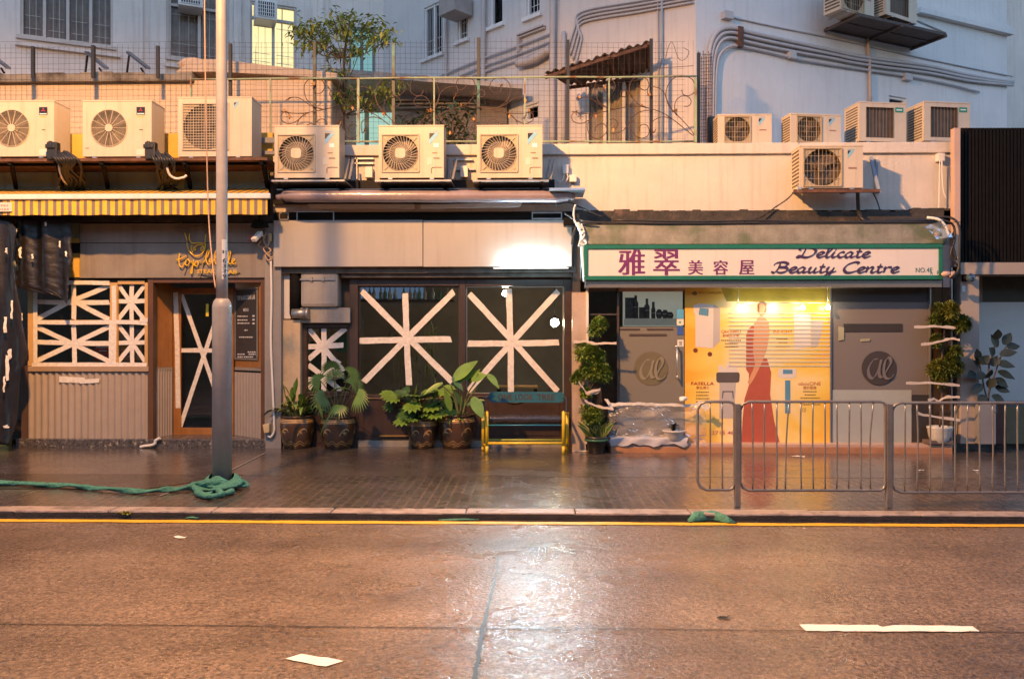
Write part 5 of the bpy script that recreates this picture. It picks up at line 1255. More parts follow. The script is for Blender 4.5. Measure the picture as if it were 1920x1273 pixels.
cable('white_conduit', 'thin white conduit curving down beside the pipe bundle between the round-grilled units', [[(110, 305, 11.0), (112, 322, 11.1), (120, 340, 11.3), (136, 354, 11.6)]], 11.1, .013, WHITE, 'conduit')
for x, lb in ((84, 'black taped pipe joint at the corner of the leftmost unit'), (268, 'black taped pipe joint at the corner of the second round-grilled unit')):
    t = MB(); t.pbox(x + 3, 266, x + 22, 298, 10.93, .1); t.pbox(x, 270, x + 18, 278, 10.91, .1); t.pbox(x + 6, 264, x + 11, 272, 10.92, .06); tag(t.build('pipe_joint', CABLE, bevel=.012), lb, 'pipe joint', 'taped pipe joints')
cable('black_cable', 'thin black cable looping down from the wall-hung unit to the mouldy ledge', [[(1492, 356, 11.2), (1478, 372, 11.4), (1455, 388, 11.46), (1425, 408, 11.44), (1395, 416, 11.45)], [(1637, 362, 11.5), (1644, 376, 11.55), (1650, 394, 11.5)]], 11.4, .009)
cable('black_hose', 'thick black hose dropping from under the wall-hung unit to the ledge', [[(1608, 358, 11.3), (1609, 390, 11.4), (1611, 404, 11.42), (1618, 414, 11.35)], [(1611, 398, 11.4), (1618, 412, 11.3), (1640, 416, 11.3), (1700, 413, 11.3), (1752, 412, 11.3)]], 11.4, .026)
cable('ledge_cables', 'black cables lying along the top of the mossy canopy', [[(1082, 402, 11.3), (1100, 416, 11.2), (1200, 419, 11.15), (1320, 419.5, 11.15), (1480, 418, 11.15), (1760, 417, 11.15)], [(1150, 413, 11.2), (1300, 416, 11.2), (1420, 414, 11.2), (1560, 417, 11.2), (1760, 413, 11.2)]], 11.2, .014)
cable('drooping_cables', 'bundle of black cables drooping down the pier at the right end of the sign', [[(1752, 412, 11.1), (1772, 414, 11.05), (1788, 424, 11.05), (1790, 450, 11.05), (1782, 480, 11.05), (1796, 500, 11.05), (1790, 520, 11.05), (1776, 517, 11.05)], [(1748, 410, 11.1), (1780, 408, 11.05), (1798, 424, 11.0), (1799, 470, 11.0), (1797, 505, 11.0), (1788, 517, 11.0)], [(1765, 418, 11.1), (1779, 440, 11.05), (1786, 460, 11.05), (1793, 488, 11.05)]], 11.05, .016)
cable('white_conduit', 'loop of white conduit bent over the right end of the canopy', [[(1738, 408, 11.05), (1760, 412, 11.0), (1772, 424, 11.0), (1779, 442, 11.0)]], 11.0, .02, WHITE, 'conduit')
t = thing('plastic_bag', 'clear plastic bag tied over a light at the right end of the canopy', 'bag', W(1760, 458, 11.0))
m = MB(); g_ = []
for i in range(7):
    g_.append([W(1735 + i * 3.4 + j * 5.2 + q.uniform(-1, 1), 425 + i * 3.4 - j * 2 + (3 if i == 6 else 0) + j * i * .25 + q.uniform(-1, 1), 10.98 + q.uniform(-.03, .03)) for j in range(7)])
m.sheet(g_); m.build('film', glass('wet_plastic', (.88, .92, .95), 1, .08, .28, (.5, .6, .72)), t)
m = MB(); m.ball(W(1756, 440, 11.03), .035); m.build('bulb', mat('peach_plastic', (.55, .33, .24), .4), t)
t = MB(); t.ball(W(1774, 514, 11.05), .05, 12, 8, 1.3, 1, .8); t.tube([W(1778, 518, 11.05), W(1790, 512, 11.05)], .035, 8); tag(t.build('wrapped_lamp', mat('pinkish_cloth', (.5, .33, .27), .7)), 'small pinkish wrapped lamp at the lower right corner of the sign', 'lamp')
# wiring knot at the left end of the sign
t = thing('wiring_knot', 'tangle of white and black cables with a black lamp head left of the salon sign', 'cable', W(1088, 460, 11.3))
m = MB(); m.pbox(1057, 408, 1078, 424, 11.3, .12); m.build('lamp_head', BLACKMETAL, t, bevel=.012)
m = MB(); ptube(m, [(1079, 384), (1076, 395), (1077, 412), (1086, 430), (1092, 446), (1098, 452), (1098, 458), (1086, 460)], 11.12, .014); ptube(m, [(1090, 420), (1096, 440), (1088, 452), (1085, 462)], 11.1, .012); ptube(m, [(1091, 462), (1094, 500), (1096, 528)], 11.12, .02); m.build('white_cable', WHITE, t)
m = MB(); ptube(m, [(1058, 400), (1075, 410), (1090, 418), (1120, 421)], 11.12, .012); ptube(m, [(1080, 425), (1075, 440), (1072, 460)], 11.2, .016); ptube(m, [(1040, 385), (1066, 380), (1086, 388), (1104, 396), (1130, 408)], 11.3, .012); m.build('black_cable', CABLE, t)
m = MB()
for x, y in ((1084, 420), (1088, 428), (1093, 436), (1086, 424)): m.ball(W(x, y, 11.1), .03, 8, 6, 1.2, 1, .8)
m.build('tape_wrap', WHITE, t)

# ================================================================ awnings
aw = thing('striped_awning', 'yellow and grey striped awning with a white front bar over the steak shop', 'awning', W(250, 403, 10.98))
AM = bpy.data.materials.new('awning_stripes'); AM.use_nodes = True
n, l = AM.node_tree.nodes, AM.node_tree.links; b = n['Principled BSDF']; b.inputs['Roughness'].default_value = .6
tc = n.new('ShaderNodeTexCoord'); sx_ = n.new('ShaderNodeSeparateXYZ'); l.new(tc.outputs['Object'], sx_.inputs[0])
def mth(op, a, v=None):
    k = n.new('ShaderNodeMath'); k.operation = op
    l.new(a, k.inputs[0])
    if v is not None: k.inputs[1].default_value = v
    return k.outputs[0]
per = sw(0, 28.8, 10.98) / 2 * 1.0
fr_ = mth('FRACT', mth('DIVIDE', sx_.outputs[0], per * 1.0)); gt_ = mth('GREATER_THAN', fr_, .56)
nz = n.new('ShaderNodeTexNoise'); nz.inputs['Scale'].default_value = 7; l.new(tc.outputs['Object'], nz.inputs['Vector'])
mx = n.new('ShaderNodeMixRGB'); l.new(gt_, mx.inputs[0]); mx.inputs[1].default_value = (.70, .40, .025, 1); mx.inputs[2].default_value = (.17, .13, .12, 1)
m2 = n.new('ShaderNodeMixRGB'); m2.blend_type = 'MULTIPLY'; m2.inputs[0].default_value = .5; l.new(mx.outputs[0], m2.inputs[1]); l.new(nz.outputs['Fac'], m2.inputs[2])
m3 = n.new('ShaderNodeMixRGB'); m3.blend_type = 'ADD'; m3.inputs[0].default_value = .4; l.new(m2.outputs[0], m3.inputs[1]); l.new(mx.outputs[0], m3.inputs[2])
l.new(m3.outputs[0], b.inputs['Base Color'])
xl, xr = GX(-700, 10.98), GX(501, 10.98)
m = MB(); N = 240
m.sheet([[(xl + (xr - xl) * i / N, 10.985 + .006 * math.sin(i * .9), GZ(yy_, 10.98, 250) + .004 * math.sin(i * .5) * (yy_ > 390)) for i in range(N + 1)] for yy_ in (374, 380, 388, 396, 403)])
m.build('valance', AM, aw)
m = MB(); m.sheet([[(xl, 10.99, GZ(366, 10.98, 250)), (GX(506, 10.98), 10.99, GZ(366, 10.98, 250))], [(xl, 11.73, GZ(354, 11.73, 250)), (GX(500, 11.7), 11.73, GZ(354, 11.73, 250))]]); m.build('canopy', AM, aw)
m = MB(); m.pbox(-420, 364, 506, 374, 10.95, .05); m.build('front_bar', WHITEMETAL, aw, bevel=.012)
m = MB()
for x in (-100, 490): m.bar(W(x, 372, 10.99), W(x + 6, 400, 11.6), .03)
m.build('arm', GALV, aw)
m = MB(); m.pbox(-12, 380, 22, 397, 10.955, .012); o = m.build('name_plate', mat('pinkish_plate', (.66, .58, .52), .4, .05), aw, bevel=.003)
m = MB(); q2 = random.Random(9)
for y in (384, 391):
    x = -8
    while x < 16: k = q2.uniform(2.5, 4.5); m.pbox(x, y, x + k, y + 3.6, 10.9535, .001); x += k + 1.6
m.build('plate_line', mat('pink_ink', (.45, .25, .22), .5), o)
ra = thing('rolled_awning', 'rolled up awning wrapped in shiny mauve plastic over the bistro fascia', 'awning', W(800, 380, 11.2))
m = MB(); pts = [W(520, 371, 11.25), W(540, 367, 11.22)] + [W(560 + i * 32, 368.5 + q.uniform(-.3, .3), 11.2) for i in range(16)] + [W(1062, 366, 11.22), W(1076, 371, 11.25)]
m.tube(crom(pts, 4), [.05 if i < 3 or i > (len(pts) - 1) * 4 - 3 else .088 for i in range((len(pts) - 1) * 4 + 1)], 16)
m.build('roll', mat('mauve_wrap', (.27, .21, .22), .22, .12, 6, .25, 14, coat=.5), ra)
m = MB(); m.sheet([[W(x, 357, 11.5) for x in (519, 700, 900, 1080)], [W(x, 359.5, 11.15) for x in (540, 700, 900, 1062)], [W(x, 362, 11.12) for x in (528, 700, 900, 1070)]]); m.build('cover_sheet', mat('mauve_wrap', (.2, .2, .2)), ra, solid=.004)
m = MB(); m.pbox(1030, 352.5, 1098, 356.5, 11.0, .6); tag(m.build('metal_flashing', ALU), 'thin bright metal flashing at the right end of the rolled awning', 'flashing')
m = MB(); m.pbox(519, 353.5, 1030, 355.5, 11.25, .3); tag(m.build('awning_rail', mat('wet_dark_steel', (.14, .11, .10), .18, .2, 3, metal=.8)), 'long wet steel rail above the rolled awning', 'rail')

# ================================================================ terrace fence
fe = thing('terrace_fence', 'wire mesh fence with black posts and rusty scrolled ironwork round the roof terrace', 'fence', (GX(800, 11.9), 11.9, ZT - .05))
YF = 11.92
WIRE = mat('wire', (.07, .045, .035), .6, .3)
m = MB()
for x in range(-60, 1306, 10):
    yb, ytp = (268 if x > 500 else 255), 76 + 6 * math.sin(x * .012) + (6 if x < 640 else 0)
    a, c = W(x, yb, YF), W(x + .5 * math.sin(x), ytp, YF); m.tube([a, c], .0021, 3, cap=False)
for y in range(80, 266, 10):
    m.tube([W(x, y + 1.2 * math.sin(x * .02 + y), YF) for x in range(-60, 1312, 42)], .0021, 3, cap=False)
m.build('wire_mesh', WIRE, fe)
BP = mat('black_post', (.02, .019, .018), .5, .3); GP = mat('flaking_green_post', (.018, .022, .02), .5, .3, 5, col2=(.05, .24, .20), c2=.54)
for x, y0, y1, mm in ((62, 88, 147, BP), (175, 86, 147, BP), (296, 87, 147, BP), (432, 83, 180, BP), (590, 80, 268, GP), (738, 82, 268, GP), (897, 72, 268, GP), (1065, 76, 268, BP), (1221, 74, 270, BP), (1310, 100, 268, BP)):
    m = MB(); m.bar(W(x, y1, YF - .02), W(x, y0, YF - .02), .045); m.build('post', mm, fe)
PG_ = mat('flaking_pale_green', (.27, .34, .22), .6, .2, 7, .2, 30, col2=(.20, .10, .045), c2=.50)
for a, c in (((358, 149), (1306, 144)), ((490, 266), (1306, 266))):
    m = MB(); m.tube([W(a[0] + (c[0] - a[0]) * i / 12, a[1] + (c[1] - a[1]) * i / 12 + .6 * math.sin(i * 2), YF - .07) for i in range(13)], .015, 8); m.build('rail', PG_, fe)
for x in (358, 507, 672, 814, 984, 1142, 1304):
    m = MB(); m.bar(W(x, 268 if x > 400 else 185, YF - .075), W(x, 147, YF - .075), .022 if x not in (672, 1304) else .036); m.build('baluster', PG_, fe)
IR = mat('wrought_iron_rust', (.075, .04, .03), .6, .4, 9); LF = mat('rusted_leaf', (.50, .24, .07), .6, .25, 12)
SCROLLS = [[(725, 575), (705, 615), (730, 660), (790, 665), (830, 610), (820, 550), (760, 500), (690, 500), (620, 560), (610, 640), (640, 740), (720, 810), (800, 840), (880, 830)],
  [(430, 740), (470, 715), (540, 715), (600, 745), (660, 790), (730, 820), (800, 835)],
  [(360, 865), (480, 885), (600, 885), (720, 865), (840, 840), (960, 815), (1080, 810), (1180, 825), (1280, 855), (1380, 900), (1480, 970), (1580, 1050), (1680, 1130)],
  [(450, 950), (455, 905), (410, 870), (365, 895), (365, 960), (430, 995), (500, 985), (560, 945), (610, 900), (660, 880)],
  [(640, 885), (570, 930), (530, 1010), (540, 1090), (590, 1150), (660, 1155), (720, 1110), (740, 1060), (720, 1010), (670, 1000), (620, 1030), (610, 1080)],
  [(800, 1045), (840, 1045), (860, 1000), (830, 955), (780, 950), (740, 990), (740, 1050), (765, 1095), (840, 1100), (910, 1075), (970, 1010), (1010, 940), (1080, 880), (1160, 855), (1240, 855)],
  [(1010, 930), (1000, 1050), (1050, 1130), (1120, 1155), (1180, 1130), (1200, 1080), (1180, 1020), (1130, 1005), (1090, 1040), (1100, 1080)],
  [(1170, 825), (1070, 780), (1010, 700), (985, 610), (1010, 530), (1070, 490), (1140, 490), (1190, 540), (1190, 610), (1150, 635), (1100, 610), (1085, 570)],
  [(1010, 720), (960, 640), (910, 635), (885, 670), (905, 705), (945, 705)],
  [(1500, 910), (1420, 800), (1380, 690), (1400, 590), (1460, 510), (1540, 480), (1640, 500), (1690, 560), (1690, 650), (1630, 695), (1570, 680), (1550, 630)],
  [(1500, 900), (1475, 830), (1490, 750), (1550, 700), (1620, 705), (1655, 755), (1630, 805), (1580, 810)],
  [(1220, 715), (1180, 665), (1190, 600), (1250, 600), (1320, 620), (1370, 680), (1400, 780), (1450, 850), (1550, 950), (1640, 1050), (1690, 1120)],
  [(1270, 1060), (1240, 1100), (1230, 990), (1290, 940), (1370, 925), (1450, 950)]]
def scrollbay(fx, seed):
    q = random.Random(seed); o = MB(); lf = MB()
    for rn in SCROLLS:
        P = crom([W(fx(1010 + x / 5.787), 60 + y / 5.787, YF - .075) for x, y in rn], 3); o.tube(P, .0065, 5)
        p = P[1]
        for k in range(3):
            a = q.uniform(0, 6.28); leaf(lf, p + Vector((0, -.015, 0)), (math.cos(a), -.2, math.sin(a)), .06, .04, .1, .2, 3)
    so_ = o.build('scrollwork', IR, fe); lf.build('leaf_ornament', LF, so_)
scrollbay(lambda x: x, 1)
scrollbay(lambda x: 2072 - x, 2)
scrollbay(lambda x: x - 545, 3)
m = MB(); ptube(m, [(1246, 114), (1255, 84), (1262, 82), (1272, 110), (1284, 112), (1292, 98), (1282, 90)], YF - .01, .004); ptube(m, [(1220, 126), (1250, 127), (1300, 124)], YF - .01, .004); m.build('barbed_wire', IR, fe)
# end return of the fence: a dense rusty grille by the pipes
en = thing('fence_return', 'dense rusty mesh return of the terrace fence in front of the vertical pipes', 'fence', W(1322, 270, 12.3))
m = MB()
for k in range(9): m.tube([W(1309 + k * 3.2, 270, 11.95 + k * .09), W(1309 + k * 3.2, 96 + (k % 3) * 5, 11.95 + k * .09)], .007, 4)
for k in range(26): m.tube([W(1308, 104 + k * 6.4, 11.95), W(1336, 102 + k * 6.4, 12.7)], .004, 3)
m.build('mesh', RUSTMETAL, en)
m = MB(); m.pbox(1328, 218, 1348, 270, 12.1, .12); m.build('boot', CABLE, en, bevel=.02)

# ================================================================ roof structures
bw = thing('roof_shed', 'beige rendered roof shed behind the left air conditioners with a weathered roof edge', 'shed', (GX(300, 12.5), 12.5, ZT - .05))
m = MB(); m.box(GX(-420, 12.4), GX(621, 12.4), 12.4, 14.2, ZT - .045, GZ(152, 12.4, 300)); m.build('wall', mat('beige_render', (.60, .46, .33), .8, .08, 1.6, .2, 30, streak=.2, stcol=(.36, .22, .12)), bw)
m = MB(); z0 = GZ(151.5, 12.3, 300)
for i in range(26):
    x0, x1 = -420 + i * 30, -420 + (i + 1) * 30 + .0; m.box(GX(x0, 12.3) + .002, GX(x1, 12.3), 12.3, 14.3, z0, z0 + (.13 if i < 23 else .11) + q.uniform(-.015, .02))
m.build('roof_edge', mat('mossy_slab', (.22, .20, .17), .8, .3, 5, .5, 30, col2=(.06, .05, .04), c2=.52), bw)
m = MB(); m.prism([(GX(345, 12.6), z0 + .14), (GX(375, 12.6), z0 + .34), (GX(420, 12.6), z0 + .33), (GX(640, 12.6), z0 + .10), (GX(640, 12.6), z0 + .02), (GX(420, 12.6), z0 + .14)], 12.32, 13.9)
m.build('sloping_roof', mat('pale_roof_sheet', (.46, .37, .29), .7, .15, 3, .2, 24, streak=.3), bw)
m = MB(); m.ball(W(362, 126, 12.6), .2, 12, 8, 1.2, 1, .7); m.ball(W(388, 132, 12.55), .14, 12, 8, 1.3, 1, .6); tag(m.build('covered_bundle', mat('beige_tarp', (.5, .36, .24), .7, .3, 6, .5, 9)), 'beige tarpaulin bundle lying on the shed roof beside the lamp post', 'tarpaulin')
for x, lb in ((0, 'solar panel on the shed roof cut by the left picture edge'), (184, 'tilted solar panel on the shed roof between the first black posts'), (262, 'tilted solar panel on the shed roof nearest the tarpaulin bundle')):
    t = thing('solar_panel', lb, 'solar panel', W(x, 140, 13), 'solar panels on the shed roof')
    a, b__, c_, d__ = W(x - 26, 100, 13.2), W(x + 12, 130, 12.6), W(x + 20, 131, 12.9), W(x - 18, 101, 13.5)
    m = MB(); up = Vector((.01, -.01, .03)); m.hexa([a, b__, c_, d__, a + up, b__ + up, c_ + up, d__ + up]); m.build('panel', mat('solar_blue', (.05, .06, .09), .25, .2, 6), t)
    m = MB(); m.bar(W(x - 20, 105, 13.3), W(x - 24, 138, 13.2), .025); m.bar(W(x + 2, 128, 12.75), W(x + 8, 138, 12.75), .025); m.build('stand', BLACKMETAL, t)
# lean-to with rusty corrugated sheet by the corner house
lt = thing('lean_to_roof', 'rusty corrugated lean-to roof sloping over the terrace door', 'canopy', W(1120, 140, 13))
m = MB(); rows = []
A_, B_, = W(1022, 138, 12.7), W(1222, 76, 12.7); A2_, B2_ = W(1062, 160, 13.5), W(1222, 138, 13.5)
N = 72
for rr, (p, q3) in enumerate(((A_, B_), (A_.lerp(A2_, .5) + Vector((0, 0, .02)), B_.lerp(B2_, .5)), (A2_, B2_))):
    rows.append([p.lerp(q3, i / N) + Vector((0, 0, .022 * math.sin(i / N * 2 * math.pi * 13) + .012 * math.sin(i * .37))) for i in range(N + 1)])
m.sheet(rows); m.build('sheet', mat('rusty_sheet', (.06, .042, .035), .8, .35, 6, .3, 40, col2=(.10, .08, .07), c2=.58), lt, solid=.012)
m = MB(); m.bar(A_ + Vector((0, .05, -.05)), B_ + Vector((0, .05, -.05)), .05); m.bar(A2_ + Vector((0, 0, -.05)), B2_ + Vector((0, 0, -.05)), .05)
for f in (.2, .6, .97): m.bar(A_.lerp(B_, f) + Vector((0, 0, -.04)), A2_.lerp(B2_, f) + Vector((0, 0, -.04)), .04)
m.build('beam', RUSTMETAL, lt)
m = MB(); m.bar(B_ + Vector((0, .04, -.06)), (B_.x, B_.y + .04, ZT - .05), .04); m.build('post', BLACKMETAL, lt)
# terrace lane behind: low roofs, lit teal panels
ln = thing('low_roof', 'low weathered roof and lit teal panels seen through the ironwork behind the small tree', 'shed', W(760, 270, 14.6))
m = MB(); PW2 = 14.6
m.prism([(GX(622, PW2), GZ(160, PW2, 622)), (GX(980, PW2), GZ(186, PW2, 980)), (GX(980, PW2), GZ(178, PW2, 980)), (GX(622, PW2), GZ(147, PW2, 622))], PW2 - .6, PW2 + .9); m.build('roof', mat('pale_roof_sheet2', (.44, .38, .32), .7, .2, 4, .2, 20, streak=.3), ln)
m = MB(); m.box(GX(622, PW2), GX(950, PW2), PW2 + .2, PW2 + .4, ZT - .05, GZ(182, PW2, 780)); m.build('wall', mat('brownish_wall', (.22, .18, .15), .8, .2, 3), ln)
TG = glow('teal_lit_panel', (.50, .80, .66), .5)
for a in ((625, 206, 682, 275), (692, 212, 738, 275)):
    m = MB(); m.pbox(*a, PW2 + .1, .06); m.build('lit_panel', TG, ln)
m = MB()
for y in (186, 193, 200): m.pbox(735, y, 900, y + 3, PW2 + .1, .08)
m.build('louvre', CONC, ln)
# ================================================================ street lamp
lp = GR(409.5, 918); PX_, PY_ = lp.x, lp.y + .1
sl = thing('street_lamp', 'tall grey street lamp post with a wide lower sleeve standing on the pavement', 'street lamp', (PX_, PY_, PAV))
POLEM = mat('grey_pole_paint', (.32, .30, .29), .42, .12, 7, .12, 90, streak=.3, stcol=(.16, .14, .13), coat=.08)
zs_, d_ = GZ(575, PY_, 408), PY_
m = MB(); m.lathe([(.102, 0), (.101, zs_ - PAV - .01), (.101, zs_ - PAV), (.09, zs_ - PAV + .05), (.066, zs_ - PAV + .085)], (PX_, PY_, PAV), 32); m.build('sleeve', POLEM, sl)
HX, HY, HZ = -3.72, 5.55, 7.9
m = MB(); arm = crom([(PX_, PY_, zs_ + .08), (PX_ - .005, PY_, 4.5), (PX_ - .02, PY_, 6.6), (PX_ - .03, PY_ - .12, 7.4), (PX_ - .06, PY_ - .5, 7.85), (PX_ - .2, PY_ - 1.5, 8.05), (HX, HY + .35, HZ + .12)], 8)
m.tube(arm, [.060 - .018 * i / (len(arm) - 1) for i in range(len(arm))], 24); m.build('pole', POLEM, sl)
m = MB(); m.ball((HX, HY, HZ + .1), .34, 20, 10, .55, 1.2, .42); m.build('lamp_head', GALV, sl)
m = MB(); m.ball((HX, HY, HZ + .0), .2, 16, 8, .8, 1.4, .5); m.build('diffuser', glow('sodium_glow', (1, .52, .18), 15), sl)
KEYCOL = (1.0, .48, .155)
L = bpy.data.lights.new('sodium_lamp', 'POINT'); L.color = KEYCOL; L.energy = 2850; L.shadow_soft_size = .17; L.use_nodes = True
n, l = L.node_tree.nodes, L.node_tree.links
em = n['Emission']; tc = n.new('ShaderNodeTexCoord'); sp = n.new('ShaderNodeSeparateXYZ'); l.new(tc.outputs['Normal'], sp.inputs[0])
# the lantern's optics: cut off above the horizontal, thrown out along the road
zz = n.new('ShaderNodeMapRange'); zz.interpolation_type = 'SMOOTHSTEP'; zz.inputs['From Min'].default_value = .07; zz.inputs['From Max'].default_value = -.40; zz.inputs['To Min'].default_value = .02; zz.inputs['To Max'].default_value = 1.0
l.new(sp.outputs[2], zz.inputs[0])
ax = n.new('ShaderNodeMath'); ax.operation = 'POWER'; ab = n.new('ShaderNodeMath'); ab.operation = 'ABSOLUTE'; l.new(sp.outputs[0], ab.inputs[0]); l.new(ab.outputs[0], ax.inputs[0]); ax.inputs[1].default_value = 1.6
ma = n.new('ShaderNodeMath'); ma.operation = 'MULTIPLY_ADD'; l.new(ax.outputs[0], ma.inputs[0]); ma.inputs[1].default_value = 4.2; ma.inputs[2].default_value = 1.05
mu = n.new('ShaderNodeMath'); mu.operation = 'MULTIPLY'; l.new(zz.outputs[0], mu.inputs[0]); l.new(ma.outputs[0], mu.inputs[1]); l.new(mu.outputs[0], em.inputs['Strength'])
lo = bpy.data.objects.new('sodium_lamp', L); COL.objects.link(lo); lo.parent = sl; lo.location = Vector((HX, HY, HZ - .12)) - sl.location
# number sticker, seam, cable
a0, a1 = R(-90 + 22), R(-90 + 72); rr = .0618
m = MB(); zt, zb = GZ(450, PY_, 416), GZ(524, PY_, 416)
m.sheet([[(PX_ - .004 + rr * math.cos(a0 + (a1 - a0) * i / 8), PY_ + rr * math.sin(a0 + (a1 - a0) * i / 8), z) for i in range(9)] for z in (zb, zt)]); o = m.build('number_sticker', mat('white_sticker', (.62, .62, .62), .35, .05), sl)
m = MB(); am_ = (a0 + a1) / 2; cvec = Vector((math.cos(am_), math.sin(am_), 0)); tvec = Vector((-math.sin(am_), math.cos(am_), 0))
for ch_, y0, y1 in (('E', 470, 477), ('6', 485, 494), ('3', 496, 503), ('3', 505, 512), ('9', 515, 522)):
    vs, fs = text_geo(ch_, 0, .02); bx0, bx1 = min(v[0] for v in vs), max(v[0] for v in vs); by0, by1 = min(v[1] for v in vs), max(v[1] for v in vs)
    z0, z1 = GZ(y1, PY_, 416), GZ(y0, PY_, 416); P = []
    for v in vs:
        u = ((v[0] - bx0) / (bx1 - bx0) - .5) * .04; a_ = am_ + u / rr
        P.append((PX_ - .004 + (rr + .0012) * math.cos(a_), PY_ + (rr + .0012) * math.sin(a_), z0 + (v[1] - by0) / (by1 - by0) * (z1 - z0)))
    m.add(P, fs)
m.build('number', LBK, o)
m = MB(); m.tube(crom([W(383, -40, 8.9), W(386, 200, 8.9), W(391, 400, 8.9), W(399, 500, 8.55), W(404, 540, PY_ - .03)], 8), .008, 6); tag(m.build('overhead_wire', mat('tan_wire', (.42, .27, .18), .5)), 'thin tan wire running down beside the lamp post', 'wire')

# ================================================================ guard railing
YG = 7.62
rl = thing('guard_railing', 'galvanised pedestrian guard railing with upright bars at the kerb', 'railing', (GX(1520, YG), YG, PAV))
RM = mat('railing_steel', (.24, .215, .195), .4, .2, 9, .1, 60, metal=.55, streak=.3, stcol=(.13, .09, .07))
rq = random.Random(6)
def rpanel(x0, x1, y0, y1, n, lr=True, bars=None):
    m = MB(); r_ = 16
    P = [(x0 + r_, y0), (x1 - r_ * .6, y0), (x1 - 2, y0 + 3), (x1, y0 + r_ * .7), (x1, y1 - r_ * .7), (x1 - 3, y1 - 3), (x1 - r_ * .6, y1), (x0 + r_, y1), (x0 + 5, y1 - 5), (x0, y1 - r_), (x0, y0 + r_), (x0 + 5, y0 + 5)]
    if not lr: P[0] = (x0 + 9, y0); P[7] = (x0 + 9, y1); P[8] = (x0 + 2, y1 - 3); P[9] = (x0, y1 - 10); P[10] = (x0, y0 + 10); P[11] = (x0 + 2, y0 + 3)
    m.tube([W(a, b_, YG) for a, b_ in P], .0135, 8, True); fo = m.build('panel_frame', RM, rl)
    for k in range(n):
        x = x0 + (x1 - x0) * (k + 1) / (n + 1) if bars is None else bars[k]
        d1, d2, d3 = (rq.uniform(-1.2, 1.2) for _ in range(3)); bend = 5 if rq.random() < .2 else 0
        m = MB(); m.tube(crom([W(x + d1, y0 + 1, YG), W(x + d2 - bend, (y0 + y1) / 2 - 10, YG + rq.uniform(-.01, .01)), W(x + d3 - bend * 1.2, y1 - 1, YG)], 4), .0076, 7); m.build('bar', RM, rl)
rpanel(1308, 1377, 753, 918, 2, bars=(1331, 1354))
rpanel(1388, 1660, 753, 919, 11)
rpanel(1673, 1955, 755, 923, 11)
for x in (1382.5, 1666.5, 1961):
    m = MB(); z1 = GZ(757, YG, x); m.box(GX(x, YG) - .026, GX(x, YG) + .026, YG - .026, YG + .026, PAV, z1); m.build('post', RM, rl, bevel=.004)
    m = MB()
    for y in (775, 905):
        for s_ in (-1, 1): m.tube([W(x, y, YG), W(x + s_ * 8, y, YG)], .008, 6)
    m.build('bolt', GALV, rl)

# ================================================================ bench
bn = thing('bench', 'yellow tube bench with a dark rolled seat and a blue ONE LOOK TREE back board', 'bench', (GX(986, 11.2), 11.2, PAV))
YEL = mat('yellow_enamel', (.75, .50, .02), .3, .12, 9, col2=(.30, .22, .03), c2=.70, coat=.3); BLU = mat('teal_blue_paint', (.025, .125, .17), .4, .12, 7)
YBn = 11.05
m = MB()
for x in (913, 1056.5): m.tube([W(x, 836, YBn), W(x, 774, YBn), W(x, 773, YBn + .02)], .024, 10)
for x in (906, 1063.5): m.tube([W(x, 843 if x > 1000 else 838, YBn + .32), W(x, 773, YBn + .32)], .024, 10)
for a, b_ in ((906, 913), (1056.5, 1063.5)):
    for y in (775, 834): m.tube([W(a, y, YBn + (.32 if a < 910 else 0)), W(b_, y, YBn + (0 if a < 910 else .32))], .02, 8)
m.tube([W(913, 831, YBn), W(1056.5, 831, YBn)], .02, 10)
m.build('frame', YEL, bn)
m = MB(); m.tube([W(916, 825, YBn + .3), W(1054, 825, YBn + .3)], .018, 8); m.build('rear_rail', mat('green_yellow_paint', (.30, .34, .06), .4), bn)
for x in (906, 913, 1056.5, 1063.5):
    m = MB(); p = W(x, 836, YBn if x in (913, 1056.5) else YBn + .32); m.tube([p, (p.x, p.y, PAV)], .024, 10); m.build('leg', YEL, bn)
m = MB(); m.tube(crom([W(917, 786, YBn + .16)] + [W(917 + i * 17, 786 + .5 * math.sin(i * 2), YBn + .16) for i in range(1, 8)] + [W(1054, 786, YBn + .16)], 4), .062, 16); o = m.build('seat', mat('dark_vinyl', (.035, .027, .03), .25, .3, 8, .5, 16, coat=.5), bn)
m = MB(); m.tube([W(915, 797, YBn), W(1055, 797, YBn)], .009, 7); m.build('cross_bar', mat('light_blue_paint', (.03, .22, .32), .35), bn)
m = MB(); YBk = YBn + .36
pts = [(924 + 9 * math.cos(t), 744.5 + 10 * math.sin(t)) for t in [math.pi / 2 + i * math.pi / 8 for i in range(9)]] + [(1050 + 9 * math.cos(t), 745 + 10 * math.sin(t)) for t in [-math.pi / 2 + i * math.pi / 8 for i in range(9)]]
m.pprism(pts, YBk, .02); bb = m.build('back_board', BLU, bn, bevel=.003)
m = MB(); ptext(m, 'ONE', 934, 739, 960, 750, YBk - .0015, 0, .012); ptext(m, 'LOOK', 966, 739, 1000, 750, YBk - .0015, 0, .012); ptext(m, 'TREE', 1007, 739, 1040, 750, YBk - .0015, 0, .012); m.build('cut_out_lettering', mat('cut_out_brown', (.07, .03, .015), .6, .6, 12), bb)
m = MB()
for xs_ in ((919, 908, 907, 907), (1055, 1061, 1062, 1062)): ptube(m, [(xs_[0], 745), (xs_[1], 747), (xs_[2], 756), (xs_[3], 776)], YBk, .013)
m.build('back_bracket', mat('slate_paint', (.05, .07, .10), .4), bn)

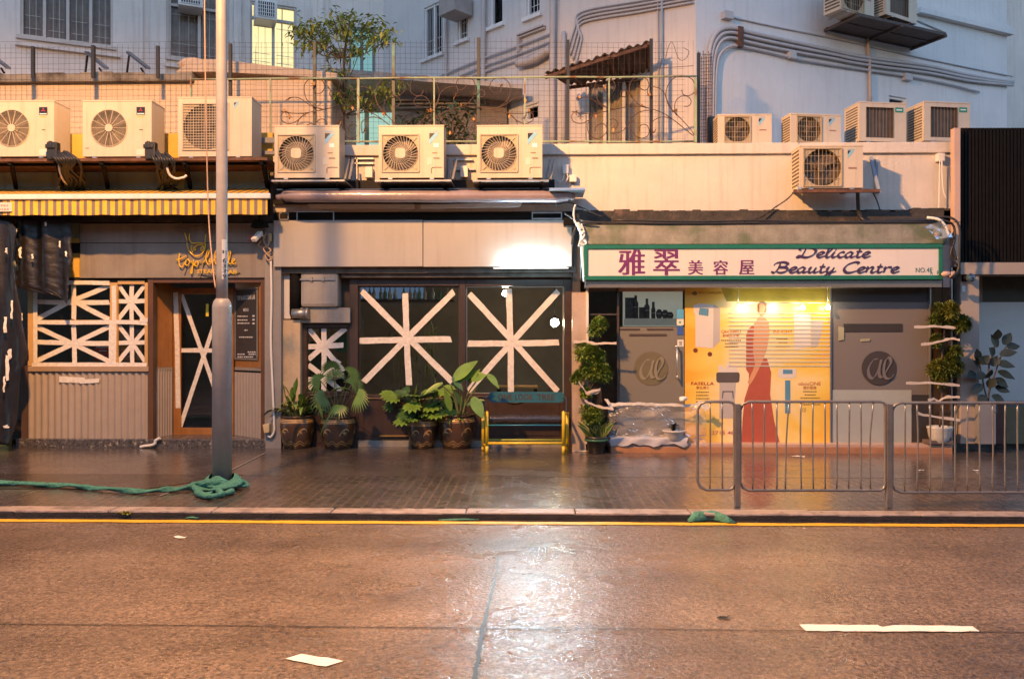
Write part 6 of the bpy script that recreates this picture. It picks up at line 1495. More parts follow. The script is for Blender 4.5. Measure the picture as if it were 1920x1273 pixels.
# ================================================================ glazed pots and plants
POT = mat('brown_glaze', (.075, .037, .017), .28, .3, 5, .08, 20, coat=.12); POTL = mat('ochre_glaze', (.60, .36, .13), .3, .2, 8); SOIL = mat('soil', (.03, .022, .016), .9, .4, 20, .5, 40)
G1 = mat('leaf_green', (.14, .25, .035), .38, .3, 5); G2 = mat('leaf_dark_green', (.05, .115, .03), .36, .3, 6); G3 = mat('leaf_yellow_green', (.20, .23, .035), .4, .25, 5)
G4 = mat('leaf_bluish_green', (.075, .16, .04), .35, .3, 6); STEM = mat('stem_green', (.12, .14, .04), .5, .2); WOODB = mat('branch_bark', (.075, .05, .035), .8, .3, 9)
LABP = {}
def barrel(px0, px1, pyt, pyb, label, seed, bands=3):
    ya = 11.33; base = GR((px0 + px1) / 2, pyb - 2); r = (GX(px1, base.y) - GX(px0, base.y)) / 2; h = GZ(pyt, base.y, px0) - PAV
    t = thing('glazed_pot', label, 'plant pot', (base.x, base.y, PAV), 'brown glazed pots in front of the bistro')
    prof = [(r * .72, 0), (r * .76, h * .03), (r * .86, h * .2), (r * .96, h * .45), (r, h * .68), (r * .97, h * .82), (r * .9, h * .90), (r * .90, h * .93), (r * .98, h * .955), (r * .98, h), (r * .86, h), (r * .84, h * .9)]
    m = MB(); m.lathe(prof, (0, 0, 0), 40); m.build('pot', POT, t, True)
    m = MB(); m.lathe([(0.001, h * .90), (r * .86, h * .91)], (0, 0, 0), 24); m.build('soil', SOIL, t, True)
    def rad(z):
        for (r0, z0), (r1, z1) in zip(prof, prof[1:]):
            if z0 <= z <= z1 and z1 > z0: return r0 + (r1 - r0) * (z - z0) / (z1 - z0)
        return r
    m = MB()
    for f in ((.79, .835, .88) if bands == 3 else (.76, .80, .84, .885)):
        n_ = 40; z0, z1 = h * f, h * (f + .026); m.lathe([(rad(z0) + .006, z0), (rad(z1) + .006, z1)], (0, 0, 0), n_)
        del m.f[-2:], m.mi[-2:], m.sm[-2:]
    q = random.Random(seed)
    def on(a, z, o=.004): rr_ = rad(z) + o; return (rr_ * math.cos(a), rr_ * math.sin(a), z)
    for zf, am in ((.13, .018), (.20, .022)):
        rows = [[on(2 * math.pi * i / 60, h * zf + am * math.sin(i * 1.05) + dz) for i in range(61)] for dz in (0, .007)]; m.sheet(rows)
    for k in range(4):                        # the flying dragons and clouds of the glaze, as brush strokes
        ac_ = -math.pi / 2 + (k - 1.5) * 1.0 + q.uniform(-.1, .1); zc = h * .52
        body = crom([(ac_ + .30 * math.cos(u) * (1 - u * .12) * 1.2, zc + h * .10 * math.sin(u * 1.5), 0) for u in [i * .5 for i in range(8)]], 4)
        m.sheet([[on(p.x, p.y + .008) for p in body], [on(p.x, p.y - .008) for p in body]][::-1])
        for j in range(9):
            a_ = q.uniform(0, 6.28); L_ = q.uniform(.10, .24); w_ = .006
            P = [(ac_ + L_ * t_ * math.cos(a_) * 1.1, zc + L_ * .30 * t_ * math.sin(a_) + .0) for t_ in (0, .5, 1)]
            m.sheet([[on(p[0], p[1] + w_ * (1 - i * .45), .0045) for i, p in enumerate(P)], [on(p[0], p[1] - w_ * (1 - i * .45), .0045) for i, p in enumerate(P)]][::-1])
    m.build('glaze_pattern', POTL, t, True)
    return t, h, r
ZU = Vector((0, 0, 1))
def plant(name, label, loc, cat='plant', group=None): return thing(name, label, cat, loc, group)
t1, h1, r1 = barrel(526, 588, 778, 841, 'brown glazed pot nearest the grey pilaster, holding a drooping yellowed plant', 1)
t2, h2, r2 = barrel(602, 666, 779, 841, 'brown glazed pot holding the fan-leaved palm', 2)
t3, h3, r3 = barrel(764, 820, 783, 841, 'smaller glazed pot with wide ochre bands, third from the pilaster', 3, 4)
t4, h4, r4 = barrel(823, 891, 776, 841, 'broad glazed pot with two dragons, beside the yellow bench', 4)
def tops(t, h): return t.location + Vector((0, 0, h * .9))
# 1: drooping broad blades
p = plant('peace_lily', 'leafy plant with drooping green and yellow blades in the pot by the pilaster', tops(t1, h1)); q = random.Random(21)
L1, L2, S = MB(), MB(), MB()
for k in range(70):
    a = q.uniform(0, 6.28); el = q.uniform(.3, 1.35); ln_ = q.uniform(.22, .50); d = Vector((math.cos(a) * math.cos(el), math.sin(a) * math.cos(el) * .7 - .1, math.sin(el)))
    b0 = p.location + Vector((q.uniform(-.08, .08), q.uniform(-.08, .08), 0)); tip = b0 + d * ln_ * .55
    S.tube([b0, b0.lerp(tip, .5) + Vector((0, 0, .02)), tip], .005, 4)
    leaf(L2 if q.random() < .28 else L1, tip, (d + Vector((0, 0, .1))), ln_ * .75, q.uniform(.05, .085), q.uniform(.3, 1.0), .25, 6, .9)
for px, py, dx, dz, ln_ in ((545, 735, -.5, -1.0, .36), (590, 745, .45, -.85, .30), (528, 765, -.8, -.3, .25)): leaf(L2, W(px, py, 11.05), (dx, -.15, dz), ln_, .07, .3, .2, 6)
for px, py in ((553, 706), (535, 711)): leaf(L1, W(px, py + 34, 11.15), (.02 * (px - 545), -.1, 1), .27, .085, .05, .3, 6)
S.build('stem', STEM, p); L1.build('foliage', G1, p); L2.build('yellow_foliage', G3, p)
# 2: fan palm
p = plant('fan_palm', 'fan palm with split pleated leaves arching from the second pot', tops(t2, h2)); q = random.Random(31)
F1, F2, S = MB(), MB(), MB()
def fan(mb, c, d, sidev, r, n_, spread, droop, w):
    d = Vector(d).normalized(); s_ = Vector(sidev); s_ = (s_ - d * s_.dot(d)).normalized(); nn_ = s_.cross(d)
    for i in range(n_):
        a = -spread + 2 * spread * i / (n_ - 1); dd = d * math.cos(a) + s_ * math.sin(a)
        leaf(mb, c, dd, r * (1 - .18 * abs(a) / spread), w, droop, .3, 6, .75, nrm=nn_)
for px, py, dy, d, sd, r, n_, mm in ((655, 700, -.3, (.7, -.3, .35), (-.4, 0, 1), .27, 13, 0), (670, 740, -.4, (.75, -.4, -.25), (.3, .2, 1), .25, 12, 1), (622, 688, -.1, (-.1, -.3, .9), (1, .2, 0), .25, 13, 0), (608, 742, -.35, (-.55, -.4, -.3), (-.3, 0, 1), .27, 11, 0),
                                   (640, 728, -.45, (.2, -.6, .3), (1, .2, 0), .24, 13, 0), (600, 712, -.2, (-.8, -.2, .35), (.3, 0, 1), .24, 12, 0), (628, 705, .1, (-.2, .2, 1), (1, 0, 0), .26, 13, 0), (660, 720, .1, (.6, .2, .6), (-.5, 0, 1), .25, 13, 0), (636, 760, -.45, (-.2, -.6, -.6), (1, 0, .2), .22, 11, 0)):
    c = W(px, py, p.location.y + dy); fan(F2 if mm else F1, c, d, sd, r * .95, n_ + 3, 1.75, .5, .03); S.tube(crom([p.location + Vector((q.uniform(-.06, .06), q.uniform(-.06, .06), 0)), p.location.lerp(c, .55) + Vector((0, 0, .08)), c], 4), .006, 5)
leaf(F1, W(630, 762, 11.05), (-.55, -.25, -.85), .42, .11, .3, .2, 8)
S.build('stem', STEM, p); F1.build('foliage', G4, p); F2.build('pale_foliage', G1, p)
# 3: lobed big leaves
p = plant('lobed_philodendron', 'bushy plant with large lobed glossy leaves in the third pot', tops(t3, h3)); q = random.Random(41)
F1, F2, S = MB(), MB(), MB()
def lobed(mb, c, d, nrm, r):
    d = Vector(d).normalized(); n_ = Vector(nrm).normalized(); s_ = d.cross(n_).normalized(); n_ = s_.cross(d)
    for i in range(9):
        a = (-1 + 2 * i / 8) * 2.1; dd = d * math.cos(a) + s_ * math.sin(a); leaf(mb, c - d * r * .1, dd + n_ * .05, r * (1 - .22 * abs(a) / 2.1), r * .52, .25, .12, 5, .8, nrm=n_)
for k in range(38):
    a = q.uniform(0, 6.28); rr_ = q.uniform(.12, .46); c = p.location + Vector((math.cos(a) * rr_ * 1.15 - .05, math.sin(a) * rr_ * .6 - .12, q.uniform(.12, .58) - rr_ * .25))
    d = Vector((math.cos(a), math.sin(a) * .5 - .3, q.uniform(-.5, .35))); lobed(F2 if q.random() < .25 else F1, c, d, (d.x * .3, -.55, .8), q.uniform(.13, .2))
    S.tube(crom([p.location + Vector((q.uniform(-.07, .07), q.uniform(-.07, .07), 0)), p.location.lerp(c, .5) + Vector((0, 0, .1)), c], 4), .006, 5)
S.build('stem', STEM, p); F1.build('foliage', G1, p); F2.build('dark_foliage', G2, p)
# 4: banana-like plant
p = plant('young_banana_plant', 'tall plant with broad paddle leaves in the dragon pot beside the bench', tops(t4, h4)); q = random.Random(51)
F1, F2, S = MB(), MB(), MB()
def paddle(mb, a, b, w, dr, yb=11.1, nrm=(0, -.75, .65)):
    A, B = W(a[0], a[1], yb), W(b[0], b[1], yb - .06); leaf(mb, A, B - A, (B - A).length * 1.1, w, dr, .15, 9, .8, nrm=nrm)
paddle(F1, (850, 712), (893, 676), .20, .06); paddle(F1, (856, 716), (898, 690), .14, .1, 11.14); paddle(F1, (884, 712), (912, 698), .17, .2, 11.05); paddle(F1, (914, 702), (936, 720), .10, .35); paddle(F2, (880, 715), (896, 700), .1, .1, 11.1)
paddle(F1, (886, 745), (905, 780), .17, .1, 11.0); paddle(F2, (848, 708), (868, 728), .10, .2, 11.1); paddle(F1, (845, 770), (834, 728), .10, .1, 11.05); paddle(F2, (870, 765), (848, 725), .09, .15, 11.2); paddle(F1, (830, 718), (796, 733), .08, .2, 11.1)
paddle(F2, (875, 760), (910, 740), .08, .3, 11.1)
for a in ((862, 778, 866, 735, 856, 712), (868, 778, 876, 740, 900, 706), (866, 778, 880, 745, 918, 704), (860, 778, 855, 750, 845, 720), (858, 778, 850, 745, 825, 718)): ptube(S, [(a[0], a[1], 11.15), (a[2], a[3], 11.14), (a[4], a[5], 11.1)], 11.15, .010)
for k in range(46):
    a = q.uniform(0, 6.28); b0 = p.location + Vector((math.cos(a) * .2 * q.random(), math.sin(a) * .17 * q.random() - .05, 0)); leaf(F2 if q.random() < .5 else F1, b0, (math.cos(a), math.sin(a) * .8 - .2, q.uniform(.3, 1.6)), q.uniform(.10, .24), q.uniform(.03, .06), q.uniform(.2, .9), .2, 5)
S.build('stem', STEM, p); F1.build('foliage', G1, p); F2.build('dark_foliage', G2, p)

# --- topiary shrubs
def clump(mb, c, r, n_, q, size=.042, sq=(1, .9, .8)):
    for _ in range(n_):
        v = Vector((q.gauss(0, 1), q.gauss(0, 1), q.gauss(0, 1))).normalized() * r * (q.random() ** .35) * q.uniform(.85, 1.1)
        v = Vector((v.x * sq[0], v.y * sq[1], v.z * sq[2])); d = (v.normalized() + Vector((q.uniform(-.8, .8), q.uniform(-.8, .8), q.uniform(-.3, .9)))).normalized()
        leaf(mb, Vector(c) + v, d, size * q.uniform(.7, 1.5), size * .38, .25, .2, 2, 1.0)
def topiary(name, label, clumps, Y, trunk, seed, ms, size=.045):
    t = thing(name, label, 'shrub', W(trunk[0][0], trunk[0][1], Y)); q = random.Random(seed); fa, fb = MB(), MB()
    for px, py, r in clumps:
        R_ = r / F * Y * 1.22
        for k in range(5):
            o = Vector((q.uniform(-.6, .6), q.uniform(-.5, .5), q.uniform(-.45, .5))) * R_; clump(fa if k % 3 else fb, W(px, py, Y) + o, R_ * q.uniform(.5, .66), int(260 + 1700 * R_), q, size)
    s = MB(); ptube(s, trunk, Y, .014); q2 = random.Random(seed + 1)
    for px, py, r in clumps:
        k = min(trunk, key=lambda c: abs(c[1] - py - 25)); s.tube(crom([W(k[0], k[1], Y), W((k[0] + px) / 2 + q2.uniform(-3, 3), (k[1] + py) / 2 + 6, Y), W(px, py, Y)], 4), .009, 5)
    s.build('trunk', WOODB, t); fa.build('foliage', ms[0], t); fb.build('foliage', ms[1], t); return t
GA, GB_ = mat('needle_green', (.15, .22, .035), .5, .35, 9), mat('needle_bright', (.24, .30, .04), .5, .3, 9)
topiary('cloud_pruned_shrub', 'tall cloud-pruned shrub with feathery clumps tied to the pier left of the salon window', [(1126, 612, 17), (1094, 658, 20), (1112, 672, 18), (1122, 698, 18), (1080, 707, 11), (1104, 694, 14), (1108, 778, 16), (1100, 735, 8)], 11.2, [(1116, 830), (1113, 800), (1110, 770), (1106, 730), (1112, 690), (1116, 650), (1122, 620)], 61, (GA, GB_))
topiary('cloud_pruned_shrub', 'dense cloud-pruned shrub bound with paper tapes at the right end of the salon', [(1766, 590, 20), (1790, 600, 19), (1805, 607, 11), (1775, 668, 20), (1788, 690, 17), (1765, 690, 19), (1772, 708, 15), (1762, 640, 10)], 11.2, [(1762, 800), (1764, 770), (1766, 740), (1764, 700), (1768, 650), (1772, 610)], 62, (mat('needle_deep', (.10, .13, .022), .5, .35, 9), mat('needle_mid', (.17, .18, .03), .5, .3, 9)))
s = MB(); q = random.Random(71)
for k in range(9): ptube(s, [(1095 + k * 4.5 + q.uniform(-2, 2), 775), (1099 + k * 3.5, 742 + q.uniform(-6, 6)), (1101 + k * 3.2 + q.uniform(-3, 3), 700)], 11.22, .006)
tag(s.build('cane_bundle', WOODB), 'bundle of thin bare canes behind the cloud-pruned shrub left of the salon window', 'canes')
def tapes(name, label, strips, Y):
    m = MB()
    for i, pts in enumerate(strips):
        P = crom([W(x, y, Y + .02 * math.sin(k)) for k, (x, y) in enumerate(pts)], 5); m.sheet([[p + Vector((0, 0, -.017 - .006 * math.sin(i_ * .9))) for i_, p in enumerate(P)], [p + Vector((0, .006, .015 + .006 * math.sin(i_ * 1.7))) for i_, p in enumerate(P)]])
    return tag(m.build(name, mat('paper_tape', (.52, .43, .35), .6, .15)), label, 'tape')
for lb, st_ in (('highest of the pale paper tapes round the right cloud-pruned shrub', [(1714, 613), (1752, 612), (1792, 614)]), ('wavy pale paper tape just under the upper clump of the right cloud-pruned shrub', [(1727, 646), (1760, 641), (1780, 635), (1800, 637)]),
    ('long straight pale paper tape under the lower clump of the right cloud-pruned shrub', [(1699, 718), (1745, 718), (1800, 722)]), ('kinked pale paper tape across the bare trunks of the right cloud-pruned shrub', [(1740, 750), (1752, 748), (1760, 752), (1775, 744), (1800, 745)]),
    ('lowest pale paper tape, just over the blue and white bowl', [(1719, 774), (1745, 780), (1800, 787)])): tapes('paper_tape', lb, [st_], 11.06)
for lb, st_ in (('upper pale ribbon across the left cloud-pruned shrub and the marble pier', [(1075, 641), (1098, 640), (1118, 644), (1156, 643)]), ('knotted pale ribbon round the bare canes of the left cloud-pruned shrub', [(1085, 716), (1094, 728), (1102, 738), (1118, 736), (1125, 730), (1100, 736)]),
    ('lowest pale ribbon running from the left cloud-pruned shrub to the clear plastic sheet', [(1096, 750), (1110, 758), (1132, 764), (1150, 767)])): tapes('paper_tape', lb, [st_], 11.06)
t = thing('round_bonsai_pot', 'small white and blue bowl holding the right cloud-pruned shrub', 'plant pot', W(1762, 831, 11.25))
m = MB(); m.lathe([(.09, 0), (.10, .01), (.15, .10), (.165, .20), (.175, .215), (.175, .24), (.155, .24), (.15, .2)], (0, 0, 0), 28, 1, .8); m.build('bowl', mat('blue_white_china', (.52, .50, .46), .2, .2, 14, coat=.4, col2=(.12, .14, .16), c2=.60), t, True)
m = MB(); m.lathe([(.001, .205), (.15, .21)], (0, 0, 0), 20, 1, .8); m.build('soil', SOIL, t, True)
m = MB(); m.pbox(1742, 826, 1788, 833, 11.18, .2); tag(m.build('pot_stand', mat('dark_stone', (.12, .09, .08), .6, .2), bevel=.006), 'low dark slab under the right blue and white bowl', 'stand')
# snake plant
t = thing('plastic_pot', 'black plastic pot with a green rim holding the variegated snake plant', 'plant pot', GR(1118, 850))
hh = GZ(817, t.location.y, 1118) - PAV
m = MB(); m.lathe([(.10, 0), (.105, .01), (.14, hh * .8), (.155, hh * .82), (.155, hh), (.14, hh), (.135, hh * .85)], (0, 0, 0), 28); m.build('pot', mat('black_plastic', (.025, .02, .018), .35, .2), t, True)
m = MB(); m.lathe([(.158, hh * .72), (.168, hh * .76), (.168, hh * .82), (.158, hh * .84)], (0, 0, 0), 28); m.build('rim', mat('green_plastic_rim', (.04, .14, .07), .35), t, True)
p = plant('snake_plant', 'snake plant with yellow edged pointed leaves in a black pot by the salon step', t.location + Vector((0, 0, hh * .9))); q = random.Random(81)
A_, B_ = MB(), MB()
for k in range(26):
    a = q.uniform(0, 6.28); ln_ = q.uniform(.2, .40); d = Vector((math.cos(a) * .75 - .1, math.sin(a) * .5 - .1, q.uniform(.6, 1.5))); b0 = p.location + Vector((math.cos(a) * .07, math.sin(a) * .07, -.02)); s_ = len(A_.v)
    w_ = q.uniform(.045, .075); leaf(A_, b0, d, ln_, w_, .18, .25, 6, .75, nrm=(-math.cos(a) * .3, -1, .2)); leaf(B_, b0 + Vector((0, .004, 0)), d, ln_ * 1.02, w_ * 1.45, .18, .25, 6, .75, nrm=(-math.cos(a) * .3, -1, .2))
A_.build('foliage', G2, p); B_.build('foliage_edge', mat('leaf_cream_edge', (.42, .36, .10), .45, .15), p)
# succulent in a bowl
t = thing('china_bowl', 'white china bowl on the plastic covered ledge of the salon', 'plant pot', W(1263, 827, 11.28))
m = MB(); m.lathe([(.08, 0), (.09, .01), (.13, .06), (.15, .13), (.165, .14), (.165, .16), (.14, .16), (.135, .13)], (0, 0, 0), 28); m.build('bowl', mat('china', (.60, .56, .52), .25, .1, 9, coat=.4), t, True); m = MB(); m.lathe([(.001, .14), (.135, .14)], (0, 0, 0), 20); m.build('soil', SOIL, t, True)
p = plant('succulent', 'small dark succulent in the white china bowl', t.location + Vector((0, 0, .14))); q = random.Random(91); m = MB()
for k in range(26): a = q.uniform(0, 6.28); leaf(m, p.location + Vector((0, 0, q.uniform(0, .08))), (math.cos(a), math.sin(a), q.uniform(.2, 1.3)), q.uniform(.06, .12), .045, .1, .2, 4, .7)
m.build('foliage', mat('succulent_dark', (.05, .045, .04), .4, .3), p)
# rubber plant
t = thing('grey_planter', 'tall grey planter of the rubber plant by the pale shutter', 'planter', W(1852, 833, 11.3))
m = MB(); m.pbox(1837, 757, 1868, 833, 11.2, .28); m.build('box', mat('grey_planter_paint', (.20, .20, .21), .5, .1), t, bevel=.01)
p = plant('rubber_plant', 'dark rubber plant with broad oval leaves in front of the pale shutter', W(1852, 757, 11.34)); q = random.Random(95)
A_, S = MB(), MB(); ptube(S, [(1852, 760), (1856, 720), (1854, 690), (1862, 660), (1868, 640)], 11.28, .012); ptube(S, [(1853, 755), (1846, 730), (1838, 690), (1832, 672)], 11.28, .01); ptube(S, [(1853, 740), (1866, 700), (1876, 670), (1886, 650)], 11.28, .01)
for px, py, dx, dz, L_ in ((1872, 655, -.5, 1, .26), (1880, 650, .45, .9, .24), (1884, 652, .8, .2, .2), (1870, 666, .75, .25, .24), (1866, 668, -.7, .7, .22), (1864, 680, .85, -.1, .24), (1858, 684, -.8, .5, .24), (1866, 695, .9, -.35, .24), (1850, 700, -.9, -.2, .22), (1862, 708, .8, -.5, .2), (1838, 690, -.7, .6, .2), (1834, 680, -.2, 1, .22), (1836, 686, .5, .8, .2), (1832, 700, -.9, -.1, .2), (1845, 720, -.8, -.4, .2), (1862, 725, .9, -.2, .2), (1856, 740, .8, -.4, .2), (1850, 740, -.7, -.5, .18), (1854, 750, .4, -.8, .18), (1860, 690, .2, .6, .2), (1848, 712, .1, .7, .2), (1852, 730, .2, .6, .2), (1868, 640, -.1, 1, .2)):
    leaf(A_, W(px, py, 11.26), (dx, -.25 + q.uniform(-.25, .25), dz), L_ * 1.1, .13, .15, .18, 7, .85, stalk=.12, nrm=(q.uniform(-.3, .3), -.8, .5))
S.build('stem', WOODB, p); A_.build('foliage', mat('rubber_leaf', (.012, .02, .013), .45, .3, 6), p)
m = MB(); m.pbox(1868.5, 757, 1887, 832, 11.85, .1); tag(m.build('rusty_board', mat('dark_red_board', (.09, .035, .025), .6, .2)), 'dark reddish board standing beside the grey planter', 'board')

# --- small tree on the terrace, shrub behind the units
tr = thing('small_tree', 'slender yellow-green tree growing behind the terrace ironwork', 'tree', W(645, 272, 12.7)); q = random.Random(101); YT = 12.7
S, A_, B_ = MB(), MB(), MB()
ptube(S, [(646, 272), (645, 220), (646, 160), (645, 110), (650, 70), (640, 48)], YT, .022)
tips = [(575, 58, 0), (600, 48, .3), (625, 36, -.3), (640, 30, .2), (655, 40, 0), (690, 40, -.2), (705, 48, .2), (720, 62, 0), (590, 75, -.2), (570, 84, .1), (612, 70, .1), (700, 74, -.2), (725, 76, .2), (660, 95, 0), (676, 90, -.3), (636, 100, .2), (650, 62, -.2), (630, 62, .2), (606, 96, .3), (690, 70, .3), (632, 135, 0), (620, 140, .2), (558, 60, .0), (585, 50, -.2), (668, 55, .3), (630, 175, -.1), (655, 168, .2), (700, 180, 0), (715, 172, -.2), (690, 200, .2), (735, 160, 0), (725, 190, .1), (640, 195, .1), (665, 190, -.2), (560, 142, .2)]
for px, py, dy in tips:
    base = min(((646, 160), (645, 110), (648, 80), (646, 215)), key=lambda c: abs(c[1] - py - 45)); P = [W(base[0], base[1], YT), W((base[0] + px) / 2, (base[1] + py) / 2 + 8, YT + dy / 2), W(px, py, YT + dy)]
    S.tube(crom(P, 4), .007, 4); c = P[-1]
    for k in range(52):
        o = Vector((q.gauss(0, .12), q.gauss(0, .12), q.gauss(0, .045))); d = Vector((q.uniform(-1, 1), q.uniform(-1, .6), q.uniform(-.7, .3)))
        leaf(A_ if q.random() < .55 else B_, c + o, d, q.uniform(.06, .13), q.uniform(.032, .055), q.uniform(.2, .7), .2, 3, .85)
S.build('trunk', WOODB, tr); A_.build('crown', mat('tree_leaf', (.16, .25, .035), .45, .3, 6), tr); B_.build('crown', mat('tree_leaf_yellow', (.32, .34, .05), .45, .25, 6), tr)
sb = thing('leafy_shrub', 'dark leafy shrub behind the ironwork between two spiral-grilled units', 'shrub', W(850, 270, 12.5)); q = random.Random(111)
S, A_ = MB(), MB()
for px, py in ((760, 225), (775, 240), (800, 215), (820, 230), (845, 200), (850, 225), (870, 215), (880, 240), (835, 245), (862, 250), (880, 205), (790, 235), (815, 205), (845, 262), (870, 262)):
    c = W(px, py, 12.5 + q.uniform(-.3, .3)); S.tube(crom([W(840, 275, 12.5), W((840 + px) / 2, (275 + py) / 2 - 6, 12.5), c], 4), .006, 4)
    for k in range(26): leaf(A_, c + Vector((q.gauss(0, .09), q.gauss(0, .08), q.gauss(0, .07))), (q.uniform(-1, 1), q.uniform(-1, .5), q.uniform(-.8, .5)), q.uniform(.08, .15), q.uniform(.04, .06), .4, .2, 4, .85)
S.build('stem', WOODB, sb); A_.build('foliage', mat('shrub_leaf', (.045, .08, .025), .4, .3, 6), sb)

# ================================================================ neon sign, cameras, lamp, conduits on the steak shop
YN_ = 11.55
ns = thing('neon_sign', 'yellow neon tube sign with a bull face and the words top blade STEAK LAB', 'sign', W(405, 514, YN_))
def Z(pts): return [(320 + x / 10.607, 410 + y / 10.607) for x, y in pts]
NEON = mat('yellow_neon_tube', (.80, .48, .02), .25, .05, 5, coat=.3); NOFF = mat('dull_neon_tube', (.16, .12, .07), .35)
def neon(name, strokes, m_, r):
    m = MB()
    for s_ in strokes: ptube(m, Z(s_), YN_, r, 6, 6)
    return m.build(name, m_, ns)
neon('bull_outline', [[(280, 290), (305, 350), (325, 450)], [(325, 480), (345, 590), (400, 680), (480, 740), (560, 740), (630, 690), (675, 610), (690, 500)], [(380, 300), (370, 380), (390, 450), (440, 490), (560, 485), (650, 495), (680, 480), (690, 390), (705, 310)],
      [(440, 670), (410, 610), (415, 550), (440, 540)], [(480, 560), (450, 590), (470, 630), (495, 620), (480, 575), (520, 530), (600, 520), (650, 545), (655, 600), (625, 640), (600, 620), (610, 580), (640, 555)]], NEON, .0095)
neon('horn', [[(165, 95), (200, 80), (260, 120), (400, 150), (560, 155), (660, 130), (730, 115)], [(280, 290), (250, 275), (180, 265), (100, 220), (90, 180), (150, 170), (230, 190), (320, 200), (365, 250), (380, 300)], [(165, 95), (190, 130), (230, 150)], [(705, 310), (720, 260), (760, 230), (840, 210)], [(660, 190), (740, 150), (840, 110)]], NOFF, .007)
neon('lettering', [[(180, 690), (165, 820), (180, 930), (220, 965), (260, 920), (300, 850)], [(110, 825), (200, 800), (310, 745)], [(345, 805), (300, 850), (295, 910), (330, 930), (375, 880), (360, 820), (345, 805), (380, 850), (430, 860)],
      [(455, 820), (440, 930), (425, 1080), (400, 1085), (410, 1020), (450, 930), (500, 860), (540, 870), (545, 920), (510, 945), (475, 920), (500, 870), (540, 850), (600, 855)], [(640, 890), (720, 770), (770, 650), (750, 620), (720, 680), (700, 800), (740, 910), (790, 900), (815, 830), (780, 805), (770, 850), (840, 860)],
      [(840, 860), (910, 740), (920, 650), (895, 640), (880, 740), (885, 860), (910, 905), (950, 870)], [(1010, 830), (970, 815), (945, 850), (950, 895), (985, 890), (1015, 830), (1015, 880), (1050, 895), (1085, 860)], [(1130, 830), (1095, 835), (1085, 875), (1110, 895), (1150, 850), (1190, 690), (1175, 635), (1150, 700), (1150, 860), (1180, 905), (1230, 865), (1265, 835), (1265, 808), (1235, 810), (1220, 860), (1250, 905), (1300, 875)]], NEON, .0095)
m = MB(); ptext(m, 'STEAK', 369, 505, 404, 512.5, YN_, 0, .01); ptext(m, 'LAB', 421, 506, 444.5, 513.5, YN_, 0, .01); m.build('small_lettering', NEON, ns)
m = MB()
for x, y in ((350, 452), (384, 460), (345, 495), (366, 500), (396, 500), (432, 492)): m.tube([W(x, y, YN_), W(x, y, 11.6)], .004, 5)
ptube(m, [(352, 478), (351, 500), (346, 516)], 11.58, .004); ptube(m, [(384, 482), (381, 500), (376, 520)], 11.58, .004); ptube(m, [(376, 515), (400, 518), (450, 512)], 11.58, .006); m.build('fixing', CABLE, ns)
t = thing('security_camera', 'small white security camera pointing down beside the steak shop sign', 'camera', W(490, 445, 11.5))
m = MB(); m.bar(W(475, 451, 11.3), W(489, 436, 11.45), .075, .06); m.build('body', WHITE, t, bevel=.01); m = MB(); m.tube([W(489, 440, 11.45), W(498, 446, 11.55)], .014, 7); m.build('bracket', WHITE, t)
m = MB(); m.pbox(466, 440, 479, 452, 11.42, .1); tag(m.build('alarm_box', mat('red_plastic', (.35, .06, .03), .4), bevel=.008), 'small red alarm box beside the white security camera', 'alarm')
m = MB(); m.prism([(GX(470, 11.3), GZ(426, 11.3, 480)), (GX(498, 11.3), GZ(424, 11.3, 480)), (GX(494, 11.3), GZ(413, 11.3, 480)), (GX(478, 11.3), GZ(412, 11.3, 480))], 11.28, 11.46); m.bar(W(486, 412, 11.4), W(488, 401, 11.5), .02); tag(m.build('flood_lamp', BLACKMETAL), 'black unlit flood lamp under the right end of the striped awning', 'lamp')
cable('tangled_cables', 'tangle of pale cables and a plug hanging on the pilaster beside the camera', [[(499, 436), (494, 450), (500, 462), (508, 470), (498, 478), (502, 488), (510, 486)], [(506, 440), (504, 458), (494, 466), (500, 476), (509, 484)], [(490, 452), (484, 460), (492, 464)]], 11.5, .012, mat('tan_cable', (.42, .28, .17), .5))
m = MB(); m.pbox(503, 438, 509, 453, 11.5, .05); tag(m.build('junction_box', mat('yellow_beige_plastic', (.55, .38, .16), .5)), 'small yellowish junction box at the top of the pilaster', 'junction box')
m = MB(); ptube(m, [(508, 482), (509, 560), (508, 640), (511, 720), (514, 790), (514, 808), (508, 819), (502, 817)], 11.52, .017); tag(m.build('white_conduit', WHITE), 'white conduit running down the grey pilaster and hooking at the bottom', 'conduit')
m = MB(); m.pprism([(492, 796), (505, 794), (504, 811), (495, 812)], 11.46, .09); tag(m.build('socket_box', mat('cream_plastic', (.58, .44, .24), .45), bevel=.008), 'cream socket box low on the grey pilaster', 'switch box')
t = thing('dome_camera', 'blue tinted dome camera on the wall of the neighbouring shop', 'camera', W(1820, 521, 11.3))
m = MB(); m.ball(W(1820, 521, 11.3), .062, 16, 10); m.build('dome', mat('dome_glass', (.05, .10, .16), .08, .1, coat=.8), t); m = MB(); m.tube([W(1804, 522, 11.4), W(1818, 521, 11.34)], .045, 12); m.build('mount', BLACKMETAL, t)

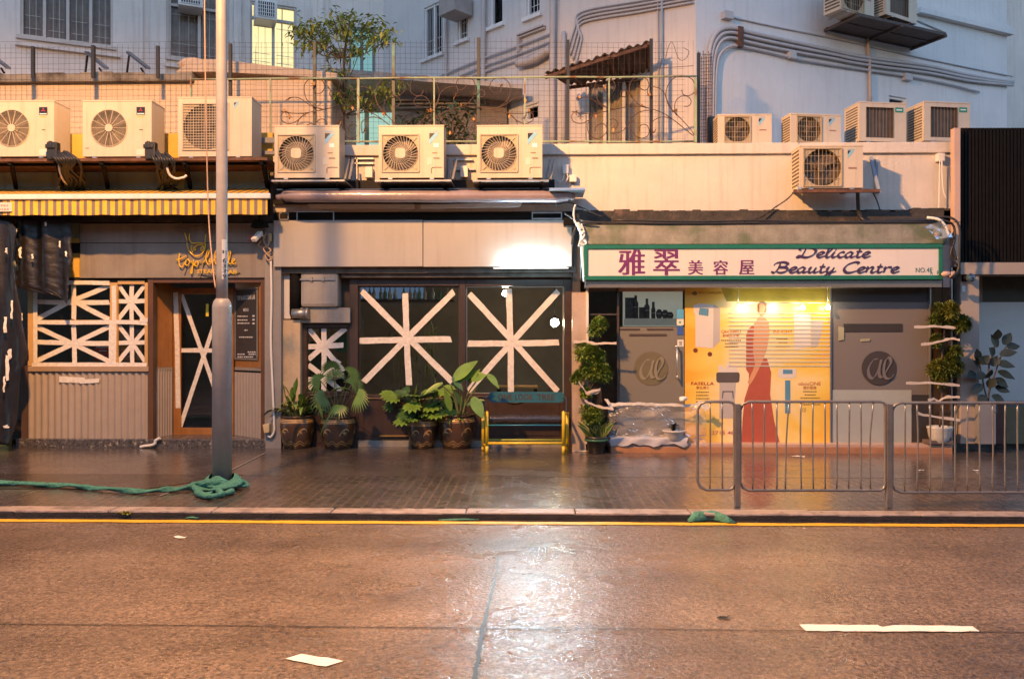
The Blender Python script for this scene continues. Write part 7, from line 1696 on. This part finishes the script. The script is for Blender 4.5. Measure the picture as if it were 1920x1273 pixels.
# ================================================================ black plastic hung up at the left
BAG = mat('black_bin_film', (.014, .011, .011), .38, .3, 6, .35, 9)
def film(pts_grid, Y, seed, am=.06, n=7):
    pts_grid = [[(p[0], p[1], 0) for p in r_] for r_ in pts_grid]; cols = [crom([r_[k] for r_ in pts_grid], 6) for k in range(4)]
    pts_grid = [[(cols[k][i][0], cols[k][i][1]) for k in range(4)] for i in range(len(cols[0]))]
    ph = random.Random(seed + 99); fz = [(ph.uniform(4, 13), ph.uniform(-1.6, 1.6), ph.uniform(0, 6)) for _ in range(6)]
    q = random.Random(seed); rows = []
    for r_ in pts_grid:
        P = crom([W(x, y, Y) for x, y in r_], n); rows.append([p + Vector((q.uniform(-.004, .004), sum(.022 * abs(math.sin(p.x * a_ + p.z * b_ + c_)) for a_, b_, c_ in fz) - .08 + q.uniform(-.006, .006), q.uniform(-.004, .004))) for i, p in enumerate(P)])
    m = MB(); m.sheet(rows); return m
m = film([[(28, 412), (60, 410), (95, 409), (130, 414)], [(24, 432), (58, 430), (96, 428), (134, 436)], [(30, 455), (60, 455), (94, 452), (133, 462)], [(26, 478), (58, 478), (95, 478), (136, 484)], [(30, 500), (60, 502), (96, 500), (132, 508)], [(28, 520), (62, 527), (98, 520), (130, 530)], [(34, 540), (66, 533), (104, 540), (130, 548)], [(110, 556), (116, 560), (122, 566), (128, 570)]], 11.32, 3)
tag(m.build('black_sheet', BAG, solid=.003), 'crumpled black plastic sheet hanging over the upper corner of the taped window', 'plastic sheet')
m = film([[(-60, 405), (-20, 405), (10, 410), (34, 430)], [(-62, 470), (-25, 470), (14, 472), (26, 478)], [(-60, 530), (-20, 532), (16, 535), (34, 540)], [(-62, 580), (-20, 585), (20, 588), (42, 600)], [(-60, 640), (-22, 640), (24, 650), (52, 668)], [(-62, 690), (-20, 690), (14, 690), (40, 700)], [(-60, 740), (-20, 745), (10, 748), (34, 760)], [(-62, 790), (-24, 790), (8, 792), (30, 800)], [(-60, 835), (-22, 832), (4, 834), (18, 836)]], 11.1, 5)
m2_ = m; tag(m2_.build('black_sheet', BAG, solid=.003), 'long black plastic sheet hanging down to the ground at the left edge', 'plastic sheet')
m = MB(); q = random.Random(15)
for px, py, w_, h_2 in ((38, 474, 4, 9), (61, 482, 3, 5), (12, 470, 3, 5), (10, 608, 5, 14), (22, 580, 3, 16), (18, 664, 6, 9), (14, 690, 5, 22), (8, 720, 3, 14), (11, 800, 8, 3), (112, 458, 2, 6), (124, 476, 3, 5), (40, 598, 4, 10), (86, 420, 3, 4)):
    c = W(px, py, 11.0 if px < 30 else 11.22); zig = [c + Vector((q.uniform(-.3, .3) * w_ * .006, -.012 * (k % 2), (.5 - k / 4) * h_2 * .016)) for k in range(5)]
    m.sheet([[p + Vector((-w_ * .0045 * q.uniform(.5, 1.2), 0, q.uniform(-.01, .01))) for p in zig], [p + Vector((w_ * .0045 * q.uniform(.4, 1.2), .008, q.uniform(-.01, .01))) for p in zig]])
struct(tag(m.build('tape_scraps', TAPE), 'torn scraps of pale tape stuck on the black plastic', 'tape'), 'stuff')

# ================================================================ clear plastic sheet, cloth, litter and netting
q = random.Random(25); rows = []
for i in range(26):
    y = 758 + i * 3.15; rows.append([W(1140 + j * 4.7 + q.uniform(-1.5, 1.5), y + q.uniform(-1, 1), 11.30 - .0022 * i + .026 * math.sin(j * .4 + i * .25 + 1.5 * math.sin(i * .3)) + q.uniform(-.0045, .0045)) for j in range(40)])
m = MB(); m.sheet(rows); m.sm = [False] * len(m.sm); tag(m.build('clear_sheet', glass('crumpled_clear_film', (.92, .92, .91), 1, .16, .2, (.60, .58, .56), .3)), 'crinkled clear plastic sheet taped across the lower left salon window', 'plastic sheet')
m = MB(); P = crom([W(1140, 759, 11.25), W(1180, 757, 11.25), W(1230, 758, 11.25), W(1285, 760, 11.25), W(1325, 757, 11.24)], 6); q5 = random.Random(3); m.sheet([[p + Vector((0, q5.uniform(-.006, .006), -.02 + q5.uniform(-.006, .006))) for p in P], [p + Vector((0, q5.uniform(-.006, .006), .02 + q5.uniform(-.006, .006))) for p in P]])
P = crom([W(1136, 748, 11.24), W(1143, 758, 11.24), W(1148, 768, 11.24)], 4); m.sheet([[p + Vector((-.025, 0, 0)) for p in P], [p + Vector((.025, -.004, 0)) for p in P]])
P = crom([W(1310, 753, 11.24), W(1318, 760, 11.24), W(1327, 768, 11.24)], 4); m.sheet([[p + Vector((-.03, 0, -.02)) for p in P], [p + Vector((.03, -.004, .03)) for p in P]])
tag(m.build('fixing_tape', TAPE), 'pale tape holding the clear plastic sheet to the salon window', 'tape')
m = MB(); rows = []
for i in range(9):
    f = i / 8; rows.append([Vector((GX(1142 + j * 8, 11.3) + .01 * math.sin(i * 2 + j), 11.41 - .215 * min(1, f * 2.2) + .012 * math.sin(j * 1.1 + i * .7), .285 + .004 * math.sin(j * 1.3 + i) - max(0, f - .45) * (.20 + .03 * math.sin(j * .8) + .025 * math.sin(j * 1.9 + 1)))) for j in range(19)])
m.sheet(rows); tag(m.build('white_cloth', mat('white_sheet', (.46, .44, .46), .4, .06, 4, .3, 12)), 'white sheet spread on the salon ledge under the china bowl', 'cloth')
m = MB(); m.ball(W(1281, 747, 11.2), .055, 10, 7, 1.1, .7, .6); m.ball(W(1279, 750, 11.18), .04, 9, 6, 1, .8, .7); tag(m.build('paper_wad', mat('paper_white', (.72, .70, .68), .5, .05, 4, .5, 14)), 'white paper wad stuck at the corner of the yellow poster', 'paper')
NET = mat('green_netting', (.055, .21, .155), .8, .35, 16, .9, 40)
nt_ = thing('green_net', 'green netting twisted into a rope along the pavement and knotted round the lamp post', 'netting', (PX_, PY_, PAV))
pts = []
for i, (px, py) in enumerate(((-320, 898), (-150, 902), (0, 907), (40, 908), (90, 911), (130, 912), (170, 916), (210, 919), (260, 923), (300, 921), (330, 919), (360, 915), (385, 913))):
    g_ = GR(px, py + 3); pts.append(Vector((g_.x, g_.y, PAV + .028 + .012 * (i % 2))))
P = crom(pts, 7); q = random.Random(33); rr_ = [max(.022, .030 + .012 * math.sin(i * .5) + q.uniform(-.005, .005) + (.014 if i > len(P) - 16 else 0)) for i in range(len(P))]
m = MB(); m.tube(P, rr_, 12)
for i, v in enumerate(m.v): r0_ = P[i // 12]; a_ = (i % 12) / 12 * 6.283; v += (v - r0_) * (.28 * math.sin(3 * a_ + (i // 12) * .55) + q.uniform(-.1, .1)); v.z = max(PAV + .006, PAV + (v.z - PAV) * .8)
m.build('rope', NET, nt_)
m = MB(); q = random.Random(37)
for k in range(3):                                  # loose folded bands round the foot of the post
    rows = []; n_ = 40; ph = k * 2.1
    for f in range(9):
        g_ = f / 8; row = []
        for i in range(n_ + 1):
            a = 2 * math.pi * i / n_; fold = .024 * math.sin(3 * a + ph + g_ * 4) + .010 * math.sin(6 * a - ph * 2 + g_ * 7); bulge = .75 * math.sin(math.pi * g_)
            rad_ = .118 + (.085 + .03 * k + .02 * math.sin(2 * a + ph)) * bulge + fold * bulge + .02 * k
            z_ = PAV + .012 + (.115 - .03 * k + .03 * math.sin(3 * a + ph)) * (1 - g_) + .014 * math.sin(4 * a + g_ * 9 + ph) * bulge
            row.append((PX_ + rad_ * math.cos(a) * 1.12, PY_ - .02 + rad_ * math.sin(a), z_))
        rows.append(row)
    m.sheet(rows)
for a, b_, c_ in (((362, 917), (378, 932), (398, 933)), ((368, 930), (392, 937), (418, 932)), ((405, 916), (416, 931), (436, 927))):
    ps_ = crom([GR(*p_) + Vector((0, 0, .035)) for p_ in (a, b_, c_)], 6); m.tube(ps_, [.030 + .005 * math.sin(i * .6) for i in range(len(ps_))], 8)
m.build('knot', NET, nt_)
def netscrap(name, label, pts, z, hh, wd_=.14):
    q = random.Random(len(label)); rows = []
    for f in (0, .33, .66, 1):
        rows.append([Vector(GR(x, y, 0)) + Vector((0, (f - .5) * -wd_, max(.012, z + hh * math.sin(math.pi * f) * (1 if 0 < i < len(pts) - 1 else 0) * q.uniform(.6, 1.2)))) for i, (x, y) in enumerate(pts)])
    m = MB(); m.sheet(rows); return tag(m.build(name, NET, solid=.004), label, 'netting')
netscrap('net_scrap', 'crumpled green net scrap lying at the kerb near the railing', [(1290, 979), (1300, 976), (1312, 976), (1324, 974), (1336, 974), (1348, 977), (1360, 979), (1378, 980)], .012, .075)
netscrap('net_scrap', 'flat thread of green net in the gutter in the middle of the kerb', [(822, 977), (845, 977), (870, 976), (898, 976)], .012, .008, .04)
netscrap('net_scrap', 'small flat green net thread in the gutter below the lamp post', [(348, 973), (360, 972), (372, 973)], .012, .008, .04)
q = random.Random(44)
def litter(px, py, w, h, label, z=PAV, m_=None, name='litter'):
    c = GR(px, py, z + .006); m = MB(); n_ = 9
    m.face([c + Vector((w * math.cos(2 * math.pi * i / n_) * q.uniform(.6, 1.1), h * math.sin(2 * math.pi * i / n_) * q.uniform(.6, 1.1), q.uniform(0, .012))) for i in range(n_)])
    return tag(m.build(name, m_ or WHITE), label, 'litter')
litter(338, 1007, .07, .03, 'white paper scrap lying on the road below the lamp post', 0)
litter(1497, 856, .10, .05, 'white crumpled paper on the footway behind the railing')
litter(1728, 882, .05, .02, 'small white scrap on the wet footway near the far railing panel'); litter(1830, 882, .05, .02, 'small white scrap on the footway close to the right edge')
litter(650, 840, .06, .02, 'yellowish leaf scrap on the footway between the glazed pots', PAV, mat('dead_leaf', (.4, .25, .06), .6)); litter(885, 843, .04, .03, 'small yellow leaf in front of the dragon pot', PAV, mat('yellow_leaf', (.5, .36, .05), .6))
litter(1092, 846, .16, .015, 'thin pale strip of tape on the footway beside the black plant pot')
litter(1357, 1158, .05, .02, 'dark patch of litter on the road near the long white dash', 0, JOINT)
m = MB(); ptube(m, [(263, 838), (272, 836), (282, 835), (290, 832), (292, 826), (300, 821)], 11.5, .022); m.ball(GR(275, 838) + Vector((0, 0, .03)), .05, 10, 6, 1.5, 1, .5); tag(m.build('twisted_tissue', mat('tissue', (.72, .66, .58), .6)), 'twisted white tissue lying against the granite step', 'litter')
m = MB(); q = random.Random(46)
for k in range(50): leaf(m, GR(236 + q.gauss(0, 4), 962 + q.gauss(0, 1.0), PAV - .02), (q.uniform(-1, 1), q.uniform(-1, 0), q.uniform(.3, 1.2)), q.uniform(.03, .07), .02, .5, .2, 3)
tag(m.build('weed', G3), 'small weed growing from the crack between kerb stones', 'weed')
